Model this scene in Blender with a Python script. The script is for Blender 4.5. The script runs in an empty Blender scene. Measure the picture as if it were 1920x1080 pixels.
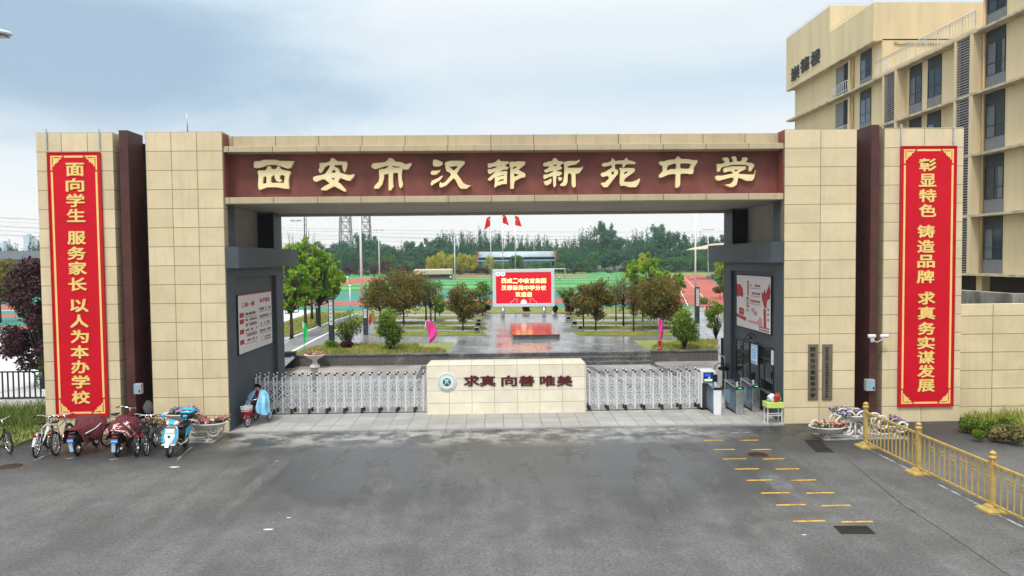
import bpy, bmesh, math, random
import numpy as np
from mathutils import Vector, Matrix
PI = math.pi
SC = bpy.context.scene
COL = bpy.context.collection

# ------------------------------------------------------------------ camera
F = 1340.0                                   # focal length in pixels of a 1920 wide picture
CAM = np.array([0.0, -22.7, 5.4])
YAW, PITCH, ROLL = math.radians(1.37), math.radians(2.3), 0.010
CF = np.array([math.sin(YAW)*math.cos(PITCH), math.cos(YAW)*math.cos(PITCH), -math.sin(PITCH)])
r0 = np.array([math.cos(YAW), -math.sin(YAW), 0.0]); u0 = np.cross(r0, CF)
CR = r0*math.cos(ROLL) - u0*math.sin(ROLL); CU = u0*math.cos(ROLL) + r0*math.sin(ROLL)
cam = bpy.data.cameras.new('camera'); camo = bpy.data.objects.new('camera', cam); COL.objects.link(camo)
camo.matrix_world = Matrix(((CR[0], CU[0], -CF[0], CAM[0]), (CR[1], CU[1], -CF[1], CAM[1]),
                            (CR[2], CU[2], -CF[2], CAM[2]), (0, 0, 0, 1)))
cam.sensor_width = 36; cam.lens = F/1920*36; cam.clip_end = 8000; cam.clip_start = .1
SC.camera = camo
SC.render.resolution_x, SC.render.resolution_y = 1024, 576

# ------------------------------------------------------------------ sky and sun
SUN_EL, SUN_AZ = math.radians(56), math.radians(202)      # from behind the camera, a little to its left
W = bpy.data.worlds.new('World'); SC.world = W; W.use_nodes = True
nt = W.node_tree; N = nt.nodes; L = nt.links; N.clear()
def nn(t, **k):
    n = N.new(t)
    for a, b in k.items(): setattr(n, a, b)
    return n
def mth(op, a, b=None, c=None, clamp=False):
    n = N.new('ShaderNodeMath'); n.operation = op; n.use_clamp = clamp
    for i, v in enumerate((a, b, c)):
        if v is None: continue
        if isinstance(v, (int, float)): n.inputs[i].default_value = v
        else: L.new(v, n.inputs[i])
    return n.outputs[0]
def ramp(fac, stops):
    n = N.new('ShaderNodeValToRGB'); e = n.color_ramp.elements
    while len(e) < len(stops): e.new(.5)
    for k, (p, c) in zip(e, stops): k.position = p; k.color = (*c, 1) if len(c) == 3 else c
    L.new(fac, n.inputs[0]); return n.outputs[0]
def mixc(fac, a, b, mode='MIX'):
    n = N.new('ShaderNodeMix'); n.data_type = 'RGBA'; n.blend_type = mode
    for i, v in ((0, fac), (6, a), (7, b)):
        if isinstance(v, (int, float)): n.inputs[i].default_value = v
        elif isinstance(v, tuple): n.inputs[i].default_value = (*v, 1)
        else: L.new(v, n.inputs[i])
    return n.outputs[2]
tc = nn('ShaderNodeTexCoord'); sep = nn('ShaderNodeSeparateXYZ'); L.new(tc.outputs['Generated'], sep.inputs[0])
dx, dy, dz = sep.outputs
den = mth('ADD', mth('MAXIMUM', dz, 0.0), 0.22)
cmb = nn('ShaderNodeCombineXYZ'); L.new(mth('DIVIDE', dx, den), cmb.inputs[0]); L.new(mth('DIVIDE', dy, den), cmb.inputs[1])
def noise(scale, detail=5, rough=.55, dist=0.0, off=(0, 0, 0)):
    mp = nn('ShaderNodeMapping'); L.new(cmb.outputs[0], mp.inputs[0]); mp.inputs[1].default_value = off
    n = nn('ShaderNodeTexNoise'); n.inputs['Scale'].default_value = scale; n.inputs['Detail'].default_value = detail
    n.inputs['Roughness'].default_value = rough; n.inputs['Distortion'].default_value = dist
    L.new(mp.outputs[0], n.inputs['Vector']); return n.outputs['Fac']
n1 = noise(.6, 8, .58, .8, (3.1, .4, 0)); n2 = noise(2.0, 8, .62, .5, (7, 2, 0))
def dirpx(px, py):
    d = CF*F + CR*(px-960) - CU*(py-540); return d/np.linalg.norm(d)
def bank(px, py, rx, rz):
    """a cloud bank round one compass direction, rx wide and rz high (in radians)"""
    d = dirpx(px, py); az = math.atan2(d[0], d[1])
    a = mth('DIVIDE', mth('SUBTRACT', mth('ARCTAN2', dx, dy), az), rx)
    b = mth('DIVIDE', mth('SUBTRACT', dz, float(d[2])), rz)
    r = mth('SQRT', mth('ADD', mth('MULTIPLY', a, a), mth('MULTIPLY', b, b)))
    r = mth('ADD', r, mth('MULTIPLY', mth('SUBTRACT', n2, .5), 1.3))
    r = mth('ADD', r, mth('MULTIPLY', mth('SUBTRACT', n1, .5), 1.2))
    return mth('SUBTRACT', 1.25, r, clamp=True)
dark = mth('MAXIMUM', bank(190, 110, .34, .13), mth('MULTIPLY', bank(520, 180, .28, .05), .6))
dark = mth('MAXIMUM', dark, mth('MULTIPLY', bank(1330, 150, .5, .04), .32))
soft = mth('MULTIPLY', mth('SUBTRACT', n1, .46, clamp=True), .9)
dark = mth('MINIMUM', mth('ADD', mth('MULTIPLY', dark, .95), soft), 1.0)
cl = ramp(dark, [(0, (.84, .89, .92)), (.35, (.68, .80, .88)), (.75, (.44, .585, .72)), (1, (.36, .50, .645))])
hz = ramp(dz, [(0, (1, 1, 1)), (.05, (1, 1, 1)), (.2, (0, 0, 0))])
cl = mixc(mth('MULTIPLY', hz, .85), cl, (1.06, 1.03, 1.0))
over = ramp(dz, [(.30, (0, 0, 0)), (.85, (1, 1, 1))])                   # an overcast sky is brightest overhead
cl = mixc(1.0, cl, mixc(over, (1, 1, 1), (2.2, 2.2, 2.15)), 'MULTIPLY')
cl = mixc(1.0, cl, (7.2, 7.2, 7.2), 'MULTIPLY')
sky = nn('ShaderNodeTexSky', sky_type='NISHITA', sun_disc=False, sun_elevation=SUN_EL, sun_rotation=SUN_AZ)
fin = mixc(.9, sky.outputs[0], cl)
bg = nn('ShaderNodeBackground'); bg.inputs[1].default_value = .1; L.new(fin, bg.inputs[0])
wo = nn('ShaderNodeOutputWorld'); L.new(bg.outputs[0], wo.inputs[0])
sl = bpy.data.lights.new('sun', 'SUN'); sl.energy = 1.5; sl.angle = math.radians(11); sl.color = (1, .95, .88)
so = bpy.data.objects.new('sun', sl); COL.objects.link(so)
sd = Vector((math.sin(SUN_AZ)*math.cos(SUN_EL), math.cos(SUN_AZ)*math.cos(SUN_EL), math.sin(SUN_EL)))
so.rotation_euler = sd.to_track_quat('Z', 'Y').to_euler()
SC.view_settings.view_transform = 'Standard'; SC.view_settings.look = 'None'
SC.view_settings.exposure = 0.58; SC.view_settings.gamma = 1.0
SC.cycles.max_bounces = 6; SC.cycles.use_denoising = True

# ------------------------------------------------------------------ measuring: a picture point on a real plane
def _ray(px, py): return CF*F + CR*(px-960) - CU*(py-540)
def P(px, py, z=0.0): d = _ray(px, py); return CAM + d*(z-CAM[2])/d[2]
def Q(px, py, y): d = _ray(px, py); return CAM + d*(y-CAM[1])/d[1]
def R(px, py, x): d = _ray(px, py); return CAM + d*(x-CAM[0])/d[0]
def SCL(p): return F/float((np.array(p)-CAM) @ CF)           # pixels per metre at a point

# ------------------------------------------------------------------ materials
MATS = {}
def mat(name, c, rough=.6, metal=0.0, var=.10, scale=2.0, bump=0.0, bscale=40.0, c2=None, spec=.4, coat=0.0, rvar=0.0,
        dirt=None, dscale=.7, dlo=.5, dhi=.75, emit=0.0, stretch=None):
    """plain principled paint or stone with noise in its colour, stains, and a little relief"""
    m = bpy.data.materials.new(name); m.use_nodes = True; t = m.node_tree; n = t.nodes; l = t.links
    b = n['Principled BSDF']; b.inputs['Roughness'].default_value = rough; b.inputs['Metallic'].default_value = metal
    b.inputs['Specular IOR Level'].default_value = spec; b.inputs['Coat Weight'].default_value = coat
    co = n.new('ShaderNodeTexCoord').outputs['Object']
    if stretch:
        mp = n.new('ShaderNodeMapping'); mp.inputs['Scale'].default_value = stretch; l.new(co, mp.inputs[0]); cs = mp.outputs[0]
    else: cs = co
    nz = n.new('ShaderNodeTexNoise'); nz.inputs['Scale'].default_value = scale; nz.inputs['Detail'].default_value = 6
    nz.inputs['Roughness'].default_value = .6; l.new(cs, nz.inputs['Vector'])
    rp = n.new('ShaderNodeValToRGB'); e = rp.color_ramp.elements
    a = c2 if c2 else tuple(max(0, v*(1-var*1.6)) for v in c)
    z = c if c2 else tuple(min(1, v*(1+var)) for v in c)
    e[0].position = .3; e[0].color = (*a, 1); e[1].position = .7; e[1].color = (*z, 1); l.new(nz.outputs['Fac'], rp.inputs[0])
    out = rp.outputs[0]
    if dirt:
        dn = n.new('ShaderNodeTexNoise'); dn.inputs['Scale'].default_value = dscale; dn.inputs['Detail'].default_value = 8
        dn.inputs['Roughness'].default_value = .65; l.new(cs, dn.inputs['Vector'])
        dr = n.new('ShaderNodeMapRange'); dr.inputs[1].default_value = dlo; dr.inputs[2].default_value = dhi
        l.new(dn.outputs['Fac'], dr.inputs[0])
        mx = n.new('ShaderNodeMix'); mx.data_type = 'RGBA'; l.new(dr.outputs[0], mx.inputs[0]); l.new(out, mx.inputs[6])
        mx.inputs[7].default_value = (*dirt, 1); out = mx.outputs[2]
    l.new(out, b.inputs['Base Color'])
    if rvar:
        rr = n.new('ShaderNodeMapRange'); rr.inputs[1].default_value = .35; rr.inputs[2].default_value = .65
        rr.inputs[3].default_value = max(.03, rough-rvar); rr.inputs[4].default_value = min(1, rough+rvar)
        l.new(nz.outputs['Fac'], rr.inputs[0]); l.new(rr.outputs[0], b.inputs['Roughness'])
    if bump:
        bn = n.new('ShaderNodeTexNoise'); bn.inputs['Scale'].default_value = bscale; bn.inputs['Detail'].default_value = 4
        l.new(co, bn.inputs['Vector']); bp = n.new('ShaderNodeBump'); bp.inputs['Strength'].default_value = bump
        bp.inputs['Distance'].default_value = .02; l.new(bn.outputs['Fac'], bp.inputs['Height']); l.new(bp.outputs[0], b.inputs['Normal'])
    if emit:
        l.new(out, b.inputs['Emission Color']); b.inputs['Emission Strength'].default_value = emit
    MATS[name] = m; return m

def tilemat(name, c, c2, gap, bw, bh, off=(0, 0), axes='XZ', mortar=.012, rough=.55, offset=0.0, bump=.35, rvar=0.0, grime=None,
            streak=0.0, spec=.4, glo=.45, ghi=.7, gscale=.6, spread=.5):
    """slabs with open joints, laid in the plane named by axes"""
    m = bpy.data.materials.new(name); m.use_nodes = True; t = m.node_tree; n = t.nodes; l = t.links
    b = n['Principled BSDF']; b.inputs['Roughness'].default_value = rough; b.inputs['Specular IOR Level'].default_value = spec
    g = n.new('ShaderNodeNewGeometry'); sp = n.new('ShaderNodeSeparateXYZ'); l.new(g.outputs['Position'], sp.inputs[0])
    cb = n.new('ShaderNodeCombineXYZ')
    for i, a in enumerate(axes):
        ad = n.new('ShaderNodeMath'); ad.operation = 'SUBTRACT'; l.new(sp.outputs['XYZ'.index(a)], ad.inputs[0])
        ad.inputs[1].default_value = off[i]; l.new(ad.outputs[0], cb.inputs[i])
    br = n.new('ShaderNodeTexBrick'); br.offset = offset; br.squash = 1.0
    br.inputs['Scale'].default_value = 1.0; br.inputs['Brick Width'].default_value = bw; br.inputs['Row Height'].default_value = bh
    br.inputs['Mortar Size'].default_value = mortar; br.inputs['Mortar Smooth'].default_value = .2; br.inputs['Bias'].default_value = 0
    br.inputs['Color1'].default_value = (*c, 1); br.inputs['Color2'].default_value = (*c2, 1); br.inputs['Mortar'].default_value = (*gap, 1)
    l.new(cb.outputs[0], br.inputs['Vector'])
    nz = n.new('ShaderNodeTexNoise'); nz.inputs['Scale'].default_value = 1.3; nz.inputs['Detail'].default_value = 8
    nz.inputs['Roughness'].default_value = .65; l.new(g.outputs['Position'], nz.inputs['Vector'])
    mr = n.new('ShaderNodeMapRange'); mr.inputs[1].default_value = .3; mr.inputs[2].default_value = .7
    mr.inputs[3].default_value = 1-.22*spread; mr.inputs[4].default_value = 1+.16*spread; l.new(nz.outputs['Fac'], mr.inputs[0])
    mx = n.new('ShaderNodeMix'); mx.data_type = 'RGBA'; mx.blend_type = 'MULTIPLY'; mx.inputs[0].default_value = 1
    l.new(br.outputs['Color'], mx.inputs[6]); l.new(mr.outputs[0], mx.inputs[7]); out = mx.outputs[2]
    if streak:                                     # rain streaks running down
        mp = n.new('ShaderNodeMapping'); mp.inputs['Scale'].default_value = (5, 5, .25); l.new(g.outputs['Position'], mp.inputs[0])
        sn = n.new('ShaderNodeTexNoise'); sn.inputs['Scale'].default_value = 1.2; sn.inputs['Detail'].default_value = 5; l.new(mp.outputs[0], sn.inputs['Vector'])
        sr = n.new('ShaderNodeMapRange'); sr.inputs[1].default_value = .52; sr.inputs[2].default_value = .8; sr.inputs[4].default_value = streak
        l.new(sn.outputs['Fac'], sr.inputs[0])
        m2 = n.new('ShaderNodeMix'); m2.data_type = 'RGBA'; l.new(sr.outputs[0], m2.inputs[0]); l.new(out, m2.inputs[6])
        m2.inputs[7].default_value = (c[0]*.45, c[1]*.45, c[2]*.45, 1); out = m2.outputs[2]
    if grime:
        gn = n.new('ShaderNodeTexNoise'); gn.inputs['Scale'].default_value = gscale; gn.inputs['Detail'].default_value = 7
        gn.inputs['Roughness'].default_value = .6; l.new(g.outputs['Position'], gn.inputs['Vector'])
        gr = n.new('ShaderNodeMapRange'); gr.inputs[1].default_value = glo; gr.inputs[2].default_value = ghi; l.new(gn.outputs['Fac'], gr.inputs[0])
        m3 = n.new('ShaderNodeMix'); m3.data_type = 'RGBA'; l.new(gr.outputs[0], m3.inputs[0]); l.new(out, m3.inputs[6])
        m3.inputs[7].default_value = (*grime, 1); out = m3.outputs[2]
        if rvar:
            r2 = n.new('ShaderNodeMapRange'); r2.inputs[1].default_value = glo-.1; r2.inputs[2].default_value = ghi
            r2.inputs[3].default_value = rough+rvar; r2.inputs[4].default_value = max(.04, rough-rvar); l.new(gn.outputs['Fac'], r2.inputs[0])
            l.new(r2.outputs[0], b.inputs['Roughness'])
    l.new(out, b.inputs['Base Color'])
    if bump:
        bp = n.new('ShaderNodeBump'); bp.inputs['Strength'].default_value = bump; bp.inputs['Distance'].default_value = .01; bp.invert = True
        l.new(br.outputs['Fac'], bp.inputs['Height']); l.new(bp.outputs[0], b.inputs['Normal'])
    MATS[name] = m; return m

def leafmat(name, cols, trans=.35):
    m = bpy.data.materials.new(name); m.use_nodes = True; t = m.node_tree; n = t.nodes; l = t.links; n.clear()
    g = n.new('ShaderNodeNewGeometry'); rp = n.new('ShaderNodeValToRGB'); e = rp.color_ramp.elements
    while len(e) < len(cols): e.new(.5)
    for i, (k, c) in enumerate(zip(e, cols)): k.position = i/(len(cols)-1); k.color = (*c, 1)
    nz = n.new('ShaderNodeTexNoise'); nz.inputs['Scale'].default_value = .9; l.new(g.outputs['Position'], nz.inputs['Vector'])
    ad = n.new('ShaderNodeMath'); ad.operation = 'MULTIPLY_ADD'; l.new(nz.outputs['Fac'], ad.inputs[0]); ad.inputs[1].default_value = 1.6; ad.inputs[2].default_value = -.8
    a2 = n.new('ShaderNodeMath'); a2.operation = 'ADD'; a2.use_clamp = True; l.new(g.outputs['Random Per Island'], a2.inputs[0]); l.new(ad.outputs[0], a2.inputs[1])
    l.new(a2.outputs[0], rp.inputs[0])
    d = n.new('ShaderNodeBsdfPrincipled'); d.inputs['Roughness'].default_value = .6; d.inputs['Specular IOR Level'].default_value = .25
    tr = n.new('ShaderNodeBsdfTranslucent'); mx = n.new('ShaderNodeMixShader'); mx.inputs[0].default_value = trans
    l.new(rp.outputs[0], d.inputs['Base Color']); l.new(rp.outputs[0], tr.inputs['Color'])
    l.new(d.outputs[0], mx.inputs[1]); l.new(tr.outputs[0], mx.inputs[2])
    o = n.new('ShaderNodeOutputMaterial'); l.new(mx.outputs[0], o.inputs[0]); MATS[name] = m; return m

# ------------------------------------------------------------------ mesh building
OFF = {}
class MB:
    def __init__(s): s.v = []; s.f = []; s.mi = []; s.sm = []
    def add(s, vs, fs, mi=0, smooth=False):
        o = len(s.v); s.v += [tuple(map(float, p)) for p in vs]
        for f in fs: s.f.append(tuple(i+o for i in f)); s.mi.append(mi); s.sm.append(smooth)
        return s
    def box(s, x0, x1, y0, y1, z0, z1, mi=0):
        x0, x1 = sorted((x0, x1)); y0, y1 = sorted((y0, y1)); z0, z1 = sorted((z0, z1))
        return s.add([(x0,y0,z0),(x1,y0,z0),(x1,y1,z0),(x0,y1,z0),(x0,y0,z1),(x1,y0,z1),(x1,y1,z1),(x0,y1,z1)],
                     [(0,3,2,1),(4,5,6,7),(0,1,5,4),(1,2,6,5),(2,3,7,6),(3,0,4,7)], mi)
    def quad(s, a, b, c, d, mi=0): return s.add([a, b, c, d], [(0,1,2,3)], mi)
    def poly(s, pts, mi=0): return s.add(pts, [tuple(range(len(pts)))], mi)
    def prism(s, pts, d, mi=0, smooth=False):
        """closed outline pushed along d"""
        n = len(pts); d = np.array(d); a = [np.array(p, float) for p in pts]; b = [p+d for p in a]
        nrm = np.zeros(3)
        for i in range(n): nrm += np.cross(a[i], a[(i+1) % n])
        if nrm @ d > 0: a.reverse(); b.reverse()
        return s.add(a+b, [tuple(range(n)), tuple(range(2*n-1, n-1, -1))]+[(i, i+n, (i+1) % n+n, (i+1) % n) for i in range(n)], mi, smooth)
    def bar(s, p, q, w=.03, h=None, up=(0, 0, 1), mi=0):
        h = h or w; p = np.array(p, float); q = np.array(q, float); d = q-p; d = d/np.linalg.norm(d)
        up = np.array(up, float)
        if abs(d @ up) > .98: up = np.array([1.0, 0, 0])
        x = np.cross(d, up); x /= np.linalg.norm(x); y = np.cross(x, d)
        vs = [c+x*a*w/2+y*b*h/2 for c in (p, q) for a, b in ((-1,-1),(1,-1),(1,1),(-1,1))]
        return s.add(vs, [(0,1,2,3),(7,6,5,4),(0,4,5,1),(1,5,6,2),(2,6,7,3),(3,7,4,0)], mi)
    def tube(s, pts, r, seg=8, mi=0, caps=True, smooth=True, closed=False):
        pts = [np.array(p, float) for p in pts]; n = len(pts); rs = r if hasattr(r, '__len__') else [r]*n
        vs = []; prev = None
        for i, p in enumerate(pts):
            if closed: d = pts[(i+1) % n]-pts[i-1]
            else: d = pts[min(i+1, n-1)]-pts[max(i-1, 0)]
            d = d/(np.linalg.norm(d)+1e-9)
            if prev is None:
                u = np.array([0, 0, 1.0]) if abs(d[2]) < .9 else np.array([1.0, 0, 0])
                x = np.cross(d, u)
            else: x = prev-d*(prev @ d)
            x = x/(np.linalg.norm(x)+1e-9); prev = x; y = np.cross(d, x)
            for k in range(seg):
                a = 2*PI*k/seg; vs.append(p+(x*math.cos(a)+y*math.sin(a))*rs[i])
        fs = []
        for i in range(n if closed else n-1):
            j = (i+1) % n
            for k in range(seg): k2 = (k+1) % seg; fs.append((i*seg+k, i*seg+k2, j*seg+k2, j*seg+k))
        s.add(vs, fs, mi, smooth)
        if caps and not closed:
            o = len(s.v)-n*seg
            s.f.append(tuple(o+k for k in range(seg-1, -1, -1))); s.mi.append(mi); s.sm.append(False)
            s.f.append(tuple(o+(n-1)*seg+k for k in range(seg))); s.mi.append(mi); s.sm.append(False)
        return s
    def lathe(s, prof, c=(0, 0, 0), seg=20, mi=0, axis='z', sx=1, sy=1, smooth=True):
        c = np.array(c, float); n = len(prof); vs = []
        for r, z in prof:
            for k in range(seg):
                a = 2*PI*k/seg; x, y = r*math.cos(a)*sx, r*math.sin(a)*sy
                p = (x, y, z) if axis == 'z' else ((x, -z, y) if axis == 'y' else (z, x, y)); vs.append(c+np.array(p))
        fs = [(i*seg+k, i*seg+(k+1) % seg, (i+1)*seg+(k+1) % seg, (i+1)*seg+k) for i in range(n-1) for k in range(seg)]
        if prof[0][0] > 1e-4: fs.append(tuple(range(seg-1, -1, -1)))
        if prof[-1][0] > 1e-4: fs.append(tuple((n-1)*seg+k for k in range(seg)))
        return s.add(vs, fs, mi, smooth)
    def ball(s, c, r, seg=12, ring=8, mi=0, sc=(1, 1, 1)):
        vs = [(c[0]+r*sc[0]*math.sin(PI*i/ring)*math.cos(2*PI*k/seg), c[1]+r*sc[1]*math.sin(PI*i/ring)*math.sin(2*PI*k/seg), c[2]-r*sc[2]*math.cos(PI*i/ring)) for i in range(ring+1) for k in range(seg)]
        return s.add(vs, [(i*seg+k, i*seg+(k+1) % seg, (i+1)*seg+(k+1) % seg, (i+1)*seg+k) for i in range(ring) for k in range(seg)], mi, True)
    def loft(s, rings, mi=0, smooth=True, caps=True):
        n = len(rings[0]); vs = [p for r in rings for p in r]
        fs = [(i*n+k, i*n+(k+1) % n, (i+1)*n+(k+1) % n, (i+1)*n+k) for i in range(len(rings)-1) for k in range(n)]
        if caps: fs += [tuple(range(n-1, -1, -1)), tuple((len(rings)-1)*n+k for k in range(n))]
        return s.add(vs, fs, mi, smooth)
    def ring(s, c, r, t, axis='y', seg=28, sub=8, mi=0):
        pts = []
        for k in range(seg):
            a = 2*PI*k/seg
            pts.append(np.array(c)+r*(np.array([math.cos(a), 0, math.sin(a)]) if axis == 'y' else np.array([0, math.cos(a), math.sin(a)])))
        return s.tube(pts, t, sub, mi, closed=True)
    def build(s, name, mats, parent=None, bevel=0, world=True):
        off = np.array(OFF.get(parent.name, (0, 0, 0)) if (parent and world) else (0, 0, 0), float)
        me = bpy.data.meshes.new(name); me.from_pydata([tuple(np.array(p)-off) for p in s.v], [], s.f)
        if not isinstance(mats, (list, tuple)): mats = [mats]
        for m in mats: me.materials.append(MATS[m] if isinstance(m, str) else m)
        me.polygons.foreach_set('material_index', s.mi); me.polygons.foreach_set('use_smooth', s.sm); me.update()
        o = bpy.data.objects.new(name, me); COL.objects.link(o)
        if parent: o.parent = parent
        OFF[o.name] = tuple(off)
        if bevel:
            b = o.modifiers.new('bevel', 'BEVEL'); b.width = bevel; b.segments = 2; b.limit_method = 'ANGLE'
        return o
def tag(o, label=None, cat=None, group=None, kind=None):
    for k, v in (('label', label), ('category', cat), ('group', group), ('kind', kind)):
        if v: o[k] = v
    return o
def thing(name, label, cat, loc=(0, 0, 0), rz=0.0, group=None):
    o = bpy.data.objects.new(name, None); o.empty_display_size = .2; COL.objects.link(o)
    o.location = tuple(map(float, loc)); o.rotation_euler = (0, 0, rz); OFF[o.name] = tuple(map(float, loc))
    return tag(o, label, cat, group)
def struct(o): o['kind'] = 'structure'; return o
def dup(o, loc=None, rz=None, label=None, parent=None, scale=None):
    c = o.copy(); COL.objects.link(c); c.parent = parent
    if parent is None:
        if loc is not None: c.location = tuple(map(float, loc))
        if rz is not None: c.rotation_euler = (0, 0, rz)
        if scale is not None: c.scale = scale if hasattr(scale, '__len__') else (scale,)*3
        if label: c['label'] = label
    for ch in o.children: dup(ch, parent=c)
    return c
def curve_mesh(cu):
    o = bpy.data.objects.new('tmp', cu); COL.objects.link(o)
    dg = bpy.context.evaluated_depsgraph_get(); m = bpy.data.meshes.new_from_object(o.evaluated_get(dg))
    bpy.data.objects.remove(o); bpy.data.curves.remove(cu)
    n = len(m.vertices); a = np.empty(n*3); m.vertices.foreach_get('co', a); a = a.reshape(-1, 3)
    f = [tuple(p.vertices) for p in m.polygons]; bpy.data.meshes.remove(m)
    return a, f
_gl = {}
def glyphs(body, weight=.012, depth=.04):
    """lettering as points scaled to -.5...5 in both directions, standing in the XZ plane facing -Y"""
    key = (body, weight, depth)
    if key not in _gl:
        cu = bpy.data.curves.new('t', 'FONT'); cu.body = body; cu.extrude = .5; cu.offset = weight; cu.resolution_u = 2
        a, f = curve_mesh(cu); mn, mx = a.min(0), a.max(0)
        b = np.empty_like(a); b[:, 0] = (a[:, 0]-(mn[0]+mx[0])/2)/(mx[0]-mn[0]); b[:, 2] = (a[:, 1]-(mn[1]+mx[1])/2)/(mx[1]-mn[1]); b[:, 1] = -a[:, 2]
        _gl[key] = (b, f)
    return _gl[key]
def letter(mb, body, c, w, h, depth=.03, weight=.012, ex=(1, 0, 0), ez=(0, 0, 1), en=(0, -1, 0), mi=0):
    """lettering w wide and h high centred on c, raised by depth along en from the plane through c"""
    b, f = glyphs(body, weight); c = np.array(c, float); ex, ez, en = (np.array(k, float) for k in (ex, ez, en))
    vs = c+np.outer(b[:, 0]*w, ex)+np.outer(b[:, 2]*h, ez)+np.outer((-b[:, 1]+.5)*depth, en)
    return mb.add(vs.tolist(), f, mi)

def bold(mb, body, c, w, h, depth, k, ex=(1, 0, 0), ez=(0, 0, 1), en=(0, -1, 0), mi=0):
    """heavier lettering: the strokes laid over themselves a little to each side, k as a share of the size"""
    ex, ez = np.array(ex, float), np.array(ez, float)
    for i, (a, b) in enumerate(((0, 0), (1, 0), (-1, 0), (0, .8), (0, -.8), (.75, .6), (-.75, .6), (.75, -.6), (-.75, -.6))):
        letter(mb, body, np.array(c, float)+ex*a*k*w+ez*b*k*h, w*(1-2*k), h*(1-2*k), depth+.0003*i, .004, ex, ez, en, mi)
    return mb
rng = np.random.default_rng(7); random.seed(7)
def leaf_mesh(name, cl, n, size, mats, seed=0, up=.3, shell=.55, aspect=.6):
    """thousands of leaf faces: cl is a list of clumps (x, y, z, rx, ry, rz); each leaf is a small bent quad"""
    g = np.random.default_rng(seed); cl = np.array(cl, float); vol = (cl[:, 3]*cl[:, 4]*cl[:, 5])**.7; pr = vol/vol.sum()
    k = g.choice(len(cl), n, p=pr); d = g.normal(size=(n, 3)); d /= np.linalg.norm(d, axis=1)[:, None]
    r = shell+(1-shell)*g.random(n)**.6; r *= 1+.18*g.normal(size=n)
    c = cl[k, :3]+d*r[:, None]*cl[k, 3:]
    nrm = g.normal(size=(n, 3))+d*.8; nrm[:, 2] += up; nrm /= np.linalg.norm(nrm, axis=1)[:, None]
    t = g.normal(size=(n, 3)); t -= nrm*(t*nrm).sum(1)[:, None]; t /= np.linalg.norm(t, axis=1)[:, None]; b = np.cross(nrm, t)
    s = size*(.6+.8*g.random(n))[:, None]
    v = np.stack([c-t*s, c-b*s*aspect+nrm*s*.15, c+t*s, c+b*s*aspect+nrm*s*.15], 1).reshape(-1, 3)
    return v, n
def crown(name, cl, n, size, m, parent=None, seed=0, **kw):
    v, n = leaf_mesh(name, cl, n, size, m, seed, **kw)
    me = bpy.data.meshes.new(name); me.vertices.add(len(v)); me.vertices.foreach_set('co', v.ravel())
    me.loops.add(4*n); me.loops.foreach_set('vertex_index', np.arange(4*n, dtype=np.int32))
    me.polygons.add(n); me.polygons.foreach_set('loop_start', np.arange(0, 4*n, 4, dtype=np.int32))
    me.materials.append(MATS[m]); me.update(); me.validate()
    o = bpy.data.objects.new(name, me); COL.objects.link(o)
    if parent: o.parent = parent
    return o
def limbs(mb, base_r, h, tips, seed=0, lean=(0, 0), mi=0, fork=.45, main=999):
    """tapered trunk with bent limbs reaching to each tip"""
    g = random.Random(seed); top = np.array([lean[0], lean[1], h*fork])
    mb.tube([(0, 0, -.05), (lean[0]*.2, lean[1]*.2, h*fork*.35), (lean[0]*.7, lean[1]*.7, h*fork*.75), top], [base_r*1.25, base_r, base_r*.9, base_r*.8], 8, mi)
    for i, t in enumerate(tips):
        th = 1.0 if i < main else .42
        t = np.array(t, float); m = top*.5+t*.5; m[0] += g.uniform(-.12, .12)*h*.3; m[1] += g.uniform(-.12, .12)*h*.3; m[2] -= .05*h
        mb.tube([top*.97, m, t], [base_r*.6*th, base_r*.34*th, base_r*.07], 6, mi)
    return mb
def wave_sheet(nx, nz, fn): # grid surface from fn(u, v)
    vs = [fn(i/nx, j/nz) for j in range(nz+1) for i in range(nx+1)]
    return vs, [(j*(nx+1)+i, j*(nx+1)+i+1, (j+1)*(nx+1)+i+1, (j+1)*(nx+1)+i) for j in range(nz) for i in range(nx)]

# ------------------------------------------------------------------ the palette
CREAM, CREAM2 = (.72, .595, .38), (.645, .525, .325)
tilemat('cream_tile', CREAM, CREAM2, (.23, .18, .11), .79, .595, off=(-10.84, 9.47), mortar=.011, rough=.6, streak=.24)
tilemat('cream_tile_outer', CREAM, CREAM2, (.23, .18, .11), .80, .595, off=(-13.42, 9.47), mortar=.011, rough=.6, streak=.24)
tilemat('cream_tile_wide', CREAM, CREAM2, (.23, .18, .11), 1.165, .595, off=(9.27, 9.44), mortar=.011, rough=.6, streak=.24)
tilemat('cream_tile_right', CREAM, CREAM2, (.23, .18, .11), 1.30, .595, off=(12.49, 9.44), mortar=.011, rough=.6, streak=.24)
tilemat('cream_band', (.50, .41, .26), (.46, .37, .235), (.16, .13, .09), 1.37, 3.0, off=(-8.3, -.7), mortar=.014, rough=.6, streak=.35)
tilemat('cream_wall_tile', CREAM, CREAM2, (.23, .18, .11), 1.12, .595, off=(15.1, 4.0), mortar=.013, rough=.65, streak=.3, grime=(.47, .38, .22), glo=.5, ghi=.8)
mat('frieze_red', (.21, .062, .048), .6, var=.25, scale=.9, stretch=(1, 1, .6))
mat('brown_paint', (.082, .026, .021), .6, var=.2, scale=1.5)
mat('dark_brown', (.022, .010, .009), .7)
mat('slate_paint', (.062, .076, .092), .55, var=.12, scale=.8, dirt=(.05, .06, .07), dscale=.5)
mat('slate_pale', (.12, .14, .17), .5, var=.1)
mat('void_dark', (.008, .008, .009), .8)
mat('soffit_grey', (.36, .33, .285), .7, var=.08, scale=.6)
mat('gold_leaf', (.96, .78, .43), .4, metal=.0, var=.10, scale=1.2, spec=.5)
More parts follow.
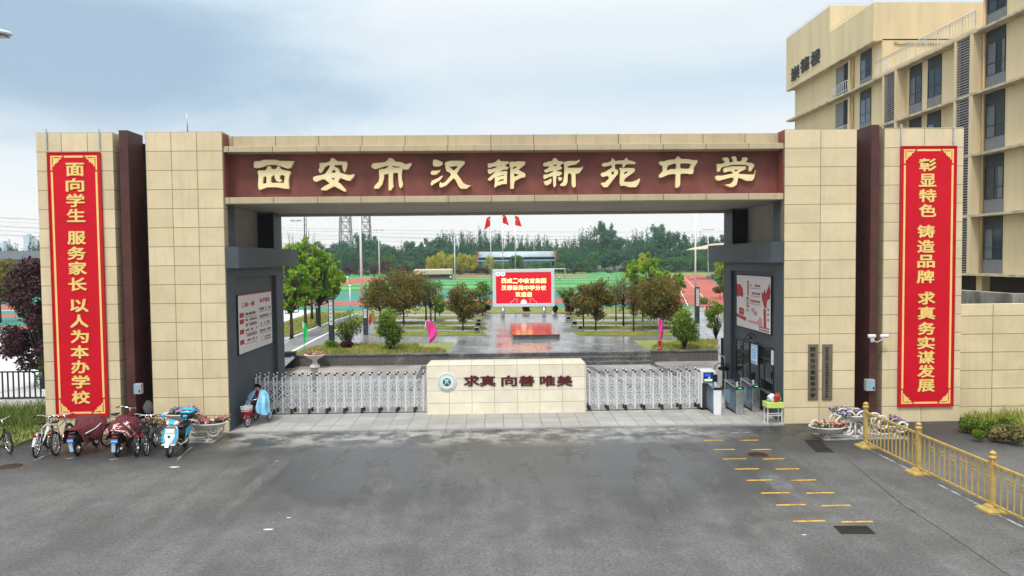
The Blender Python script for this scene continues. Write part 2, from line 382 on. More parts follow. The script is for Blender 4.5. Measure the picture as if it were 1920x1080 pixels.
mat('gold_paint', (.90, .62, .20), .45, var=.05)
mat('gold_edge', (.36, .18, .03), .5)
mat('banner_red', (.62, .003, .018), .55, var=.10, scale=.5, spec=.2, bump=.12, bscale=1.2)
mat('banner_rim', (.42, .008, .014), .5)
tilemat('sand_stone', (.82, .745, .59), (.76, .69, .54), (.33, .29, .22), .79, .435, off=(-2.42, -.02), mortar=.008, rough=.6, streak=.1, grime=(.70, .62, .47), glo=.52, ghi=.85, gscale=3.0)
mat('maroon_letter', (.09, .012, .014), .4)
mat('white_paint', (.80, .80, .79), .4, var=.04)
mat('white_plastic', (.78, .79, .80), .35, var=.03, coat=.2)
mat('emblem_green', (.01, .24, .14), .4); mat('emblem_teal', (.30, .62, .60), .45); mat('emblem_ink', (.16, .18, .24), .5)
mat('aluminium', (.70, .71, .73), .32, metal=.12, var=.04, scale=8)
mat('steel', (.55, .56, .58), .3, metal=.9, var=.08, scale=10, rvar=.08)
mat('brushed_brass', (.23, .19, .14), .42, metal=.6, var=.15, scale=3, stretch=(8, 8, .6))
mat('black_plastic', (.012, .012, .013), .42, var=.1)
mat('black_rubber', (.018, .018, .018), .8)
mat('black_ink', (.01, .01, .01), .6)
mat('dark_glass', (.012, .018, .02), .08, spec=.3)
mat('blue_glass', (.022, .04, .058), .06, spec=.55)
mat('sky_glass', (.07, .115, .165), .06, spec=1.0); mat('green_glass', (.02, .04, .035), .08, spec=.5); mat('curtain_cloth', (.13, .15, .15), .5, var=.2, scale=4, stretch=(1, 9, .3))
mat('clear_glass_blue', (.20, .28, .36), .1, spec=.6)
mat('grey_panel', (.16, .165, .175), .6, var=.08)
mat('dark_panel', (.032, .033, .036), .6)
mat('poster_white', (.74, .71, .70), .5, var=.02); mat('poster_red', (.45, .012, .02), .5, var=.12, scale=3); mat('poster_pink', (.66, .30, .30), .5); mat('poster_ink', (.16, .015, .02), .5)
mat('building_cream', (.64, .52, .325), .75, var=.07, scale=.5, dirt=(.48, .38, .235), dscale=.9, dlo=.52, dhi=.9, stretch=(1.4, 1.4, .16))
mat('slab_edge', (.50, .43, .31), .8, var=.2, scale=2, dirt=(.12, .10, .075), dscale=1.3, dlo=.5, dhi=.78)
mat('concrete_old', (.36, .34, .31), .85, var=.2, scale=2, dirt=(.11, .10, .09), dscale=1.6, dlo=.45, dhi=.7, stretch=(1, 1, .4), bump=.3)
mat('louver_dark', (.05, .042, .045), .6); mat('louver_grey', (.30, .285, .29), .55)
mat('pipe_tan', (.56, .40, .20), .5)
mat('rail_grey', (.62, .62, .60), .4, metal=.3)
mat('rail_gold', (.52, .36, .11), .5, metal=.1, var=.15, scale=5, dirt=(.40, .27, .06), dscale=2)
mat('fence_black', (.022, .025, .027), .5)
mat('bark', (.045, .032, .024), .85, var=.35, scale=6, bump=.5, bscale=20)
mat('bark_pale', (.16, .135, .11), .85, var=.3, scale=5)
mat('stone_white', (.70, .67, .62), .6, var=.12, scale=5, dirt=(.42, .38, .33), dscale=2.5, dlo=.5, dhi=.8)
mat('planter_granite', (.115, .11, .105), .45, var=.2, scale=7, dirt=(.23, .21, .19), dscale=.9, dlo=.55, dhi=.75)
mat('step_granite', (.10, .10, .10), .3, var=.2, scale=7, dirt=(.26, .25, .24), dscale=1.2, dlo=.5, dhi=.75, rvar=.12)
mat('soil', (.09, .065, .04), .9, var=.3, scale=5)
mat('rust_iron', (.20, .075, .03), .8, var=.35, scale=9)
mat('grate_iron', (.035, .026, .02), .7, var=.3)
mat('yellow_line', (.72, .40, .035), .6, var=.15, scale=8, dirt=(.16, .12, .06), dscale=7, dlo=.5, dhi=.68)
mat('white_line', (.42, .41, .40), .7, var=.15, scale=6, dirt=(.12, .12, .12), dscale=3.5, dlo=.42, dhi=.56)
mat('scooter_blue', (.012, .42, .66), .25, coat=.5, var=.04); mat('scooter_white', (.80, .81, .82), .25, coat=.4, var=.03)
mat('plate_blue', (.04, .24, .72), .4); mat('plate_pale', (.48, .66, .78), .45)
mat('quilt_maroon', (.115, .012, .022), .7, var=.3, scale=7, bump=.5, bscale=9); mat('quilt_grey', (.06, .065, .09), .7)
mat('flower_pale', (.78, .55, .52), .6); mat('flower_orange', (.80, .25, .10), .6)
mat('red_paint', (.50, .012, .014), .35, coat=.3); mat('red_lamp', (.55, .01, .01), .25)
mat('chrome', (.75, .75, .76), .12, metal=1)
mat('raincoat_blue', (.25, .56, .80), .4, var=.18, scale=6, bump=.4, bscale=10)
mat('skin', (.50, .29, .20), .55); mat('hair_black', (.006, .005, .005), .9, spec=.1); mat('shirt_magenta', (.50, .01, .11), .7); mat('trousers_dark', (.02, .025, .035), .8)
mat('basket_white', (.75, .74, .76), .45)
mat('desk_lime', (.58, .74, .16), .45, var=.05); mat('desk_leg', (.66, .66, .60), .45)
mat('bottle_green', (.06, .22, .045), .2, coat=.3)
mat('meter_blue', (.20, .46, .62), .4); mat('meter_grey', (.40, .41, .41), .5)
mat('screen_red', (.55, .002, .016), .5, emit=.42, var=.03, scale=1)
mat('screen_gold', (.95, .74, .30), .4, emit=1.0); mat('screen_pink', (.95, .50, .46), .4, emit=.8); mat('screen_white', (.9, .93, .95), .4, emit=.8)
mat('flag_red', (.70, .012, .014), .6); mat('flag_pink', (.85, .05, .36), .6, emit=0); mat('flag_green', (.02, .62, .14), .6); mat('flag_star', (.85, .65, .05), .6)
mat('lamp_panel', (.62, .64, .66), .35); mat('lamp_post_dark', (.03, .036, .044), .45)
mat('led_green', (.05, .7, .25), .4, emit=.8); mat('led_blue', (.03, .05, .55), .4, emit=.8); mat('lcd', (.55, .66, .58), .4, emit=.4)
mat('sign_blue', (.10, .38, .80), .4); mat('sign_pale', (.62, .76, .88), .4)
mat('mast_grey', (.62, .65, .67), .5); mat('pylon_grey', (.20, .20, .21), .6); mat('wire', (.33, .34, .36), .6)
mat('shed_roof', (.42, .48, .52), .5, var=.15, scale=.3); mat('shed_red', (.42, .12, .09), .6); mat('stand_tan', (.52, .44, .32), .7); mat('stand_grey', (.25, .22, .22), .7)
mat('roof_dark', (.045, .052, .062), .5); mat('tower_blue', (.42, .52, .60), .6)

# ------------------------------------------------------------------ the setting: ground and roads
def asphalt():
    m = bpy.data.materials.new('asphalt'); m.use_nodes = True; t = m.node_tree; n = t.nodes; l = t.links; b = n['Principled BSDF']
    g = n.new('ShaderNodeNewGeometry').outputs['Position']
    def nz(s, d=6, r=.6, st=(1, 1, 1), off=(0, 0, 0)):
        mp = n.new('ShaderNodeMapping'); mp.inputs['Scale'].default_value = st; mp.inputs['Location'].default_value = off; l.new(g, mp.inputs[0])
        k = n.new('ShaderNodeTexNoise'); k.inputs['Scale'].default_value = s; k.inputs['Detail'].default_value = d; k.inputs['Roughness'].default_value = r
        l.new(mp.outputs[0], k.inputs['Vector']); return k.outputs['Fac']
    def mr(v, a, c, lo=0.0, hi=1.0):
        k = n.new('ShaderNodeMapRange'); k.inputs[1].default_value = a; k.inputs[2].default_value = c; k.inputs[3].default_value = lo; k.inputs[4].default_value = hi
        k.interpolation_type = 'SMOOTHSTEP'; l.new(v, k.inputs[0]); return k.outputs[0]
    def mx(f, a, c, mode='MIX'):
        k = n.new('ShaderNodeMix'); k.data_type = 'RGBA'; k.blend_type = mode
        for i, v in ((0, f), (6, a), (7, c)):
            if isinstance(v, tuple): k.inputs[i].default_value = (*v, 1)
            elif isinstance(v, (int, float)): k.inputs[i].default_value = v
            else: l.new(v, k.inputs[i])
        return k.outputs[2]
    def ma(op, a, c):
        k = n.new('ShaderNodeMath'); k.operation = op; k.use_clamp = True
        for i, v in ((0, a), (1, c)):
            if isinstance(v, (int, float)): k.inputs[i].default_value = v
            else: l.new(v, k.inputs[i])
        return k.outputs[0]
    sp = n.new('ShaderNodeSeparateXYZ'); l.new(g, sp.inputs[0]); x, y = sp.outputs[0], sp.outputs[1]
    grit = nz(15, 8, 1.0); patch = nz(.32, 5, .6, off=(4, 7, 0)); drag = nz(.9, 5, .6, st=(1, .22, 1)); mid = nz(1.7, 6, .65)
    c = mx(mr(patch, .35, .65), (.078, .077, .076), (.136, .134, .131))
    c = mx(mr(mid, .3, .7, 0, .5), c, (.070, .068, .065))
    streak = nz(1.25, 5, .6, st=(1.5, .07, 1), off=(3, 1, 0)); c = mx(1.0, c, mx(mr(streak, .3, .7), (.88, .88, .88), (1.12, 1.12, 1.12)), 'MULTIPLY')
    c = mx(1.0, c, mx(mr(grit, .30, .70), (.15, .15, .15), (2.2, 2.18, 2.15)), 'MULTIPLY')
    # water still drying: broad damp bands that run towards the gate
    near = ma('MULTIPLY', mr(y, -10.5, -4.0), mr(x, 11, 5)); near = ma('MULTIPLY', near, mr(x, -9.5, -4))
    fine = nz(4.5, 7, .7); wet = ma('MULTIPLY', mr(ma('ADD', ma('MULTIPLY', drag, .78), ma('MULTIPLY', fine, .22)), .40, .52), near); wet = ma('MAXIMUM', wet, ma('MULTIPLY', mr(patch, .52, .68), .6))
    edge = ma('MULTIPLY', mr(y, -5.5, -1.2), mr(mid, .25, .6, .35, 1)); wet = ma('MAXIMUM', wet, ma('MULTIPLY', edge, mr(x, 13, 9, 0, .8)))
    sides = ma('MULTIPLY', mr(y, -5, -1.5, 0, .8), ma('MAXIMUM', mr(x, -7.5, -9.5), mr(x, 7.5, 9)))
    vo = n.new('ShaderNodeTexVoronoi'); vo.feature = 'DISTANCE_TO_EDGE'; vo.inputs['Scale'].default_value = .33; wv = n.new('ShaderNodeVectorMath'); wv.operation = 'ADD'; wn = n.new('ShaderNodeTexNoise'); wn.inputs['Scale'].default_value = 1.5; l.new(g, wn.inputs['Vector']); l.new(g, wv.inputs[0]); l.new(wn.outputs['Color'], wv.inputs[1]); l.new(wv.outputs[0], vo.inputs['Vector'])
    crack = ma('MULTIPLY', mr(vo.outputs['Distance'], .0035, .001), mr(nz(.25, 3, .5, off=(1, 3, 0)), .5, .62)); c = mx(ma('MULTIPLY', crack, .75), c, (.025, .025, .025))
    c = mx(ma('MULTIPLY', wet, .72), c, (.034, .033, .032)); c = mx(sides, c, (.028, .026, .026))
    # pale dust by the apron
    dust = ma('MULTIPLY', mr(nz(1.1, 8, .7, off=(2, 9, 0)), .42, .6), ma('MULTIPLY', mr(y, -2.6, -.9), mr(x, 8.6, 5)))
    dust = ma('MULTIPLY', dust, mr(x, -8.6, -7.6)); c = mx(ma('MULTIPLY', dust, .85), c, (.42, .40, .365))
    l.new(c, b.inputs['Base Color'])
    rr = mr(wet, .1, .9, .82, .30); l.new(rr, b.inputs['Roughness']); b.inputs['Specular IOR Level'].default_value = .45
    bp = n.new('ShaderNodeBump'); bp.inputs['Strength'].default_value = .35; bp.inputs['Distance'].default_value = .012; l.new(grit, bp.inputs['Height']); l.new(bp.outputs[0], b.inputs['Normal'])
    MATS['asphalt'] = m
asphalt()
mat('dark_ground', (.045, .075, .03), .9, var=.35, scale=.15)
mat('earth', (.13, .12, .085), .9, var=.3, scale=.2)
tilemat('apron_slab', (.50, .48, .45), (.42, .405, .38), (.17, .165, .155), .62, .62, off=(-8.44, 0), axes='XY', mortar=.012, rough=.6, grime=(.30, .29, .28), glo=.46, ghi=.75, gscale=.55, rvar=.2)
tilemat('court_brick', (.46, .395, .36), (.36, .315, .29), (.16, .145, .135), .30, .15, off=(0, 0), axes='XY', mortar=.012, rough=.45, offset=.5, grime=(.18, .165, .155), glo=.44, ghi=.72, gscale=.45, rvar=.2)
tilemat('plaza_stone', (.30, .30, .305), (.20, .20, .205), (.07, .07, .07), .9, .6, off=(0, 0), axes='XY', mortar=.02, rough=.2, offset=.5, grime=(.16, .155, .15), glo=.42, ghi=.7, gscale=.35, rvar=.13, spec=.8)
tilemat('path_stone', (.36, .35, .34), (.29, .285, .28), (.15, .15, .15), .8, .8, axes='XY', mortar=.015, rough=.45, grime=(.2, .2, .195), gscale=.5, rvar=.2)
mat('band_stone', (.10, .10, .105), .35, var=.2, scale=3)
mat('grass_ground', (.30, .26, .085), .9, var=.3, scale=1.6, c2=(.16, .19, .04), dirt=(.12, .19, .03), dscale=.8, dlo=.5, dhi=.7)
mat('field_green', (.10, .36, .085), .85, var=.12, scale=.06); mat('field_dark', (.03, .19, .04), .85, var=.1, scale=.1)
mat('court_teal', (.03, .20, .155), .75, var=.12, scale=.3, dirt=(.05, .24, .19), dscale=.2); mat('track_red', (.40, .085, .06), .8, var=.12, scale=.25, dirt=(.47, .13, .10), dscale=.15)
mat('pale_court', (.62, .60, .60), .7, var=.06, scale=.2); mat('line_paint', (.72, .73, .72), .7)
mat('lane_grey', (.21, .205, .20), .6, var=.15, scale=.8, dirt=(.14, .14, .14), dscale=.6, rvar=.2)

struct(MB().quad((-500, -80, -.06), (500, -80, -.06), (500, 940, -.06), (-500, 940, -.06)).build('ground', 'earth'))
struct(MB().quad((-90, -60, 0), (90, -60, 0), (90, 14.3, 0), (-90, 14.3, 0)).build('road', 'asphalt'))
struct(MB().box(-8.44, 9.27, -.12, 6.6, -.05, .03).build('apron', 'apron_slab'))
struct(MB().box(-20, 16, 6.6, 14.3, -.05, .026).build('forecourt', 'court_brick'))
for i, (a, b) in enumerate((((-7.5, 6.7), (-9.2, 13.6)), ((-3.4, 6.7), (-3.6, 13.5)), ((3.4, 6.7), (2.7, 12.6)), ((5.8, 6.7), (4.6, 12.6)), ((8.6, 6.7), (7.9, 13.5)))):
    a = np.array((*a, .03)); b = np.array((*b, .03)); w = np.array((.17, 0, 0))
    struct(MB().quad(a-w, a+w, b+w, b-w).build('paving_band', 'band_stone'))
ZU = .55
struct(MB().box(-490, 490, 14.35, 930, -.05, ZU).build('upper_ground', 'grass_ground'))
struct(MB().box(-90, -14.4, 3.2, 14.35, -.05, ZU).build('court_ground', 'pale_court'))
struct(MB().box(18, 90, 3.2, 14.35, -.05, ZU).build('yard_ground', 'lane_grey'))
# the apron's kerb lip
struct(MB().box(-8.44, 9.2, -.26, -.12, -.02, .045).build('kerb', 'path_stone'))
def sheet(name, pts, z, m): return struct(MB().poly([(float(p[0]), float(p[1]), z) for p in pts], 0).build(name, m))
def px(*pts, z=ZU): return [P(a, b, z) for a, b in pts]
# plaza with its stepped front, then garden paths
PX0, PX1 = -2.45, 8.05
tilemat('pale_slab', (.40, .40, .40), (.30, .30, .305), (.15, .15, .15), 1.2, .9, axes='XY', mortar=.02, rough=.35, offset=.5, grime=(.17, .17, .17), gscale=.4, rvar=.15, spec=.6)
sheet('plaza', [(-14.5, 19.1), (-14.5, 43), (18.5, 43), (18.5, 19.1), (PX1, 19.1), (PX1, 14.4), (PX0, 14.4), (PX0, 19.1)], ZU+.01, 'plaza_stone')
steps = MB()
for k, (y, z) in enumerate(((13.1, .19), (13.52, .375), (13.95, .562))): steps.box(PX0, PX1, y, 14.4, -.03, z)
struct(steps.build('steps', 'step_granite', bevel=.012))
# lane along the left trees
sheet('lane', px((470, 700), (551, 632), (617, 605), (690, 585), (730, 586), (700, 604), (640, 624), (600, 648), (556, 668), (500, 720)), ZU+.014, 'lane_grey')
struct(MB().poly([(-20, 10.5, .03), (-11.2, 10.5, .03), (-11.2, 14.7, ZU+.018), (-20, 14.7, ZU+.018)]).build('ramp', 'lane_grey'))
def strip(name, pts, w, z, m):
    mb = MB()
    for a, b in zip(pts[:-1], pts[1:]):
        a = np.array([a[0], a[1], z]); b = np.array([b[0], b[1], z]); mb.bar(a, b, w, .07)
    return struct(mb.build(name, m))
strip('kerb_strip', px((500, 647), (551, 632), (617, 605), (672, 588)), .16, ZU+.02, 'line_paint')
strip('kerb_strip', px((545, 662), (594, 636), (619, 624), (655, 611), (690, 601)), .18, ZU+.02, 'line_paint')
strip('kerb_strip', px((525, 626), (558, 612), (600, 596)), .14, ZU+.02, 'line_paint')
strip('kerb_strip', px((1308, 640), (1335, 640), (1349, 640)), .16, ZU+.02, 'line_paint')
sheet('lane', px((1345, 640), (1318, 622), (1306, 578), (1335, 578), (1362, 600), (1400, 640)), ZU+.014, 'pale_slab')
# sports ground
Y = lambda y, x=800: float(P(x, y, ZU)[1])
sheet('court', [(-120, Y(581)), (130, Y(581)), (130, Y(546)), (-120, Y(546))], ZU+.012, 'court_teal')
sheet('court', px((592, 582), (592, 583), (540, 601), (400, 650), (-200, 780), (-700, 600), (-500, 582)), ZU+.016, 'pale_court')
sheet('track', [(-120, Y(572)), (130, Y(572)), (130, Y(563)), (-120, Y(563))], ZU+.02, 'track_red')
yf0, yf1 = Y(545), Y(514)
sheet('field', [(-95, yf0), (52, yf0), (52, yf1), (-95, yf1)], ZU+.016, 'field_green')
for k in range(7):
    a = yf0+(yf1-yf0)*(k/7)**1.0; b = a+(yf1-yf0)/14
    sheet('field_stripe', [(-95, a), (52, a), (52, b), (-95, b)], ZU+.022, 'field_dark')
for y in (546.2, 541.5, 537.5, 529, 523):
    w = .11*Y(y)/90; sheet('field_line', [(-95, Y(y)-w), (52, Y(y)-w), (52, Y(y)+w), (-95, Y(y)+w)], ZU+.03, 'line_paint')
sheet('track', px((300, 551), (535, 542), (660, 533), (740, 526), (800, 521), (900, 518.5), (1100, 518.5), (1100, 515), (800, 515), (660, 523), (535, 529), (300, 536)), ZU+.036, 'track_red')
sheet('track', px((1212, 565), (1222, 540), (1236, 516), (1322, 516), (1352, 540), (1420, 590), (1420, 600), (1335, 578), (1300, 572)), ZU+.04, 'track_red')
sheet('court', px((1322, 516), (1420, 516), (1420, 590), (1352, 540)), ZU+.03, 'court_teal')
for k in range(4):
    a, b = P(1262+k*9, 517, ZU), P(1290+k*22, 574, ZU); mb = MB(); mb.bar((a[0], a[1], ZU+.045), (b[0], b[1], ZU+.045), .09, .01); struct(mb.build('lane_line', 'track_red' if k % 2 else 'line_paint'))
for yy in (590, 612): sheet('track', px((-400, yy), (75, yy), (75, yy+5), (-400, yy+5)), ZU+.024, 'track_red')
sheet('court', px((-400, 583), (76, 583), (76, 621), (-400, 621)), ZU+.02, 'court_teal')

sheet('far_ground', [(-480, Y(515.5)), (480, Y(515.5)), (480, 600), (-480, 600)], ZU+.008, 'dark_ground')
# grass: garden strips, beds and verges; blades are real little faces
def grass(name, poly, n, h=.09, z=ZU, thick=.05, seed=0, m='lawn'):
    pts = np.array([(p[0], p[1]) for p in poly], float); mb = MB(); mb.prism([(p[0], p[1], z+.012) for p in pts], (0, 0, thick))
    o = tag(mb.build('lawn', 'grass_ground'), None, None, None, 'stuff'); o.name = name
    g = np.random.default_rng(seed); mn, mx = pts.min(0), pts.max(0); q = mn+(mx-mn)*g.random((n*3, 2))
    ins = np.zeros(len(q), bool); j = len(pts)-1
    for i in range(len(pts)):
        a, b = pts[i], pts[j]
        with np.errstate(divide='ignore', invalid='ignore'):
            c = ((a[1] > q[:, 1]) != (b[1] > q[:, 1])) & (q[:, 0] < (b[0]-a[0])*(q[:, 1]-a[1])/(b[1]-a[1]+1e-12)+a[0])
        ins ^= c; j = i
    q = q[ins][:n]; n = len(q); dens = .5+.5*np.sin(q[:, 0]*1.3+seed)*np.cos(q[:, 1]*1.7); hh = h*(.35+.9*g.random(n)*(.4+dens))
    a = g.random(n)*2*PI; w = .014+.012*g.random(n); zz = np.full(n, z+thick+.005)
    dx, dy = np.cos(a)*w, np.sin(a)*w; lx, ly = g.normal(size=n)*.45*hh, g.normal(size=n)*.45*hh
    v = np.stack([np.stack([q[:, 0]-dx, q[:, 1]-dy, zz], 1), np.stack([q[:, 0]+dx, q[:, 1]+dy, zz], 1), np.stack([q[:, 0]+lx+dx*.3, q[:, 1]+ly+dy*.3, zz+hh], 1), np.stack([q[:, 0]+lx-dx*.3, q[:, 1]+ly-dy*.3, zz+hh], 1)], 1).reshape(-1, 3)
    me = bpy.data.meshes.new('grass_blades'); me.from_pydata(v.tolist(), [], np.arange(4*n).reshape(-1, 4).tolist()); me.materials.append(MATS[m])
    b = bpy.data.objects.new('grass_blades', me); COL.objects.link(b); b.parent = o; b['kind'] = 'stuff'
    return o
leafmat('lawn', [(.17, .23, .03), (.38, .35, .10), (.26, .33, .05), (.52, .44, .16)], .3)
leafmat('lawn_green', [(.06, .12, .012), (.12, .20, .03), (.22, .25, .07), (.10, .16, .02)], .3)
ROWS = [(622.5, 630), (613.5, 617.5), (604.5, 608), (594.5, 598), (578, 588)]
for k, (a, b) in enumerate(ROWS):
    grass('grass_strip', px((705-k*3, a), (905+(k == 4)*130, a), (914+(k == 4)*120, b), (700, b)), 5000, .055, seed=k)
    if k < 4: grass('grass_strip', px((1075-k*5, a), (1255, a), (1260, b), (1084-k*5, b)), 4500, .055, seed=20+k)
    else: grass('grass_strip', px((1045, a), (1250, a), (1255, b), (1042, b)), 4000, .06, seed=26)
grass('grass_bed', [(-10.7, 14.37), (PX0-.05, 14.37), (PX0-.6, 15.6), (-4, 16.2), (-4.6, 18.2), (-9.6, 18.2)], 9000, .15, z=ZU, seed=31)
grass('grass_bed', [(PX1+.05, 14.37), (15.5, 14.37), (15.5, 18.4), (11, 18.4), (PX1+.5, 15.8)], 9000, .14, z=ZU, seed=32)
grass('grass_bed', px((470, 630), (545, 630), (617, 603), (660, 588), (600, 588), (520, 612)), 7000, .16, seed=33)
grass('grass_bed', px((600, 620), (700, 588), (705, 600), (640, 618)), 2500, .16, seed=34)
grass('grass_verge', [(-30, -1.35), (-14.25, -1.35), (-14.25, 2.9), (-30, 2.9)], 9000, .16, z=.0, thick=.06, seed=35, m='lawn_green')
grass('grass_verge', [(-30, .6), (-14.25, .6), (-14.25, 2.9), (-30, 2.9)], 7000, .5, z=.07, thick=.03, seed=37, m='lawn_green')
grass('grass_verge', [(15.15, -.9), (15.15, .1), (26, .1), (26, -5.5), (18.3, -4.2), (16.1, -2.6)], 9000, .28, z=.0, thick=.1, seed=36, m='lawn')
struct(MB().tube([(15.1, -.85, .05), (15.6, -2.0, .05), (16.2, -2.7, .05), (18.3, -4.3, .05), (26, -5.6, .05)], .075, 8).build('kerb', 'concrete_old'))

# painted marks on the road
for i, y in enumerate((811.5, 826, 843.5, 861, 880, 901, 925, 947.5, 978)):
    for side in (0, 1):
        x0 = (1302, 1320, 1338, 1357, 1377, 1400, 1427, 1455, 1487)[i] if side == 0 else (1370, 1387, 1408, 1430, 1454, 1483, 1512, 1541, 1578)[i]
        p = P(x0, y+(1.2 if side and i > 6 else 0), 0); w = (.60, .58, .60, .60, .63, .63, .66, .65, .66)[i]-.02*side
        o = MB().box(p[0], p[0]+w, p[1]-.035, p[1]+.035, .003, .006).build('yellow_dash', 'yellow_line' if i else 'white_line'); struct(o)
struct(MB().box(10.36, 10.44, -11.5, -2.9, .002, .005).build('white_stripe', 'white_line'))
for a, b in (((64, 863), (96, 849)), ((158, 846), (186, 840)), ((122, 860), (140, 858)), ((205, 862), (222, 860)), ((332, 862), (364, 834)), ((262, 860), (278, 856))): # worn bay marks under the bicycles
    struct(MB().bar(P(*a, .003), P(*b, .003), .05, .003).build('bay_mark', 'white_line'))
for i in range(1): # a joint where two layers of asphalt meet
    mb = MB(); pts = [P(a, b, .004) for a, b in ((1590, 862), (1690, 945), (1780, 1003), (1900, 1085))]
    for a, b in zip(pts[:-1], pts[1:]): mb.bar(a, b, .011, .004)
    struct(mb.build('road_seam', 'lane_grey' if False else 'grate_iron'))

# ------------------------------------------------------------------ the school gate
G = thing('school_gate', 'cream tiled school gate with a brown name frieze, slate gatehouses and tall pillars', 'gate')
XL, XR, HG = -8.46, 9.27, 9.47
MB().box(-14.19, -11.85, 0, 1.3, -.05, HG).build('pillar', 'cream_tile_outer', G)
MB().box(-10.84, XL, 0, .62, -.05, HG).build('pillar', 'cream_tile', G)
MB().box(XR, 11.60, 0, .62, -.1, HG-.03).build('pillar', 'cream_tile_wide', G)
MB().box(12.48, 15.06, 0, 1.3, -.1, HG).build('pillar', 'cream_tile_right', G)
mb = MB().box(-11.64, -11.37, -.02, .95, -.05, HG+.06); mb.build('brown_column', 'brown_paint', G)
mb = MB().box(12.06, 12.31, -.02, .95, -.1, HG+.1); mb.build('brown_column', 'brown_paint', G)
MB().box(-11.85, -10.84, .96, 1.25, -.05, HG-.2).build('slot_wall', 'dark_brown', G)  # brown slot walls, their deep shade put into a darker colour
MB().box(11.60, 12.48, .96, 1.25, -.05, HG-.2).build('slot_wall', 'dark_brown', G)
def slot_window(x0, x1, z0, z1):
    w = MB()
    for k in range(3):
        a = z0+(z1-z0)*k/3; b = z0+(z1-z0)*(k+1)/3; w.box(x0, x0+.04, .91, .957, a, b); w.box(x1-.04, x1, .91, .957, a, b); w.box(x0+.04, x1-.04, .91, .957, a, a+.05); w.box(x0+.04, x1-.04, .91, .957, b-.04, b)
    o = w.build('slot_window', 'black_plastic', G); MB().box(x0+.04, x1-.04, .93, .956, z0+.05, z1-.04).build('pane', 'dark_glass', o)
slot_window(-11.16, -10.86, 5.2, 7.6); slot_window(-11.16, -10.86, .9, 4.5)
slot_window(11.62, 11.92, 5.2, 7.6); slot_window(11.62, 11.92, 1.0, 4.3)
# beam across the gateway
zt, zl1, zl0 = Q(700, 254, .4)[2], Q(700, 272.5, .05)[2], Q(700, 283.6, .05)[2]
zf1, zf0 = Q(700, 368, .05)[2], Q(700, 380, .05)[2]
MB().box(XL+.003, XR-.003, .40, 6.0, zl1-.05, zt).build('parapet', 'cream_band', G)
MB().box(XL+.004, XR-.004, .05, .62, zl0, zl1).build('ledge', 'cream_band', G, bevel=.012)
MB().box(XL+.004, XR-.004, .05, .62, zf0, zf1).build('ledge', 'cream_band', G, bevel=.012)
MB().box(XL+.003, XR-.003, .58, .9, zf1-.02, zl0+.03).build('frieze', 'frieze_red', G)
for a, b in ((XL-.001, XL+.03), (XR-.03, XR+.001)): MB().box(a, b, .045, .578, zf1+.002, zl0-.002).build('frieze_return', 'frieze_red', G)
MB().box(XL+.003, XL+.05, .03, .398, zl1+.002, zt+.02).build('frieze_return', 'frieze_red', G)
MB().box(XR-.05, XR-.003, .03, .398, zl1+.002, zt+.02).build('frieze_return', 'frieze_red', G)
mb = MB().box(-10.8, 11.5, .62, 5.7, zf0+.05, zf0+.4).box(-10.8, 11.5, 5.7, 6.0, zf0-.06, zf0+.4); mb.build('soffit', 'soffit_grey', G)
# gatehouses under each end of the beam
def gatehouse(s, xf, xo):
    """xf = face towards the passage, xo = outer side, s = +1 when the passage lies on the +X side"""
    n = xf-s*.13; mb = MB()
    mb.box(xo, n, .3, 5.99, -.05, 5.21)
    mb.box(n, xf, .015, .72, -.05, 5.21); mb.box(n, xf, 5.1, 5.98, -.05, 5.21); mb.box(n, xf, .72, 5.1, 4.88, 5.21)
    mb.build('gatehouse_wall', 'slate_paint', G)
    MB().box(xf-s*.018, xf+s*.40, -.03, .63, 5.21, 5.88).box(xo, xf+s*.40, .63, 6.75, 5.21, 5.88).build('canopy', 'slate_paint', G)
    MB().box(xf-s*.62, xf-s*.002, .3, .85, 5.87, zf0+.05).build('loggia_column', 'slate_paint', G)
    MB().box(xf-s*.62, xf-s*.002, 4.95, 5.96, 5.87, zf0+.05).build('loggia_column', 'slate_paint', G)
    MB().box(xf-s*.60, xf-s*.02, 4.93, 4.949, 5.9, zf0-.02).build('loggia_shade', 'void_dark', G)  # black sheet: deep shade painted over the back column's front face
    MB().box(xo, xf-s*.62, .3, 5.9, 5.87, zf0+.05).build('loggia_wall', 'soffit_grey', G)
gatehouse(1, XL+.02, -10.8); gatehouse(-1, XR-.02, 11.5)
XN = XR+.11                                              # niche face of the gatehouse on the side with windows
def house_window(pts, lights):
    q = [R(a, b, XN) for a, b in pts]; y1, y0 = q[0][1], q[2][1]; z1, z0 = q[0][2], q[2][2]
    fr = MB(); t = .06
    for a, b, c, d in ((y0, y1, z1-t, z1), (y0, y1, z0, z0+t), (y0, y0+t, z0+t, z1-t), (y1-t, y1, z0+t, z1-t), (y0+t, y1-t, z0+(z1-z0)*.70, z0+(z1-z0)*.70+t)): fr.box(XN-.045, XN+.02, a, b, c, d)
    for k in lights: fr.box(XN-.04, XN+.02, y0+(y1-y0)*k-.03, y0+(y1-y0)*k+.03, z0+t, z1-t)
    o = fr.build('window', 'black_plastic', G); MB().box(XN-.02, XN+.015, y0+t, y1-t, z0+t, z1-t).build('pane', 'dark_glass', o)
    o = MB().box(XN-.10, XN-.002, y0-.05, y1+.05, z0-.08, z0-.003).build('sill', 'slate_pale', G)
house_window(((1381, 633), (1381, 720), (1407, 722)), (.5,))
house_window(((1424, 645), (1424, 727), (1452, 738)), (.62,))
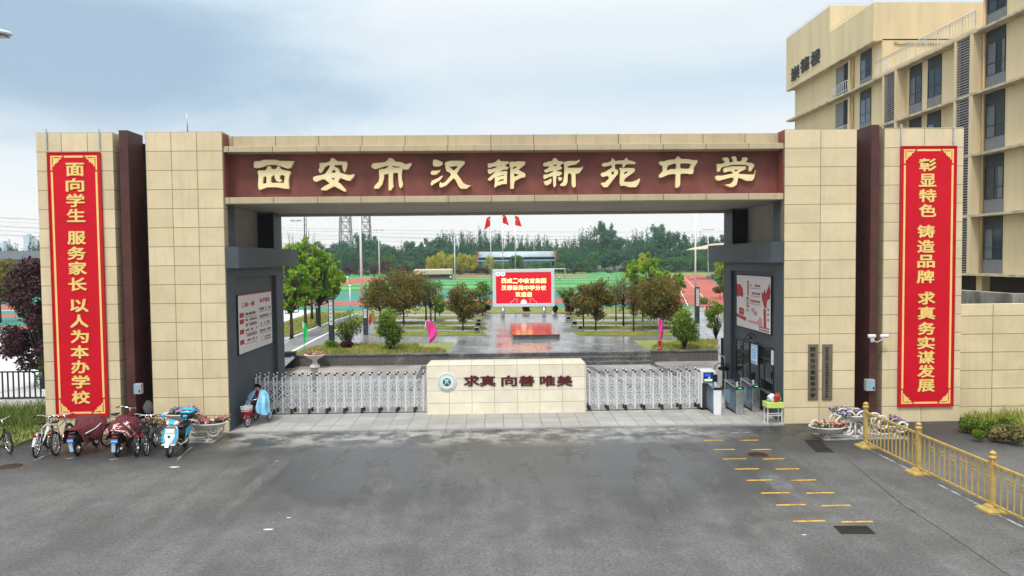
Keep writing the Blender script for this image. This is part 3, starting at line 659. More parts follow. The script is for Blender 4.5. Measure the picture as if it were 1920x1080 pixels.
# the nine raised characters of the name: outlines in 1/14.4 px of the frieze
NAME = [
 ((470, 290), [[(105,215),(135,190),(270,185),(370,150),(690,148),(800,180),(900,178),(1180,188),(1090,350),(1040,375),(970,365),(800,305),(690,275),(480,275),(330,330),(240,355),(130,358),(103,335)],
  [(200,470),(235,435),(390,445),(440,410),(480,320),(530,320),(580,400),(690,400),(760,318),(800,350),(815,400),(970,440),(1060,450),(1090,485),(1050,560),(1030,700),(1035,860),(1050,910),(1010,925),(900,910),(700,880),(460,880),(350,915),(265,950),(235,930),(220,850),(230,560)],
  [(350,615),(410,580),(445,600),(445,780),(360,800),(330,780)],[(570,590),(640,548),(660,550),(665,620),(710,710),(780,742),(850,710),(795,660),(790,580),(830,550),(900,552),(940,590),(915,780),(830,770),(585,775),(550,740),(555,660)]]),
 ((580, 290), [[(290,235),(460,230),(580,180),(600,105),(665,105),(760,185),(960,200),(990,192),(1030,240),(1000,400),(960,475),(925,430),(890,275),(690,280),(675,340),(750,360),(800,400),(840,500),(1040,555),(1120,560),(1215,535),(1215,580),(1110,705),(1030,700),(840,625),(770,745),(850,795),(990,960),(990,995),(940,990),(850,940),(680,855),(460,965),(335,962),(330,925),(440,850),(560,790),(540,755),(420,665),(360,665),(190,735),(120,690),(115,630),(150,595),(300,570),(440,530),(530,400),(575,320),(545,275),(430,330),(380,420),(320,488),(290,485),(260,415),(295,340)],
  [(590,500),(640,415),(690,405),(720,440),(720,500)],[(580,640),(710,625),(670,705)]]),
 ((690, 290), [[(105,300),(140,245),(230,235),(460,215),(530,165),(565,105),(655,105),(700,150),(740,195),(900,215),(1010,265),(1080,262),(1160,232),(1180,262),(1090,400),(980,402),(860,330),(620,290),(440,315),(240,385),(160,385),(105,330)],
  [(305,430),(345,400),(460,395),(550,345),(575,305),(640,305),(690,355),(900,360),(935,400),(910,500),(910,650),(940,780),(935,860),(880,908),(850,850),(830,650),(820,510),(800,490),(690,495),(675,560),(675,760),(690,860),(620,965),(570,965),(565,500),(500,530),(435,535),(430,640),(385,800),(290,918),(180,918),(175,870),(300,730),(320,640)]]),
 ((800, 290), [[(190,145),(270,145),(425,210),(430,265),(340,318),(220,320),(185,300),(170,240)],[(115,490),(150,445),(290,440),(370,420),(350,460),(270,530),(170,548),(125,525)],[(115,790),(150,715),(300,650),(425,575),(430,600),(350,700),(200,790),(130,835)],
  [(495,240),(530,205),(660,175),(880,175),(1025,190),(1020,250),(900,370),(810,515),(920,670),(980,770),(1090,830),(1180,840),(1080,918),(930,920),(870,860),(790,690),(725,635),(530,830),(420,878),(360,878),(348,800),(375,750),(430,785),(520,740),(665,560),(650,500),(540,440),(520,380)],[(595,325),(830,305),(840,345),(740,445)]]),
 ((905, 290), [[(145,250),(280,240),(375,190),(430,130),(480,185),(705,195),(705,225),(605,290),(615,320),(705,350),(660,400),(540,405),(430,480),(590,455),(645,450),(662,480),(650,560),(650,790),(540,795),(390,840),(350,880),(318,875),(335,760),(335,600),(210,705),(150,690),(145,665),(370,455),(310,465),(205,518),(170,515),(145,480),(145,405),(240,400),(385,350),(385,322),(300,320),(180,360),(145,340)],
  [(470,325),(490,290),(540,280),(530,305)],[(385,595),(590,535),(580,575),(395,615)],[(400,720),(500,665),(580,668),(580,705),(400,745)],
  [(720,235),(770,195),(870,205),(960,190),(1140,195),(1140,265),(955,415),(1130,510),(1155,560),(1130,615),(1050,620),(870,710),(840,800),(835,920),(755,918),(748,350),(725,290)],[(800,370),(850,320),(950,305),(870,385),(815,400)],[(840,500),(1005,550),(850,615)]]),
 ((1010, 290), [[(120,265),(155,225),(200,225),(270,190),(360,185),(395,105),(450,103),(490,130),(540,185),(660,195),(655,235),(565,300),(620,360),(600,400),(470,430),(465,450),(610,480),(620,520),(560,570),(475,580),(462,700),(460,840),(430,880),(400,850),(385,580),(290,600),(150,662),(130,620),(135,555),(240,545),(400,470),(395,440),(290,450),(205,490),(160,455),(155,420),(210,405),(285,345),(260,305),(180,318),(130,300)],[(375,300),(430,265),(490,265),(490,305),(395,325)],
  [(135,735),(240,705),(325,655),(350,690),(320,780),(215,835),(170,810)],[(520,630),(560,610),(630,640),(600,700),(545,700)],
  [(680,225),(715,195),(820,180),(1020,180),(1090,145),(1095,185),(1000,265),(850,285),(765,330),(790,370),(1130,365),(1180,335),(1180,370),(1090,500),(985,520),(990,700),(995,850),(955,890),(910,870),(895,800),(890,560),(860,505),(800,505),(775,560),(770,740),(735,820),(680,850),(590,840),(580,815),(660,745),(690,600),(695,360)]]),
 ((1120, 290), [[(115,270),(155,235),(250,230),(370,185),(400,103),(460,150),(465,188),(600,165),(725,160),(760,103),(805,105),(810,160),(930,180),(1030,225),(1000,260),(860,250),(770,265),(700,350),(680,340),(680,250),(500,250),(462,285),(465,380),(550,440),(545,520),(440,650),(300,830),(265,878),(170,878),(105,800),(110,770),(200,765),(320,650),(300,590),(250,570),(140,605),(95,560),(95,525),(130,495),(190,490),(385,365),(395,295),(370,280),(190,328),(130,300)],[(365,490),(400,445),(455,475),(445,530),(390,560)],
  [(590,380),(620,362),(680,380),(780,368),(980,378),(1005,410),(985,470),(760,630),(710,690),(720,745),(930,748),(1060,700),(1135,650),(1140,690),(1100,800),(1030,878),(850,878),(760,845),(690,835),(630,845),(605,780),(612,600),(620,440)],[(705,510),(740,460),(850,450),(770,530),(715,532)]]),
 ((1228, 290), [[(105,225),(125,190),(230,190),(370,150),(540,135),(600,60),(630,60),(700,125),(880,130),(1030,160),(1105,150),(1140,190),(1030,360),(1025,480),(1000,520),(950,525),(840,510),(710,510),(670,540),(665,810),(640,870),(590,900),(550,880),(555,700),(565,545),(520,520),(440,525),(370,535),(170,618),(110,615),(115,550),(200,470),(215,380),(195,300),(130,270)],
  [(300,400),(340,300),(400,272),(540,232),(575,270),(575,370),(535,400),(420,400),(310,445)],[(665,260),(690,235),(850,235),(960,250),(970,280),(925,380),(860,395),(690,385),(665,360)]]),
 ((1334, 285), [[(130,335),(260,330),(365,290),(345,250),(290,190),(320,160),(420,155),(450,190),(465,265),(485,300),(580,270),(575,215),(535,160),(560,130),(630,130),(660,165),(660,255),(740,270),(790,255),(835,205),(820,165),(920,150),(965,185),(950,225),(900,262),(960,300),(1070,305),(1140,355),(1120,410),(1045,515),(1010,515),(995,460),(1015,400),(930,345),(830,340),(560,345),(410,380),(280,410),(235,450),(220,510),(170,535),(148,515),(145,390)],
  [(320,450),(380,430),(540,395),(840,395),(890,390),(920,430),(900,470),(760,530),(700,580),(730,605),(1000,620),(1150,625),(1155,610),(1130,720),(1080,775),(940,778),(780,710),(705,690),(690,780),(660,890),(560,950),(480,945),(360,895),(520,865),(590,790),(600,700),(570,690),(480,695),(190,778),(150,770),(105,725),(105,670),(135,650),(280,650),(500,605),(580,595),(570,560),(525,515),(450,520),(370,550),(330,540),(318,510)],[(595,500),(640,470),(700,480),(700,510),(640,545)]])]
for (ox, oy), loops in NAME:
    cu = bpy.data.curves.new('t', 'CURVE'); cu.dimensions = '2D'; cu.fill_mode = 'BOTH'; cu.extrude = .055; cu.bevel_depth = .008; cu.bevel_resolution = 0
    for lp in loops:
        s = cu.splines.new('POLY'); s.points.add(len(lp)-1); s.use_cyclic_u = True
        for k, (a, b) in enumerate(lp): q = Q(ox+a/14.4, oy+b/14.4, .50); s.points[k].co = (q[0], q[2], 0, 1)
    a, f = curve_mesh(cu); MB().add(np.stack([a[:, 0], .505-a[:, 2], a[:, 1]], 1).tolist(), f).build('character', 'gold_leaf', G)

# ------------------------------------------------------------------ things fixed to the gate
def banner(label, tl, br, chars, ch):
    a, b = Q(*tl, -.05), Q(*br, -.05); x0, x1, z1, z0 = a[0], b[0], a[2], b[2]; cx = (x0+x1)/2
    B = thing('banner_board', label, 'banner', (cx, -.05, z0), 0, 'red couplet boards on the gate pillars')
    MB().box(x0, x1, -.055, -.004, z0, z1).build('board', 'banner_red', B)
    rim = MB(); t = .035
    rim.box(x0-t, x0, -.075, -.002, z0-t, z1+t).box(x1, x1+t, -.075, -.002, z0-t, z1+t).box(x0, x1, -.075, -.002, z1, z1+t).box(x0, x1, -.075, -.002, z0-t, z0)
    rim.build('rim', 'banner_rim', B)
    g = MB(); m = .07; w = .06; yy = (-.063, -.0555); gx, gz = .42, .50
    for x in (x0+m, x1-m-w): g.box(x, x+w, *yy, z0+m+gz, z1-m-gz)
    for z in (z0+m, z1-m-w): g.box(x0+m+gx, x1-m-gx, *yy, z, z+w)
    g.build('gold_line', 'gold_paint', B)
    for sx in (1, -1):                                      # fretwork corner pieces
        for sz in (1, -1):
            c = MB(); ox = (x0+m if sx > 0 else x1-m); oz = (z0+m if sz > 0 else z1-m)
            def bx(a0, a1, c0, c1): c.box(ox+sx*a0, ox+sx*a1, *yy, oz+sz*c0, oz+sz*c1)
            bx(0, .37, 0, .045); bx(0, .045, .045, .45); bx(.075, .11, .045, .32); bx(.11, .32, .075, .11); bx(.14, .175, .11, .25); bx(.175, .25, .14, .18); bx(.205, .235, .18, .21)
            c.prism([(ox+sx*p, -.060, oz+sz*q) for p, q in ((.10, .12), (.33, .05), (.30, .10), (.24, .14), (.20, .20), (.14, .24), (.10, .30), (.05, .36))], (0, .004, 0))
            c.build('corner_fret', 'gold_paint', B)
    for t, (x, y) in zip(chars, ch):
        q = Q(x, y, -.06); mb = MB(); bold(mb, t, (q[0], -.0555, q[2]), .585, .435, .010, .038, mi=1); bold(mb, t, (q[0], -.066, q[2]), .565, .415, .010, .024, mi=0)
        mb.build('character', ['gold_paint', 'gold_edge'], B)
    return B
banner('red couplet board beginning 面向学生, on the pillar beside the black fence', (90, 288), (202, 779), '面向学生服务家长以人为本办学校',
       [(141,318),(141,347),(142,376),(143,404),(144,446),(144,475),(146,503),(146,533),(149,573),(149,602),(150,631),(150,660),(151,688),(152,716),(152,745)])
banner('red couplet board beginning 彰显特色, on the pillar beside the golden railing', (1691, 276), (1785, 760), '彰显特色铸造品牌求真务实谋发展',
       [(1739,309),(1739,338),(1739,367),(1739,395),(1736,434),(1736,462),(1736,490),(1735,519),(1737,559),(1737,587),(1737,616),(1736,643),(1736,670),(1736,696),(1736,723)])
for x, lb in ((88, 'outermost'), (187, 'nearer the brown column')):
    q = Q(x, 265, 0); o = MB().box(q[0]-.02, q[0]+.02, -.05, -.002, 8.95, HG+.1).build('hanger_strap', 'steel'); tag(o, 'metal strap over the pillar top holding the 面向学生 board, '+lb, 'strap', 'straps holding the couplet boards')
for x, lb in ((1689, 'nearer the brown column'), (1787, 'outermost')):
    q = Q(x, 258, 0); o = MB().box(q[0]-.02, q[0]+.02, -.05, -.002, 8.95, HG+.1).build('hanger_strap', 'steel'); tag(o, 'metal strap over the pillar top holding the 彰显特色 board, '+lb, 'strap', 'straps holding the couplet boards')
q = Q(352, 246, .3); tag(MB().tube([(q[0]-.02, .3, q[2]+.62), (q[0], .3, q[2]-.05)], [.008, .022], 6).build('lightning_rod', 'steel'), 'thin lightning rod standing on top of the gate pillar', 'rod')

def plaque(label, x0, x1, y0, y1, text, w, h, top, pitch, wt=.02):
    a, b = Q(x0, y0, 0), Q(x1, y1, 0)
    T = thing('plaque', label, 'plaque', ((a[0]+b[0])/2, -.03, b[2]), 0, 'vertical name plaques beside the gate')
    MB().box(a[0], b[0], -.04, -.003, b[2], a[2]).build('plate', 'brushed_brass', T, bevel=.006)
    for i, t in enumerate(text):
        q = Q((x0+x1)/2, top+pitch*i, -.04); MB(); bold(MB(), t, (q[0], -.0405, q[2]), w, h, .006, wt).build('character', 'black_ink', T)
plaque('brushed metal plaque with nine bold black characters, nearer the desk', 1515, 1533, 645.5, 749.5, '西安市汉都新苑中学', .17, .15, 655, 10.8, .035)
plaque('brushed metal plaque with one thin column of small characters, nearer the brown column', 1541.5, 1559.5, 645.5, 749.5, '西安市西咸二中教育集团汉都新苑中学分校', .105, .072, 653, 5.05, .012)

# posters in the gatehouse niches
def poster_left():
    x = XL+.02-.13+.004; c = [R(a, b, x) for a, b in ((444, 555.5), (507.3, 546.2), (508.9, 643.3), (445.8, 664.9))]
    y0, y1 = (c[0][1]+c[3][1])/2, (c[1][1]+c[2][1])/2; z1, z0 = (c[0][2]+c[1][2])/2, (c[2][2]+c[3][2])/2
    T = thing('notice_board', 'white board with red headings 三风一训 and 办学理念 on the slate wall', 'board', (x, (y0+y1)/2, z0))
    MB().box(x, x+.03, y0, y1, z0, z1).build('panel', 'poster_white', T)
    fr = MB().box(x, x+.045, y0-.03, y0, z0-.03, z1+.03).box(x, x+.045, y1, y1+.03, z0-.03, z1+.03).box(x, x+.045, y0, y1, z0-.03, z0); fr.build('frame', 'dark_brown', T)
    MB().box(x, x+.047, y0, y1, z1, z1+.04).build('frame', 'poster_red', T)
    w, h = y1-y0, z1-z0; ink = MB(); red = MB(); ex, en = (0, 1, 0), (1, 0, 0); xx = x+.0305
    def tx(mb, t, u, v, ww, hh, wt=.02): bold(mb, t, (xx, y0+u*w, z0+v*h), ww*w, hh*h, .004, .008, ex, (0, 0, 1), en)
    tx(red, '三风一训', .27, .83, .36, .085, .03); tx(red, '办学理念', .78, .86, .32, .085, .03)
    for k, (v, t) in enumerate(((.655, '校训'), (.545, '校风'), (.37, '教风'), (.19, '学风'))):
        red.box(xx, xx+.004, y0+.04*w, y0+.15*w, z0+(v-.035)*h, z0+(v+.045)*h); mb2 = ink
        ink.box(xx, xx+.003, y0+.18*w, y0+.50*w, z0+(v-.05)*h, z0+(v-.042)*h)
        g = np.random.default_rng(k)
        for ln in range(1 if k < 2 else 2):
            if k == 0: tx(ink, '求真 向善 唯美', .34, v+.01, .30, .05, .03)
            else:
                for u in np.arange(.20, .49, .036): # unreadable lines: rows of small marks
                    if g.random() > .22: zc = z0+(v+.012+ln*.085)*h; ink.box(xx, xx+.003, y0+(u)*w, y0+(u+.024)*w, zc-.02*h, zc+.022*h)
    for k in range(4):
        v = .70-.135*k; ink.box(xx, xx+.003, y0+.60*w, y0+.97*w, z0+(v-.05)*h, z0+(v-.042)*h); g = np.random.default_rng(9+k)
        for u in np.arange(.61, .95, .036):
            if g.random() > .18: ink.box(xx, xx+.003, y0+u*w, y0+(u+.024)*w, z0+(v-.02)*h, z0+(v+.022+.01*g.random())*h)
    for ln in range(2):
        for u in np.arange(.77, .95, .03): ink.box(xx, xx+.003, y0+u*w, y0+(u+.02)*w, z0+(.155-.05*ln)*h, z0+(.185-.05*ln)*h)
    ink.tube([(xx, y0+.70*w+.05*w*math.cos(a), z0+.15*h+.045*h*math.sin(a)) for a in np.arange(0, 2*PI, .5)], .006, 5, closed=True)
    ink.build('lettering', 'poster_ink', T); red.build('heading', 'poster_red', T)
poster_left()
def poster_right():
    x = XN-.006; c = [R(a, b, x) for a, b in ((1447.5, 519.6), (1382.7, 515), (1383, 610), (1447.3, 627))]
    y0, y1 = (c[0][1]+c[3][1])/2, (c[1][1]+c[2][1])/2; z1, z0 = (c[0][2]+c[1][2])/2, (c[2][2]+c[3][2])/2; w, h = y1-y0, z1-z0
    T = thing('poster_board', 'white poster with red flag, tower and hand shapes above the gatehouse windows', 'poster', (x, (y0+y1)/2, z0))
    MB().box(x-.03, x, y0, y1, z0, z1).build('panel', 'poster_white', T)
    MB().box(x-.045, x, y0-.03, y0, z0-.03, z1+.03).box(x-.045, x, y1, y1+.03, z0-.03, z1+.03).box(x-.045, x, y0, y1, z0-.03, z0).box(x-.045, x, y0, y1, z1, z1+.03).build('frame', 'dark_brown', T)
    xx = x-.0305
    def pt(u, v): return (xx, y1-u*w, z0+v*h)              # u runs as seen from the passage
    def pl(mb, pts, d=.004): mb.prism([pt(u, v) for u, v in pts], (-d, 0, 0))
    red, ink, pink, flag = MB(), MB(), MB(), MB()
    pl(flag, ((0, .84), (.05, .81), (.10, .83), (.15, .79), (.20, .72), (.21, .62), (.20, .57), (.12, .60), (.06, .57), (0, .59)))          # flag
    pl(red, ((.76, .60), (.75, .72), (.80, .70), (.83, .78), (.86, .70), (.93, .82), (.95, .90), (.985, .75), (.97, .62), (.90, .58), (.88, .45), (.84, .42), (.80, .50))) # torch
    pl(red, ((.80, .42), (.87, .42), (.88, .08), (.81, .09)))
    pl(red, ((.0, .24), (.30, .20), (.30, .13), (.0, .18))); pl(red, ((.08, .245), (.23, .23), (.23, .30), (.08, .315))); pl(red, ((.06, .325), (.25, .305), (.22, .36), (.10, .375)))   # gate tower
    pl(pink, ((.44, .36), (.50, .41), (.55, .38), (.56, .33), (.62, .36), (.63, .28), (.57, .27), (.52, .32)))
    pl(pink, ((.36, .15), (.50, .17), (.58, .15), (.66, .20), (.70, .27), (.75, .24), (.79, .09), (.60, .11), (.36, .125)))
    for v in np.arange(.64, .90, .035): red.box(xx-.004, xx, y1-.385*w, y1-.335*w, z0+(v-.012)*h, z0+(v+.016)*h)
    for k, t in enumerate('立德树人'): letter(red, t, pt(.35, .57-.075*k), .10*w, .06*h, .004, .03, (0, -1, 0), (0, 0, 1), (-1, 0, 0))
    for v in (.80, .655, .51):
        g = np.random.default_rng(int(v*100))
        for u in np.arange(.43, .72, .042):
            if g.random() > .12: red.box(xx-.004, xx, y1-(u+.03)*w, y1-u*w, z0+v*h, z0+(v+.042)*h)
        ink.box(xx-.003, xx, y1-.72*w, y1-.43*w, z0+(v-.035)*h, z0+(v-.026)*h)
    for ln in range(2):
        for u in np.arange(.68, .93, .04): ink.box(xx-.003, xx, y1-(u+.028)*w, y1-u*w, z0+(.065-.045*ln)*h, z0+(.095-.045*ln)*h)
    for v in (.40, .31, .22): ink.box(xx-.003, xx, y1-.94*w, y1-.91*w, z0+v*h, z0+(v+.04)*h)
    flag.build('flag_print', 'poster_red', T); red.build('red_print', 'poster_red', T); ink.build('lettering', 'poster_ink', T); pink.build('pink_print', 'poster_pink', T)
poster_right()
# small things on the gatehouse wall and the columns
a, b = R(1418.5, 648, XN-.16), R(1408, 680, XN-.16); ys0, ys1 = a[1], b[1]; zs0, zs1 = b[2], a[2]
T = thing('hanging_sign', 'blue and white hanging sign under a black lamp by the windows', 'sign', (XN-.16, (ys0+ys1)/2, zs0))
MB().box(XN-.16, XN-.13, ys0, ys1, zs0, zs1).build('board', 'sign_pale', T)
MB().box(XN-.164, XN-.1605, ys0+.02, ys1-.02, zs0+.03, zs0+.15*(zs1-zs0)).box(XN-.164, XN-.1605, ys0+.02, ys1-.02, zs1-.06*(zs1-zs0), zs1-.02).build('band', 'sign_blue', T)
mb = MB()
for k in range(4):
    for j in range(4): mb.box(XN-.164, XN-.1605, ys0+(.16+.18*j)*(ys1-ys0), ys0+(.28+.18*j)*(ys1-ys0), zs0+(.28+.14*k)*(zs1-zs0), zs0+(.36+.14*k)*(zs1-zs0))
mb.build('lettering', 'sign_blue', T)
MB().bar((XN+.02, (ys0+ys1)/2, zs1+.05), (XN-.17, (ys0+ys1)/2, zs1+.05), .03).build('bracket', 'black_plastic', T)
q = R(1410, 640, XN-.15); T = thing('wall_lamp', 'black dome lamp above the hanging sign', 'lamp', (XN, q[1], q[2]))
MB().lathe([(.02, .16), (.06, .14), (.17, .05), (.18, 0)], (XN-.3, q[1], q[2]+.1), 14).build('shade', 'black_plastic', T); MB().tube([(XN, q[1], q[2]+.18), (XN-.2, q[1], q[2]+.29), (XN-.3, q[1], q[2]+.25)], .018, 6).build('arm', 'black_plastic', T)
q = R(1449, 671, XN-.16); T = thing('notice_plate', 'small red and white notice plate beside the gatehouse window', 'sign', (XN, q[1], q[2]-.2))
MB().box(XN-.165, XN-.145, q[1]-.02, q[1]+.14, q[2]-.24, q[2]+.24).build('plate', 'white_plastic', T); MB().box(XN-.145, XN-.02, q[1]+.02, q[1]+.12, q[2]-.24, q[2]+.24).build('box', 'red_lamp', T)
q = R(1362, 664, XR-.05); T = thing('wall_lamp', 'white curved swan neck lamp on the corner of the slate gatehouse', 'lamp', (XR, q[1], q[2]-.3))
MB().tube([(XR-.03, q[1], q[2]-1.2), (XR-.12, q[1], q[2]-.4), (XR-.14, q[1], q[2]-.1), (XR-.27, q[1], q[2]-.06), (XR-.36, q[1], q[2]+.05), (XR-.38, q[1], q[2]+.24)], [.018]*2+[.03]*4, 8).build('arm', 'white_plastic', T)
MB().lathe([(.02, .0), (.06, .03), (.05, .12), (.015, .15)], (XR-.38, q[1], q[2]+.22), 12).build('lamp_head', 'white_plastic', T)
def meter(label, x0, x1, y0, y1, X0, face):
    a, b = Q(x0, y0, -.1), Q(x1, y1, -.1)
    T = thing('meter_box', label, 'meter box', ((a[0]+b[0])/2, 0, b[2]), 0, 'meter boxes on the brown columns')
    MB().box(a[0], b[0], -.20, -.021, b[2], a[2]).build('case', 'meter_grey', T, bevel=.015)
    w = b[0]-a[0]; MB().box(a[0]+.12*w, a[0]+.66*w, -.206, -.2005, b[2]+.10, a[2]-.06).build('window', 'meter_blue', T); MB().box(a[0]+.72*w, a[0]+.9*w, -.206, -.2005, b[2]+.05, b[2]+.14).build('label_plate', 'black_plastic', T)
meter('grey meter box on the brown column behind the parked mopeds', 253, 267, 719, 738, 0, 1)
meter('grey meter box with a pale blue front on the brown column by the flower stand', 1622, 1638, 711, 732, 0, 1)
q = Q(1635, 632, -.02); T = thing('security_camera', 'pair of white dome cameras on one bracket on the brown column', 'camera', (q[0], -.02, q[2]-.1))
mb = MB().box(q[0]-.05, q[0]+.05, -.06, -.021, q[2]-.16, q[2]+.02); mb.tube([(q[0], -.06, q[2]-.1), (q[0]+.05, -.25, q[2]-.14), (q[0]+.17, -.3, q[2]-.05), (q[0]+.2, -.3, q[2]+.04)], .015, 6); mb.tube([(q[0], -.06, q[2]-.02), (q[0]-.12, -.22, q[2]+.02)], .015, 6); mb.build('bracket', 'white_plastic', T)
for dx, sg in ((-.16, -1), (.24, 1)):
    c = (q[0]+dx, -.3, q[2]+.06); o = MB().loft([[(c[0]+sg*t, c[1]+r*math.cos(k), c[2]+.015*sg*t+r*math.sin(k)) for k in np.arange(0, 2*PI, PI/5)] for t, r in ((-.12, .05), (-.1, .062), (.1, .062), (.13, .055))]).build('camera_body', 'white_plastic', T)
    MB().lathe([(.045, 0), (.045, .012), (.02, .02)], (c[0]+sg*.13, c[1], c[2]), 10, axis='x').build('lens', 'black_plastic', o)
q = Q(281, 762, .4); g = np.random.default_rng(3); rings = []
for k in range(8):
    z = q[2]+.2-.06*k; r = .03+.12*math.sin(PI*(k+.3)/8.2); rings.append([(q[0]+r*(1+.25*g.random())*math.cos(t), -.1+.4+r*.6*math.sin(t), z+.02*g.random()) for t in np.arange(0, 2*PI, PI/6)])
tag(MB().loft(rings, smooth=False).build('plastic_bag', 'stand_grey'), 'crumpled grey plastic bag hanging in the slot beside the pillar', 'bag')

# ------------------------------------------------------------------ stone sign wall in the gateway
a, b = Q(801, 777, 2.05), Q(1099, 776, 2.05); zs = Q(801, 681, 2.05)[2]; x0, x1 = a[0], b[0]
T = thing('sign_wall', 'low cream stone wall with green round emblem and maroon motto 求真向善唯美', 'sign wall', ((x0+x1)/2, 2.05, 0))
prof = [(2.05, -.02), (2.05, zs-.05), (2.19, zs+.02), (2.62, zs+.02), (2.70, zs-.05), (2.70, -.02)]
mb = MB(); c = .12
mb.prism([(x0, y, z) for y, z in ((2.05, -.02), (2.05, zs-.09), (2.62, zs-.09), (2.62, -.02))], (x1-x0, 0, 0))
mb.loft([[(x0, 2.05, zs-.09), (x1, 2.05, zs-.09), (x1, 2.62, zs-.09), (x0, 2.62, zs-.09)], [(x0+c, 2.20, zs+.03), (x1-c, 2.20, zs+.03), (x1-c, 2.60, zs+.03), (x0+c, 2.60, zs+.03)]], smooth=False)
mb.build('wall', 'sand_stone', T)
for t, xx in zip('求真向善唯美', (884, 914, 954, 987, 1026, 1058)):
    q = Q(xx+.5, 714, 2.05); bold(MB(), t, (q[0], 2.048, q[2]), .55, .38, .03, .030).build('character', 'maroon_letter', T)
q = Q(838, 716, 2.05); r = .335
E_ = MB().lathe([(r, 0), (r, .03), (r-.02, .035)], (q[0], 2.049, q[2]), 40, axis='y').build('emblem', 'white_plastic', T)
MB().lathe([(.145, .036), (.145, .042), (.0, .042)], (q[0], 2.049, q[2]), 32, axis='y').build('disc', 'emblem_green', E_)
MB().ring((q[0], 2.012, q[2]), .235, .006, 'y', 40, 6).build('emblem_ring', 'emblem_teal', E_)
mb = MB()
for k in range(34): # lettering round the rim, too small to read in the photograph
    t = -PI*.28+k*PI*1.56/33; p = np.array([q[0]+.285*math.cos(t), 2.011, q[2]+.285*math.sin(t)]); d = np.array([math.cos(t), 0, math.sin(t)]); s = np.array([-math.sin(t), 0, math.cos(t)])
    mb.bar(p-d*.018, p+d*.018, .014, .006, up=(0, 1, 0))
for k in range(7):
    t = -PI/2+(k-3)*.2; p = np.array([q[0]+.285*math.cos(t), 2.011, q[2]+.285*math.sin(t)]); d = np.array([math.cos(t), 0, math.sin(t)]); mb.bar(p-d*.022, p+d*.022, .036, .006, up=(0, 1, 0))
mb.build('rim_lettering', 'emblem_ink', E_)
mb = MB()
for s in (-1, 1):
    mb.tube([(q[0]+s*.085, 2.004, q[2]+.085), (q[0]+s*.04, 2.004, q[2]+.06), (q[0]+s*.022, 2.004, q[2]), (q[0]+s*.05, 2.004, q[2]-.06), (q[0]+s*.085, 2.004, q[2]-.10)], [.012, .016, .018, .014, .008], 6)
mb.tube([(q[0]-.02, 2.004, q[2]+.07), (q[0], 2.004, q[2]+.03), (q[0]+.02, 2.004, q[2]+.085)], .010, 6)
mb.build('emblem_figure', 'white_plastic', E_)

# ------------------------------------------------------------------ sliding gates
def sliding_gate(label, xs, y, zp):
    T = thing('sliding_gate', label, 'gate', (sum(xs)/len(xs), y, zp), 0, 'retractable lattice gates')
    H, d = 1.36, .20
    def post_mb(x):
        mb = MB()
        for s in (-1, 1):
            mb.box(x-.023, x+.023, y+s*d-.022, y+s*d+.022, zp+.06, zp+H)
        mb.bar((x, y-d, zp+.42), (x, y+d, zp+.42), .02); mb.bar((x, y-d, zp+H-.06), (x, y+d, zp+H-.06), .02)
        return mb
    p0 = post_mb(xs[0]).build('post', 'aluminium', T)
    cap = MB()
    for s in (-1, 1):
        cap.box(xs[0]-.036, xs[0]+.036, y+s*d-.03, y+s*d+.03, zp+H-.005, zp+H+.055); cap.ball((xs[0], y+s*d, zp+H+.06), .036, 8, 5, sc=(1.1, 1.2, .7))
    c0 = cap.build('post_cap', ['chrome'], p0)
    for s in (-1, 1):
        MB().box(xs[0]-.037, xs[0]+.037, y+s*d-.032, y+s*d-.0295, zp+H-.02, zp+H+.03).build('cap_band', 'black_plastic', p0)
    for x in xs[1:]:
        c = p0.copy(); COL.objects.link(c); c.parent = T; c.location = (x-xs[0], 0, 0)
        for ch in p0.children: k = ch.copy(); COL.objects.link(k); k.parent = c
    for s in (-1, 1):
        lat = MB()
        for a, b in zip(xs[:-1], xs[1:]):
            for z in (.17, .47, .77):
                yy = y+s*(d-.03)
                lat.bar((a, yy, zp+z), (b, yy, zp+z+.30), .024, .012, up=(0, 1, 0)); lat.bar((a, yy+.014, zp+z+.30), (b, yy+.014, zp+z), .024, .012, up=(0, 1, 0))
                lat.box((a+b)/2-.015, (a+b)/2+.015, yy-.012, yy+.024, zp+z+.135, zp+z+.165, 1)
            m = (a+b)/2; lat.bar((a, yy, zp+1.07), (m, yy, zp+1.14), .026, .01, up=(0, 1, 0)); lat.bar((m, yy, zp+1.14), (b, yy, zp+1.07), .026, .01, up=(0, 1, 0))
        lat.build('lattice', ['aluminium', 'black_plastic'], T)
    w0 = None
    for i, x in enumerate(xs[::2]):
        if w0 is None:
            w = MB()
            for s in (-1, 1):
                w.lathe([(.012, -.02), (.055, -.018), (.062, 0), (.055, .018), (.012, .02)], (x, y+s*d, zp+.062), 14, axis='y')
                w.box(x-.03, x+.03, y+s*d-.032, y+s*d+.032, zp+.07, zp+.20, 1)
            w0 = w.build('wheel', ['black_rubber', 'black_plastic'], T)
        else:
            c = w0.copy(); COL.objects.link(c); c.parent = T; c.location = (x-xs[0], 0, 0)
    MB().bar((xs[0]-.1, y-d+.02, zp+.012), (xs[-1]+.1, y-d+.02, zp+.012), .03, .02).build('rail', 'grate_iron', T)
    return T
sliding_gate('long white lattice sliding gate between the seated person and the stone sign wall', [float(Q(484+16.35*k, 740, 2.62)[0]) for k in range(20)], 2.62, .03)
gx = [float(Q(1104+16.9*k, 740, 2.45)[0]) for k in range(13)]
T = sliding_gate('short white lattice sliding gate between the stone sign wall and the turnstiles', gx, 2.45, .03)
hx = gx[-1]+.09
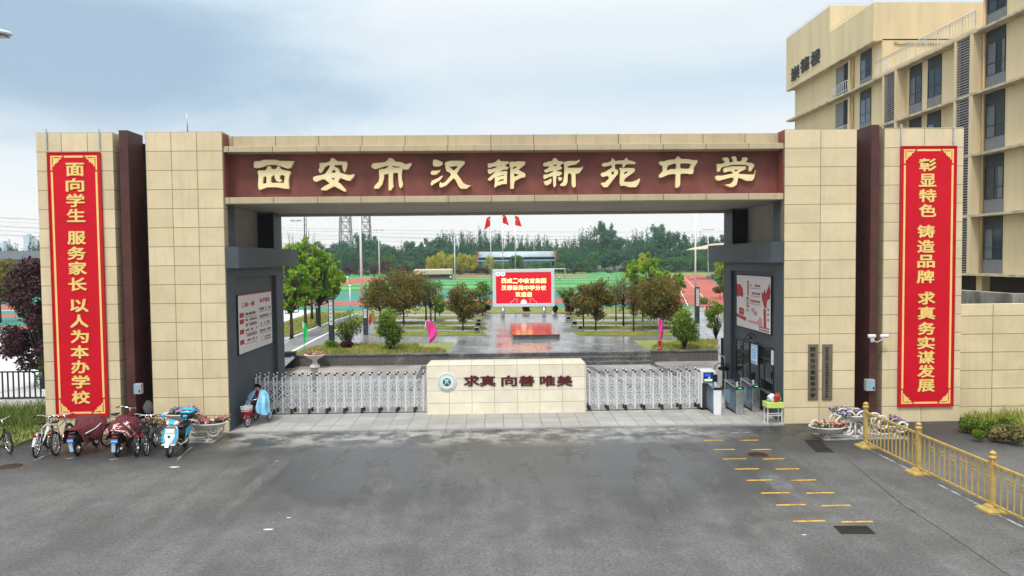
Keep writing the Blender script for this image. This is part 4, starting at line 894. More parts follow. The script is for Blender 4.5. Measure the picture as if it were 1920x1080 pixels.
mb = MB().box(hx-.04, hx, 2.1, 2.8, .06, 1.42).box(hx+.44, hx+.48, 2.1, 2.8, .06, 1.42).box(hx, hx+.44, 2.12, 2.78, .98, 1.40); mb.build('drive_head', 'white_plastic', T, bevel=.02)
o = MB().box(hx+.04, hx+.40, 2.095, 2.119, 1.02, 1.36).build('display', 'black_plastic', T)
MB().box(hx+.08, hx+.30, 2.09, 2.0945, 1.22, 1.32).build('screen', 'led_blue', o); MB().box(hx+.07, hx+.36, 2.09, 2.0945, 1.05, 1.13).build('screen', 'lcd', o); MB().box(hx+.2, hx+.28, 2.09, 2.0945, 1.15, 1.20).build('screen', 'led_green', o)
mb = MB().box(hx+.005, hx+.435, 2.16, 2.74, .12, .975)
for k in range(7): mb.bar((hx+.01, 2.155, .18+.12*k), (hx+.43, 2.155, .30+.12*k), .05, .012, up=(0, 1, 0))
mb.build('drive_cover', 'louver_dark', T)
mb = MB().box(hx-.06, hx+.50, 2.1, 2.8, .05, .12)
for x in (hx+.02, hx+.42):
    for y in (2.14, 2.76): mb.lathe([(.01, -.025), (.05, -.02), (.055, 0), (.05, .02), (.01, .025)], (x, y, .085), 12, axis='y')
mb.build('drive_base', 'black_plastic', T)

# ------------------------------------------------------------------ turnstiles
def turnstile(label, xc, yf, flip, led):
    T = thing('turnstile', label, 'turnstile', (xc, yf, .03), 0, 'card turnstiles in the gateway')
    w, z0, ln = .13, .03, 1.25; pr = [(xc-w, yf, z0), (xc-w, yf, .93), (xc-w, yf+.06, .96), (xc-w, yf+ln, 1.02), (xc-w, yf+ln, z0)]
    MB().box(xc-w, xc+w, yf, yf+.08, z0, .90).box(xc-w, xc+w, yf+ln-.12, yf+ln, z0, .98).build('end_post', 'white_plastic' if led < 0 else 'steel', T, bevel=.012)
    MB().box(xc-w+.02, xc+w-.02, yf+.081, yf+ln-.121, z0+.06, .9).build('side_panel', 'slate_pale', T)
    mb = MB()
    for s in (-1, 1): mb.box(xc+s*(w-.02), xc+s*(w-.008), yf+.2, yf+ln-.3, z0+.1, .72)
    mb.build('infill', 'clear_glass_blue', T)
    MB().prism([(xc-w-.005, yf-.005, .905), (xc-w-.005, yf-.005, .955), (xc-w-.005, yf+ln+.005, 1.035), (xc-w-.005, yf+ln+.005, .985)], (2*w+.01, 0, 0)).build('lid', 'steel', T, bevel=.01)
    o = MB().box(xc-w-.006, xc+w+.006, yf-.012, yf+.05, .885, .962).build('display', 'black_plastic', T)
    if led >= 0: MB().box(xc-.06, xc+.06, yf-.016, yf-.0125, .92, .945).build('light', 'led_green', o)
    for s in (-1, 1):
        if (flip >> (0 if s < 0 else 1)) & 1: MB().prism([(xc+s*w, yf+.62, .30), (xc+s*(w+.08), yf+.62, .32), (xc+s*(w+.27), yf+.62, .70), (xc+s*(w+.25), yf+.62, .74), (xc+s*w, yf+.62, .80)], (0, .02, 0)).build('flap', 'clear_glass_blue', T)
    mb = MB().bar((xc+.02, yf+.35, .98), (xc+.02, yf+.35, 1.10), .035); o = mb.build('reader_arm', 'white_plastic', T)
    MB().box(xc-.07, xc+.11, yf+.36, yf+.39, 1.09, 1.36).build('face_reader', 'black_plastic', o, bevel=.01)
    MB().box(xc-.05, xc+.09, yf+.354, yf+.3595, 1.14, 1.33).build('screen', 'dark_glass', o)
    return T
turnstile('white ended turnstile beside the sliding gate motor head', 7.54, 1.28, 2, -1)
turnstile('steel turnstile with green light standing in the middle of the three', 8.30, 1.28, 3, 1)
turnstile('steel turnstile closest to the gatehouse windows, behind the lime desk', 8.98, 1.6, 1, 1)

# ------------------------------------------------------------------ lime desk and what stands on it
D0 = P(1438, 801, 0); dxl, dyl = 8.70, -.28
T = thing('school_desk', 'lime green school desk on pale legs at the gateway corner', 'desk', (8.93, 0, .0))
x0, x1, y0, y1, zt_ = 8.66, 9.22, -.22, .22, .72
MB().box(x0, x1, y0, y1, zt_-.025, zt_).box(x0+.005, x1-.005, y0+.003, y0+.02, zt_-.165, zt_-.026).box(x0+.005, x0+.02, y0+.021, y1-.02, zt_-.165, zt_-.026).box(x1-.02, x1-.005, y0+.021, y1-.02, zt_-.165, zt_-.026).box(x0+.02, x1-.02, y0+.021, y1-.02, zt_-.165, zt_-.15).build('desk_top', 'desk_lime', T, bevel=.008)
for x in (x0+.05, x1-.05):
    mb = MB().bar((x, y0+.08, .03), (x, y0+.08, zt_-.166), .035).bar((x, y1-.08, .03), (x, y1-.08, zt_-.166), .035).bar((x, y0-.02, .018), (x, y1+.02, .018), .04, .035); mb.build('leg', 'desk_leg', T)
mb = MB().bar((x0+.05, y0+.08, .37), (x1-.05, y0+.08, .37), .025).bar((x0+.05, y0+.08, .30), (x1-.05, y0+.08, .30), .025)
for k in range(7): mb.bar((x0+.09+.06*k, y0+.08, .30), (x0+.09+.06*k, y0+.08, .37), .012)
mb.build('stretcher', 'desk_leg', T)
def sack(c, r, h, seed, ms, name):
    g = np.random.default_rng(seed); rings = []
    for k in range(9):
        t = k/8; rr = r*(.8+.5*math.sin(PI*t*.9)) if t < .75 else r*(.95-2.3*(t-.75)); 
        rings.append([(c[0]+rr*(1+.26*g.normal())*math.cos(a), c[1]+rr*.8*(1+.26*g.normal())*math.sin(a), c[2]+h*t) for a in np.arange(0, 2*PI, PI/7)])
    return MB().loft(rings, smooth=True)
c = (8.90, .02, zt_); S = sack(c, .11, .26, 2, None, 'b').build('shopping_bag', 'white_plastic'); tag(S, 'white plastic shopping bag with a blue patch standing on the lime desk', 'bag')
mb = MB().ball((c[0]+.0, c[1]-.125, c[2]+.12), .04, 10, 6, sc=(1, .25, 1)); o = mb.build('patch', 'sign_blue', S, world=False)
S = sack((9.03, -.06, zt_), .075, .30, 11, None, 'b').build('shopping_bag', 'red_paint'); tag(S, 'red plastic shopping bag leaning on the white bag on the desk', 'bag')
mb = MB().lathe([(.055, 0), (.06, .02), (.06, .17), (.03, .23), (.022, .27), (.026, .275), (.026, .30)], (9.16, .06, zt_), 14); S = mb.build('bottle', 'bottle_green'); tag(S, 'green plastic bottle with a white label on the lime desk', 'bottle')
MB().lathe([(.062, .06), (.062, .13)], (9.16, .06, zt_), 14).build('label_band', 'white_plastic', S, world=False)
tag(MB().lathe([(.03, 0), (.036, .09), (.034, .09), (.028, .006)], (8.80, -.05, zt_), 12).build('cup', 'clear_glass_blue'), 'small clear cup on the lime desk', 'cup')

# ------------------------------------------------------------------ flower stands
leafmat('petal_pink', [(.75, .12, .12), (.85, .32, .26), (.90, .60, .55), (.55, .05, .07)], .25)
leafmat('petal_purple', [(.16, .05, .35), (.35, .20, .55), (.65, .50, .75), (.09, .03, .18)], .25)
leafmat('petal_mixed', [(.20, .09, .35), (.60, .45, .62), (.60, .10, .20), (.40, .30, .55)], .25)
leafmat('herb_green', [(.03, .10, .015), (.07, .17, .03), (.12, .22, .05)], .3)
def bowl(T, c, r, pm, seed, h=.2, ell=.72):
    B = MB().lathe([(.08, -.02), (r*.45, 0), (r*.8, .07), (r*.98, .17), (r*1.05, .19), (r*1.05, .215), (r*.95, .215), (r*.9, .17)], c, 24, sy=ell).build('flower_bowl', 'stone_white', T)
    MB().lathe([(0, .18), (r*.9, .17)], c, 16, sy=ell).build('soil', 'soil', B)
    g = np.random.default_rng(seed); off = OFF[B.name]
    cl = [(c[0]+g.uniform(-.75, .75)*r-off[0], c[1]+g.uniform(-.5, .5)*r-off[1], c[2]+.22+h*.4*g.random()-off[2], r*.33, r*.28, h*.6) for k in range(9)]
    crown('blossom', cl, 340, .034, pm, T, seed, up=.8, aspect=.9); crown('greenery', [(a, b, z-.05, p, q, s) for a, b, z, p, q, s in cl], 420, .045, 'herb_green', T, seed+50, up=.5)
def scroll(mb, c, r, turns, s, t0=0, w=.05, d=.06):
    pts = []
    for k in range(int(turns*14)+1):
        a = t0+s*2*PI*k/14; rr = r*(1-.72*k/(turns*14)); pts.append((c[0]+rr*math.cos(a), c[1], c[2]+rr*math.sin(a)))
    for a, b in zip(pts[:-1], pts[1:]): mb.bar(a, b, w, d, up=(0, 1, 0)) if False else None
    mb.tube(pts, [w*.62]*(len(pts)-1)+[w*.9], 7)
def flower_stand(label, base, xs, zs, ys, pms, seed, mir=1):
    T = thing('flower_stand', label, 'flower stand', base, 0, 'white scrollwork flower stands'); bx, by, bz = base
    for x, z, y, pm in zip(xs, zs, ys, pms): bowl(T, (x, y, z), .52, pm, seed); seed += 3
    fr = MB(); xa, xb = min(xs), max(xs)
    for y in (by-.16, by+.16):
        for x, z, yy in zip(xs, zs, ys):
            fr.tube([(x, y, .02), (x, y, z)], .03, 6); 
        fr.tube([(xa-.1, y, .05), (xb+.1, y, .05)], .028, 6)
    for x, z in zip(xs, zs): fr.bar((x, by-.3, .02), (x, by+.3, .02), .06, .045)
    fr.build('frame', 'stone_white', T); sc = MB()
    for y in (by-.2, by+.2):
        scroll(sc, (xa+.42, y, .42), .30, 1.5, 1, -PI/2); scroll(sc, (xa-.18, y, .33), .20, 1.4, -1, 0); scroll(sc, (xb-.42, y, .42), .30, 1.5, -1, -PI/2); scroll(sc, (xb+.18, y, .33), .20, 1.4, 1, PI)
        m = xs[1]; scroll(sc, (m-.22, y, .62), .2, 1.4, 1, 0); scroll(sc, (m+.22, y, .62), .2, 1.4, -1, PI); scroll(sc, (m-.25, y, .24), .17, 1.3, -1, 0); scroll(sc, (m+.25, y, .24), .17, 1.3, 1, PI)
        sc.tube([(xa+.1, y, .12), (xa+.5, y, .10), (m-.1, y, .16)], .028, 6); sc.tube([(xb-.1, y, .12), (xb-.5, y, .10), (m+.1, y, .16)], .028, 6)
    sc.build('scrollwork', 'stone_white', T)
    MB().box(xa-.2, xb+.25, by-.42, by+.42, 0, .022).build('foot_slab', 'path_stone', T)
    return T
b1, b2, b3 = Q(1551, 801, -1.9), Q(1597, 778, -1.7), Q(1664, 795, -1.5)
flower_stand('white scroll flower stand with pink and purple bowls behind the golden railing', (b2[0], -1.75, 0), (b1[0], b2[0], b3[0]), (b1[2]-.17, b2[2]-.17, b3[2]-.17), (-1.9, -1.72, -1.6), ('petal_pink', 'petal_purple', 'petal_mixed'), 3)
b1, b2, b3 = Q(293, 798, -.95), Q(340, 777, -.85), Q(393, 795, -.95)
flower_stand('white scroll flower stand with purple bowl on top behind the blue scooter', (b2[0], -.9, 0), (b1[0], b2[0], b3[0]), (b1[2]-.15, b2[2]-.16, b3[2]-.15), (-.95, -.85, -.95), ('petal_pink', 'petal_purple', 'petal_pink'), 23)

# ------------------------------------------------------------------ golden railing
posts = [np.array((10.41, -2.96)), np.array((10.41, -5.47)), np.array((10.41, -8.10)), np.array((10.41, -10.7))]
def rail_post(i, p):
    T = thing('railing_post', ('golden railing post standing beside the flower stand', 'golden railing post, second from the flower stand', 'golden railing post, third from the flower stand')[i], 'post', (p[0], p[1], 0), 0, 'posts of the golden railing')
    x, y = p
    MB().box(x-.05, x+.05, y-.05, y+.05, .06, 1.12).build('shaft', 'rail_gold', T, bevel=.008)
    MB().lathe([(.10, 1.12), (.10, 1.16), (.075, 1.18), (.075, 1.21), (.085, 1.22), (.085, 1.25), (.02, 1.29)], (x, y, 0), 4).build('finial', 'rail_gold', T)
    MB().loft([[(x-a, y-a, z), (x+a, y-a, z), (x+a, y+a, z), (x-a, y+a, z)] for a, z in ((.22, 0), (.22, .045), (.12, .09), (.10, .13), (.065, .15))], smooth=False).build('foot', 'rail_gold', T)
    for o in T.children:
        if 'finial' in o.name: pass
def rail_panel(i, a, b):
    T = thing('barrier_railing', ('golden railing panel beginning at the flower stand', 'golden railing panel between the second and third posts', 'golden railing panel cut off by the picture edge')[i], 'railing', (a[0], (a[1]+b[1])/2, 0), 0, 'panels of the golden railing')
    x = a[0]; y0, y1 = a[1]-.06, b[1]+.06; m = MB(); m.bar((x, y0, 1.0), (x, y1, 1.0), .06, .045).bar((x, y0, .16), (x, y1, .16), .05, .04); m.build('rail', 'rail_gold', T)
    n = 13; bl = MB(); dg = MB()
    for k in range(1, n):
        y = y0+(y1-y0)*k/n; bl.bar((x, y, .18), (x, y, .98), .024)
        if k % 2 == 0:
            y2 = y0+(y1-y0)*(k+1)/n if k+1 < n else y1; 
            for z in (.72, .80): dg.bar((x, y, z), (x, y2, z), .022, .022)
    bl.build('baluster', 'rail_gold', T); dg.build('rail_ornament', 'rail_gold', T)
for i, p in enumerate(posts[:3]): rail_post(i, p)
for i in range(3): rail_panel(i, posts[i], posts[i+1])

# ------------------------------------------------------------------ drains and manholes
def grate(label, pts, n):
    T = thing('drain_grate', label, 'drain grate', (*np.mean(pts, 0)[:2], 0), 0, 'iron drain grates in the road'); a, b, c, d = [np.array((*p[:2], .006)) for p in pts]
    MB().quad(a-(0, 0, .002), b-(0, 0, .002), c-(0, 0, .002), d-(0, 0, .002)).build('pit', 'void_dark', T); m = MB()
    for k in range(n+1): t = k/n; m.bar(a+(b-a)*t, d+(c-d)*t, .018, .012)
    for t in (0, .34, .67, 1): m.bar(a+(d-a)*t, b+(c-b)*t, .022, .012)
    m.build('bars', 'grate_iron', T)
g4 = [P(1563, 987), P(1625, 987), P(1641, 1001), P(1578, 1001)]; grate('dark iron drain grate set in the open asphalt below the yellow dashes', g4, 14)
grate('iron drain grate at the foot of the flower stand, further from the camera', [P(1508, 825), P(1538, 825), P(1549, 837), P(1519, 837)], 10)
grate('iron drain grate at the foot of the flower stand, nearer the camera', [P(1521, 838.5), P(1551, 838.5), P(1563, 848), P(1531, 848)], 10)
def manhole(label, c, r):
    T = thing('manhole_cover', label, 'manhole cover', (c[0], c[1], 0), 0, 'rusty manhole covers'); m = MB().lathe([(r, 0), (r, .008), (r*.86, .010), (r*.85, .005), (0, .005)], (c[0], c[1], 0), 36); m.build('rim', 'rust_iron', T)
    m = MB().lathe([(r*.83, .0055), (r*.83, .009), (0, .009)], (c[0], c[1], 0), 32)
    for k in range(-4, 5): m.bar((c[0]-r*.7, c[1]+k*r*.17, .011), (c[0]+r*.7, c[1]+k*r*.17, .011), .03, .005) if abs(k) < 4 else None
    m.build('lid', 'grate_iron', T)
manhole('rusty round manhole cover among the yellow dashes', P(1421, 853), .33); manhole('brown round manhole cover in front of the bicycles', P(18, 875), .36)
for xx, yy, w in ((503, 993, .1), (541, 971, .05), (327, 876, .13), (1508, 1003, .05), (519, 865, .04)):
    c = P(xx, yy); struct(MB().poly([(c[0]+w*math.cos(k)*(1+.3*math.sin(3*k)), c[1]+w*.4*math.sin(k), .004) for k in np.arange(0, 2*PI, .6)]).build('paint_scrap', 'line_paint'))

# ------------------------------------------------------------------ bicycles, mopeds, the tricycle
def wheel(T, x, r, tw=.028, rim='chrome', spokes=14, y=0.0, name='wheel'):
    W_ = MB().ring((x, y, r), r-tw, tw, 'y', 30, 8).build(name, 'black_rubber', T, world=False)
    MB().ring((x, y, r), r-2.1*tw, tw*.42, 'y', 30, 6).build('rim', rim, W_, world=False)
    s = MB()
    for k in range(spokes):
        a = 2*PI*k/spokes; sg = .02 if k % 2 else -.02
        s.tube([(x, y+sg, r), (x+(r-2.1*tw)*math.cos(a), y, r+(r-2.1*tw)*math.sin(a))], .0035, 4)
    s.lathe([(.012, -.04), (.028, -.035), (.02, 0), (.028, .035), (.012, .04)], (x, y, r), 10, axis='y'); s.build('spokes', rim, W_, world=False)
    return W_
def bicycle(label, loc, rz, fm, fender=None, basket=False, rack=True, lean=6, lamp=True):
    T = thing('bicycle', label, 'bicycle', loc, rz, 'bicycles parked by the gate'); T.rotation_euler = (math.radians(lean), 0, rz); r = .33; L_ = .53
    wheel(T, -L_, r); wheel(T, L_, r)
    bb, st, hd, hb = (-.08, 0, .29), (-.24, 0, .74), (.36, 0, .80), (.41, 0, .64)
    f = MB(); f.tube([bb, st], .017, 8).tube([bb, hb], .019, 8).tube([st, hd], .016, 8).tube([hd, hb], .019, 8)
    for s in (-.05, .05): f.tube([bb, (-L_, s, r)], .010, 6).tube([(-.22, s*.3, .70), (-L_, s, r)], .009, 6)
    f.build('frame', fm, T, world=False)
    f = MB()
    for s in (-.045, .045): f.tube([(.415, s*.5, .62), (.45, s, .5), (L_, s, r)], .012, 6)
    f.build('fork', fm, T, world=False)
    h = MB().tube([hd, (.335, 0, .96)], .014, 8).tube([(.22, -.29, 1.0), (.30, -.22, 1.01), (.34, -.05, .97), (.34, .05, .97), (.30, .22, 1.01), (.22, .29, 1.0)], .012, 8); h.build('handlebar', 'chrome', T, world=False)
    g = MB()
    for s in (-1, 1): g.tube([(.13, s*.30, .99), (.235, s*.285, 1.0)], .019, 8)
    g.build('grips', 'black_plastic', T, world=False)
    MB().tube([st, (-.27, 0, .88)], .013, 8).build('seat_post', 'chrome', T, world=False)
    MB().loft([[(x, w*math.cos(a), z+h_*math.sin(a)) for a in np.arange(0, 2*PI, PI/6)] for x, w, z, h_ in ((-.42, .05, .925, .02), (-.38, .105, .92, .035), (-.28, .085, .915, .035), (-.15, .03, .91, .028), (-.10, .012, .905, .015))]).build('saddle', 'black_plastic', T, world=False)
    c = MB().lathe([(.085, -.006), (.085, .006)], (bb[0], -.05, bb[2]), 18, axis='y'); 
    for s in (-1, 1): c.tube([(bb[0], s*.055, bb[2]), (bb[0]+s*.11, s*.07, bb[2]-s*.12)], .010, 6); c.box(bb[0]+s*.11-.045, bb[0]+s*.11+.045, s*.11-.035, s*.11+.035, bb[2]-s*.12-.012, bb[2]-s*.12+.012)
    c.build('crankset', 'black_plastic', T, world=False)
    if fender:
        for x, a0, a1 in ((-L_, .15, 3.0), (L_, .55, 2.7)):
            m = MB(); ps = [(a0+(a1-a0)*k/12) for k in range(13)]
            for a, b in zip(ps[:-1], ps[1:]):
                R1 = r+.012; m.quad(*[(x+R1*math.cos(t), s, r+R1*math.sin(t)) for t, s in ((a, -.03), (a, .03), (b, .03), (b, -.03))])
            m.prism([(x+(r+.012)*math.cos(t), .0, r+(r+.012)*math.sin(t)) for t in ps]+[(x+(r+.03)*math.cos(t), .0, r+(r+.03)*math.sin(t)) for t in ps[::-1]], (0, .03, 0)); m.build('mudguard', fender, T, world=False)
    if rack:
        m = MB()
        for s in (-.06, 0, .06): m.tube([(-.28, s, .72), (-.82, s, .73)], .008, 6)
        for s in (-.06, .06): m.tube([(-.72, s, .73), (-L_, s, r)], .007, 6)
        m.build('rack', 'black_plastic', T, world=False)
    if lamp: MB().lathe([(.0, .02), (.03, .018), (.035, 0)], (-.83, 0, .66), 10, axis='x').box(-.83, -.82, -.05, .05, .63, .69).build('tail_lamp', 'red_lamp', T, world=False)
    if basket:
        m = MB()
        for z in (.68, .76, .84, .92): m.tube([(.44, -.14, z), (.74, -.16, z), (.74, .16, z), (.44, .14, z)], .006, 5, closed=True)
        for k in range(5):
            t = -.14+.07*k; m.tube([(.74, t, .68), (.74, t, .92)], .005, 5).tube([(.44, t, .68), (.44, t, .92)], .005, 5)
        m.build('basket', 'black_plastic', T, world=False)
    MB().tube([(-.45, .06, .28), (-.38, .17, .01)], .010, 6).build('kickstand', 'chrome', T, world=False)
    return T
bicycle('white framed bicycle with pale mudguards, parked between the grass verge and the maroon quilts', (-13.02, -2.10, 0), math.radians(106), 'white_paint', 'white_paint', True)
bicycle('grey bicycle with dark mudguards standing close beside the white bicycle', (-12.52, -1.90, 0), math.radians(101), 'steel', 'black_plastic', False, lean=-5)
bicycle('red bicycle parked between the two mopeds under maroon quilts', (-11.38, -1.0, 0), math.radians(80), 'red_paint', 'black_plastic', False, lamp=False)
bicycle('black bicycle parked nearest the floral quilt moped', (-10.22, -2.12, 0), math.radians(104), 'black_plastic', 'black_plastic', False, lean=5)
bicycle('dark bicycle parked between a black bicycle and the blue white scooter', (-9.90, -2.14, 0), math.radians(103), 'roof_dark', 'black_plastic', True, lean=-4)
p = P(19, 850); bicycle('black bicycle cut off by the picture edge beside the grass verge', (p[0]-.42, p[1]+.32, 0), math.radians(-38), 'black_plastic', 'black_plastic', False)

def sec(z, x0, x1, w, n=18, e=2.6, dz=0.0):
    r = []
    for k in range(n):
        a = 2*PI*k/n; ca, sa = math.cos(a), math.sin(a)
        r.append(((x0+x1)/2+(x1-x0)/2*math.copysign(abs(ca)**(2/e), ca), w*math.copysign(abs(sa)**(2/e), sa), z+dz*ca))
    return r
def xsec(x, z0, z1, w, n=18, e=2.6):
    return [(x, w*math.copysign(abs(math.sin(2*PI*k/n))**(2/e), math.sin(2*PI*k/n)), (z0+z1)/2+(z1-z0)/2*math.copysign(abs(math.cos(2*PI*k/n))**(2/e), math.cos(2*PI*k/n))) for k in range(n)]
def scooter(label, loc, rz):
    T = thing('scooter', label, 'scooter', loc, rz); T.rotation_euler = (math.radians(-3), 0, rz)
    wheel(T, .62, .235, .05, 'chrome', 6); wheel(T, -.60, .235, .055, 'chrome', 6)
    m = MB()
    for s in (-.075, .075): m.tube([(.62, s, .235), (.52, s, .62)], .02, 8)
    m.build('fork', 'chrome', T, world=False)
    ps = [(.45+(2.9-.45)*k/10) for k in range(11)]; m = MB()
    m.prism([(.62+.255*math.cos(t), -.06, .235+.255*math.sin(t)) for t in ps]+[(.62+.285*math.cos(t), -.06, .235+.285*math.sin(t)) for t in ps[::-1]], (0, .12, 0)); m.build('mudguard', 'scooter_white', T, world=False, bevel=.01)
    MB().loft([sec(.36, .38, .70, .13), sec(.44, .40, .74, .19), sec(.60, .42, .70, .225), sec(.80, .42, .62, .205), sec(.93, .40, .54, .15)]).build('front_shield', 'scooter_white', T, world=False)
    m = MB()
    for s in (-1, 1): m.prism([(.735, s*.10, .47), (.70, s*.20, .50), (.60, s*.212, .80), (.55, s*.16, .90), (.585, s*.15, .88), (.66, s*.16, .66)], (.012, s*.012, 0))
    m.build('side_flash', 'scooter_blue', T, world=False)
    MB().prism([(.645, -.125, .76), (.645, .125, .76), (.565, .14, .88), (.565, -.14, .88)], (.02, 0, .008)).build('number_panel', 'flower_pale' if False else 'stone_white', T, world=False)
    MB().prism([(.578, -.15, .885), (.578, .15, .885), (.545, .145, .925), (.545, -.145, .925)], (.02, 0, .006)).build('grille', 'black_plastic', T, world=False)
    MB().lathe([(.035, 0), (.035, .02), (.02, .024)], (.69, 0, .655), 12, axis='x').build('badge', 'black_plastic', T, world=False)
    MB().box(.60, .76, -.2, .2, .385, .415).build('bumper', 'scooter_white', T, world=False, bevel=.012)
    MB().loft([xsec(.33, .93, 1.04, .16), xsec(.42, .93, 1.10, .20), xsec(.50, .95, 1.08, .17), xsec(.56, .97, 1.03, .10)]).build('handlebar_cowl', 'scooter_white', T, world=False)
    MB().loft([xsec(.40, 1.085, 1.115, .10), xsec(.48, 1.05, 1.10, .11), xsec(.56, .99, 1.045, .085), xsec(.57, 1.0, 1.03, .06)]).build('headlamp_trim', 'scooter_blue', T, world=False)
    m = MB().tube([(.34, -.34, 1.02), (.40, -.18, 1.0), (.40, .18, 1.0), (.34, .34, 1.02)], .017, 8); m.build('handlebar', 'black_plastic', T, world=False)
    for s in (-1, 1):
        o = MB().tube([(.38, s*.24, 1.02), (.36, s*.30, 1.20)], .008, 6).build('mirror_arm', 'black_plastic', T, world=False)
        MB().loft([xsec(.33, 1.19, 1.23, .03), xsec(.355, 1.17, 1.27, .075), xsec(.38, 1.17, 1.27, .07), xsec(.40, 1.19, 1.25, .03)]).build('mirror', 'scooter_blue', o, world=False)
        for v in o.children: v.data.transform(Matrix.Translation((0, s*.34, 0)))
    MB().box(-.22, .45, -.15, .15, .30, .345).build('footboard', 'black_plastic', T, world=False, bevel=.012)
    m = MB()
    for s in (-1, 1): m.tube([(.40, s*.17, .40), (.20, s*.17, .29), (-.25, s*.175, .29), (-.48, s*.17, .40)], .02, 8)
    m.build('side_rail', 'scooter_white', T, world=False)
    MB().loft([xsec(-.20, .36, .70, .15), xsec(-.35, .40, .76, .19), xsec(-.60, .50, .77, .18), xsec(-.88, .60, .74, .10)]).build('body', 'black_plastic', T, world=False)
    for s in (-1, 1): MB().prism([(-.18, s*.165, .46), (-.24, s*.172, .70), (-.48, s*.195, .72), (-.80, s*.13, .74), (-.70, s*.165, .62), (-.42, s*.195, .54)], (0, s*.018, 0)).build('side_panel', 'scooter_blue', T, world=False)
    for s in (-1, 1): MB().prism([(-.42, s*.198, .52), (-.70, s*.170, .60), (-.92, s*.09, .70), (-.80, s*.14, .55), (-.50, s*.198, .43)], (0, s*.016, 0)).build('tail_panel', 'scooter_white', T, world=False)
    MB().loft([xsec(-.12, .74, .78, .09), xsec(-.18, .73, .82, .14), xsec(-.45, .74, .84, .155), xsec(-.72, .76, .86, .13), xsec(-.80, .78, .83, .08)]).build('seat', 'black_plastic', T, world=False)
    B = MB().loft([xsec(-.62, .93, 1.08, .15), xsec(-.68, .90, 1.09, .20), xsec(-.92, .90, 1.09, .20), xsec(-.98, .93, 1.07, .15)]).build('top_box', 'black_plastic', T, world=False)
    MB().loft([xsec(-.60, 1.085, 1.14, .16), xsec(-.68, 1.08, 1.22, .205), xsec(-.85, 1.08, 1.26, .205), xsec(-.98, 1.085, 1.18, .16)]).build('lid', 'scooter_blue', B, world=False)
    MB().prism([(-.610, -.12, 1.10), (-.610, .12, 1.10), (-.668, .15, 1.205), (-.668, -.15, 1.205)], (.014, 0, .006)).build('backrest_pad', 'black_plastic', B, world=False)
    m = MB()
    for s in (-.1, .1): m.tube([(-.60, s, .80), (-.80, s, .90), (-.95, s, .905)], .012, 6)
    m.build('rack', 'black_plastic', T, world=False); MB().tube([(-.30, -.14, .28), (-.18, -.30, .01)], .012, 6).build('kickstand', 'black_plastic', T, world=False)
    MB().lathe([(.03, 0), (.035, .25), (.028, .30)], (-.55, -.15, .28), 10, axis='x').build('exhaust', 'steel', T, world=False)
    T.scale = (.9, .9, .9); return T
scooter('blue and white scooter with a blue lidded top box facing the road', (-9.12, -2.25, 0), math.radians(-88))

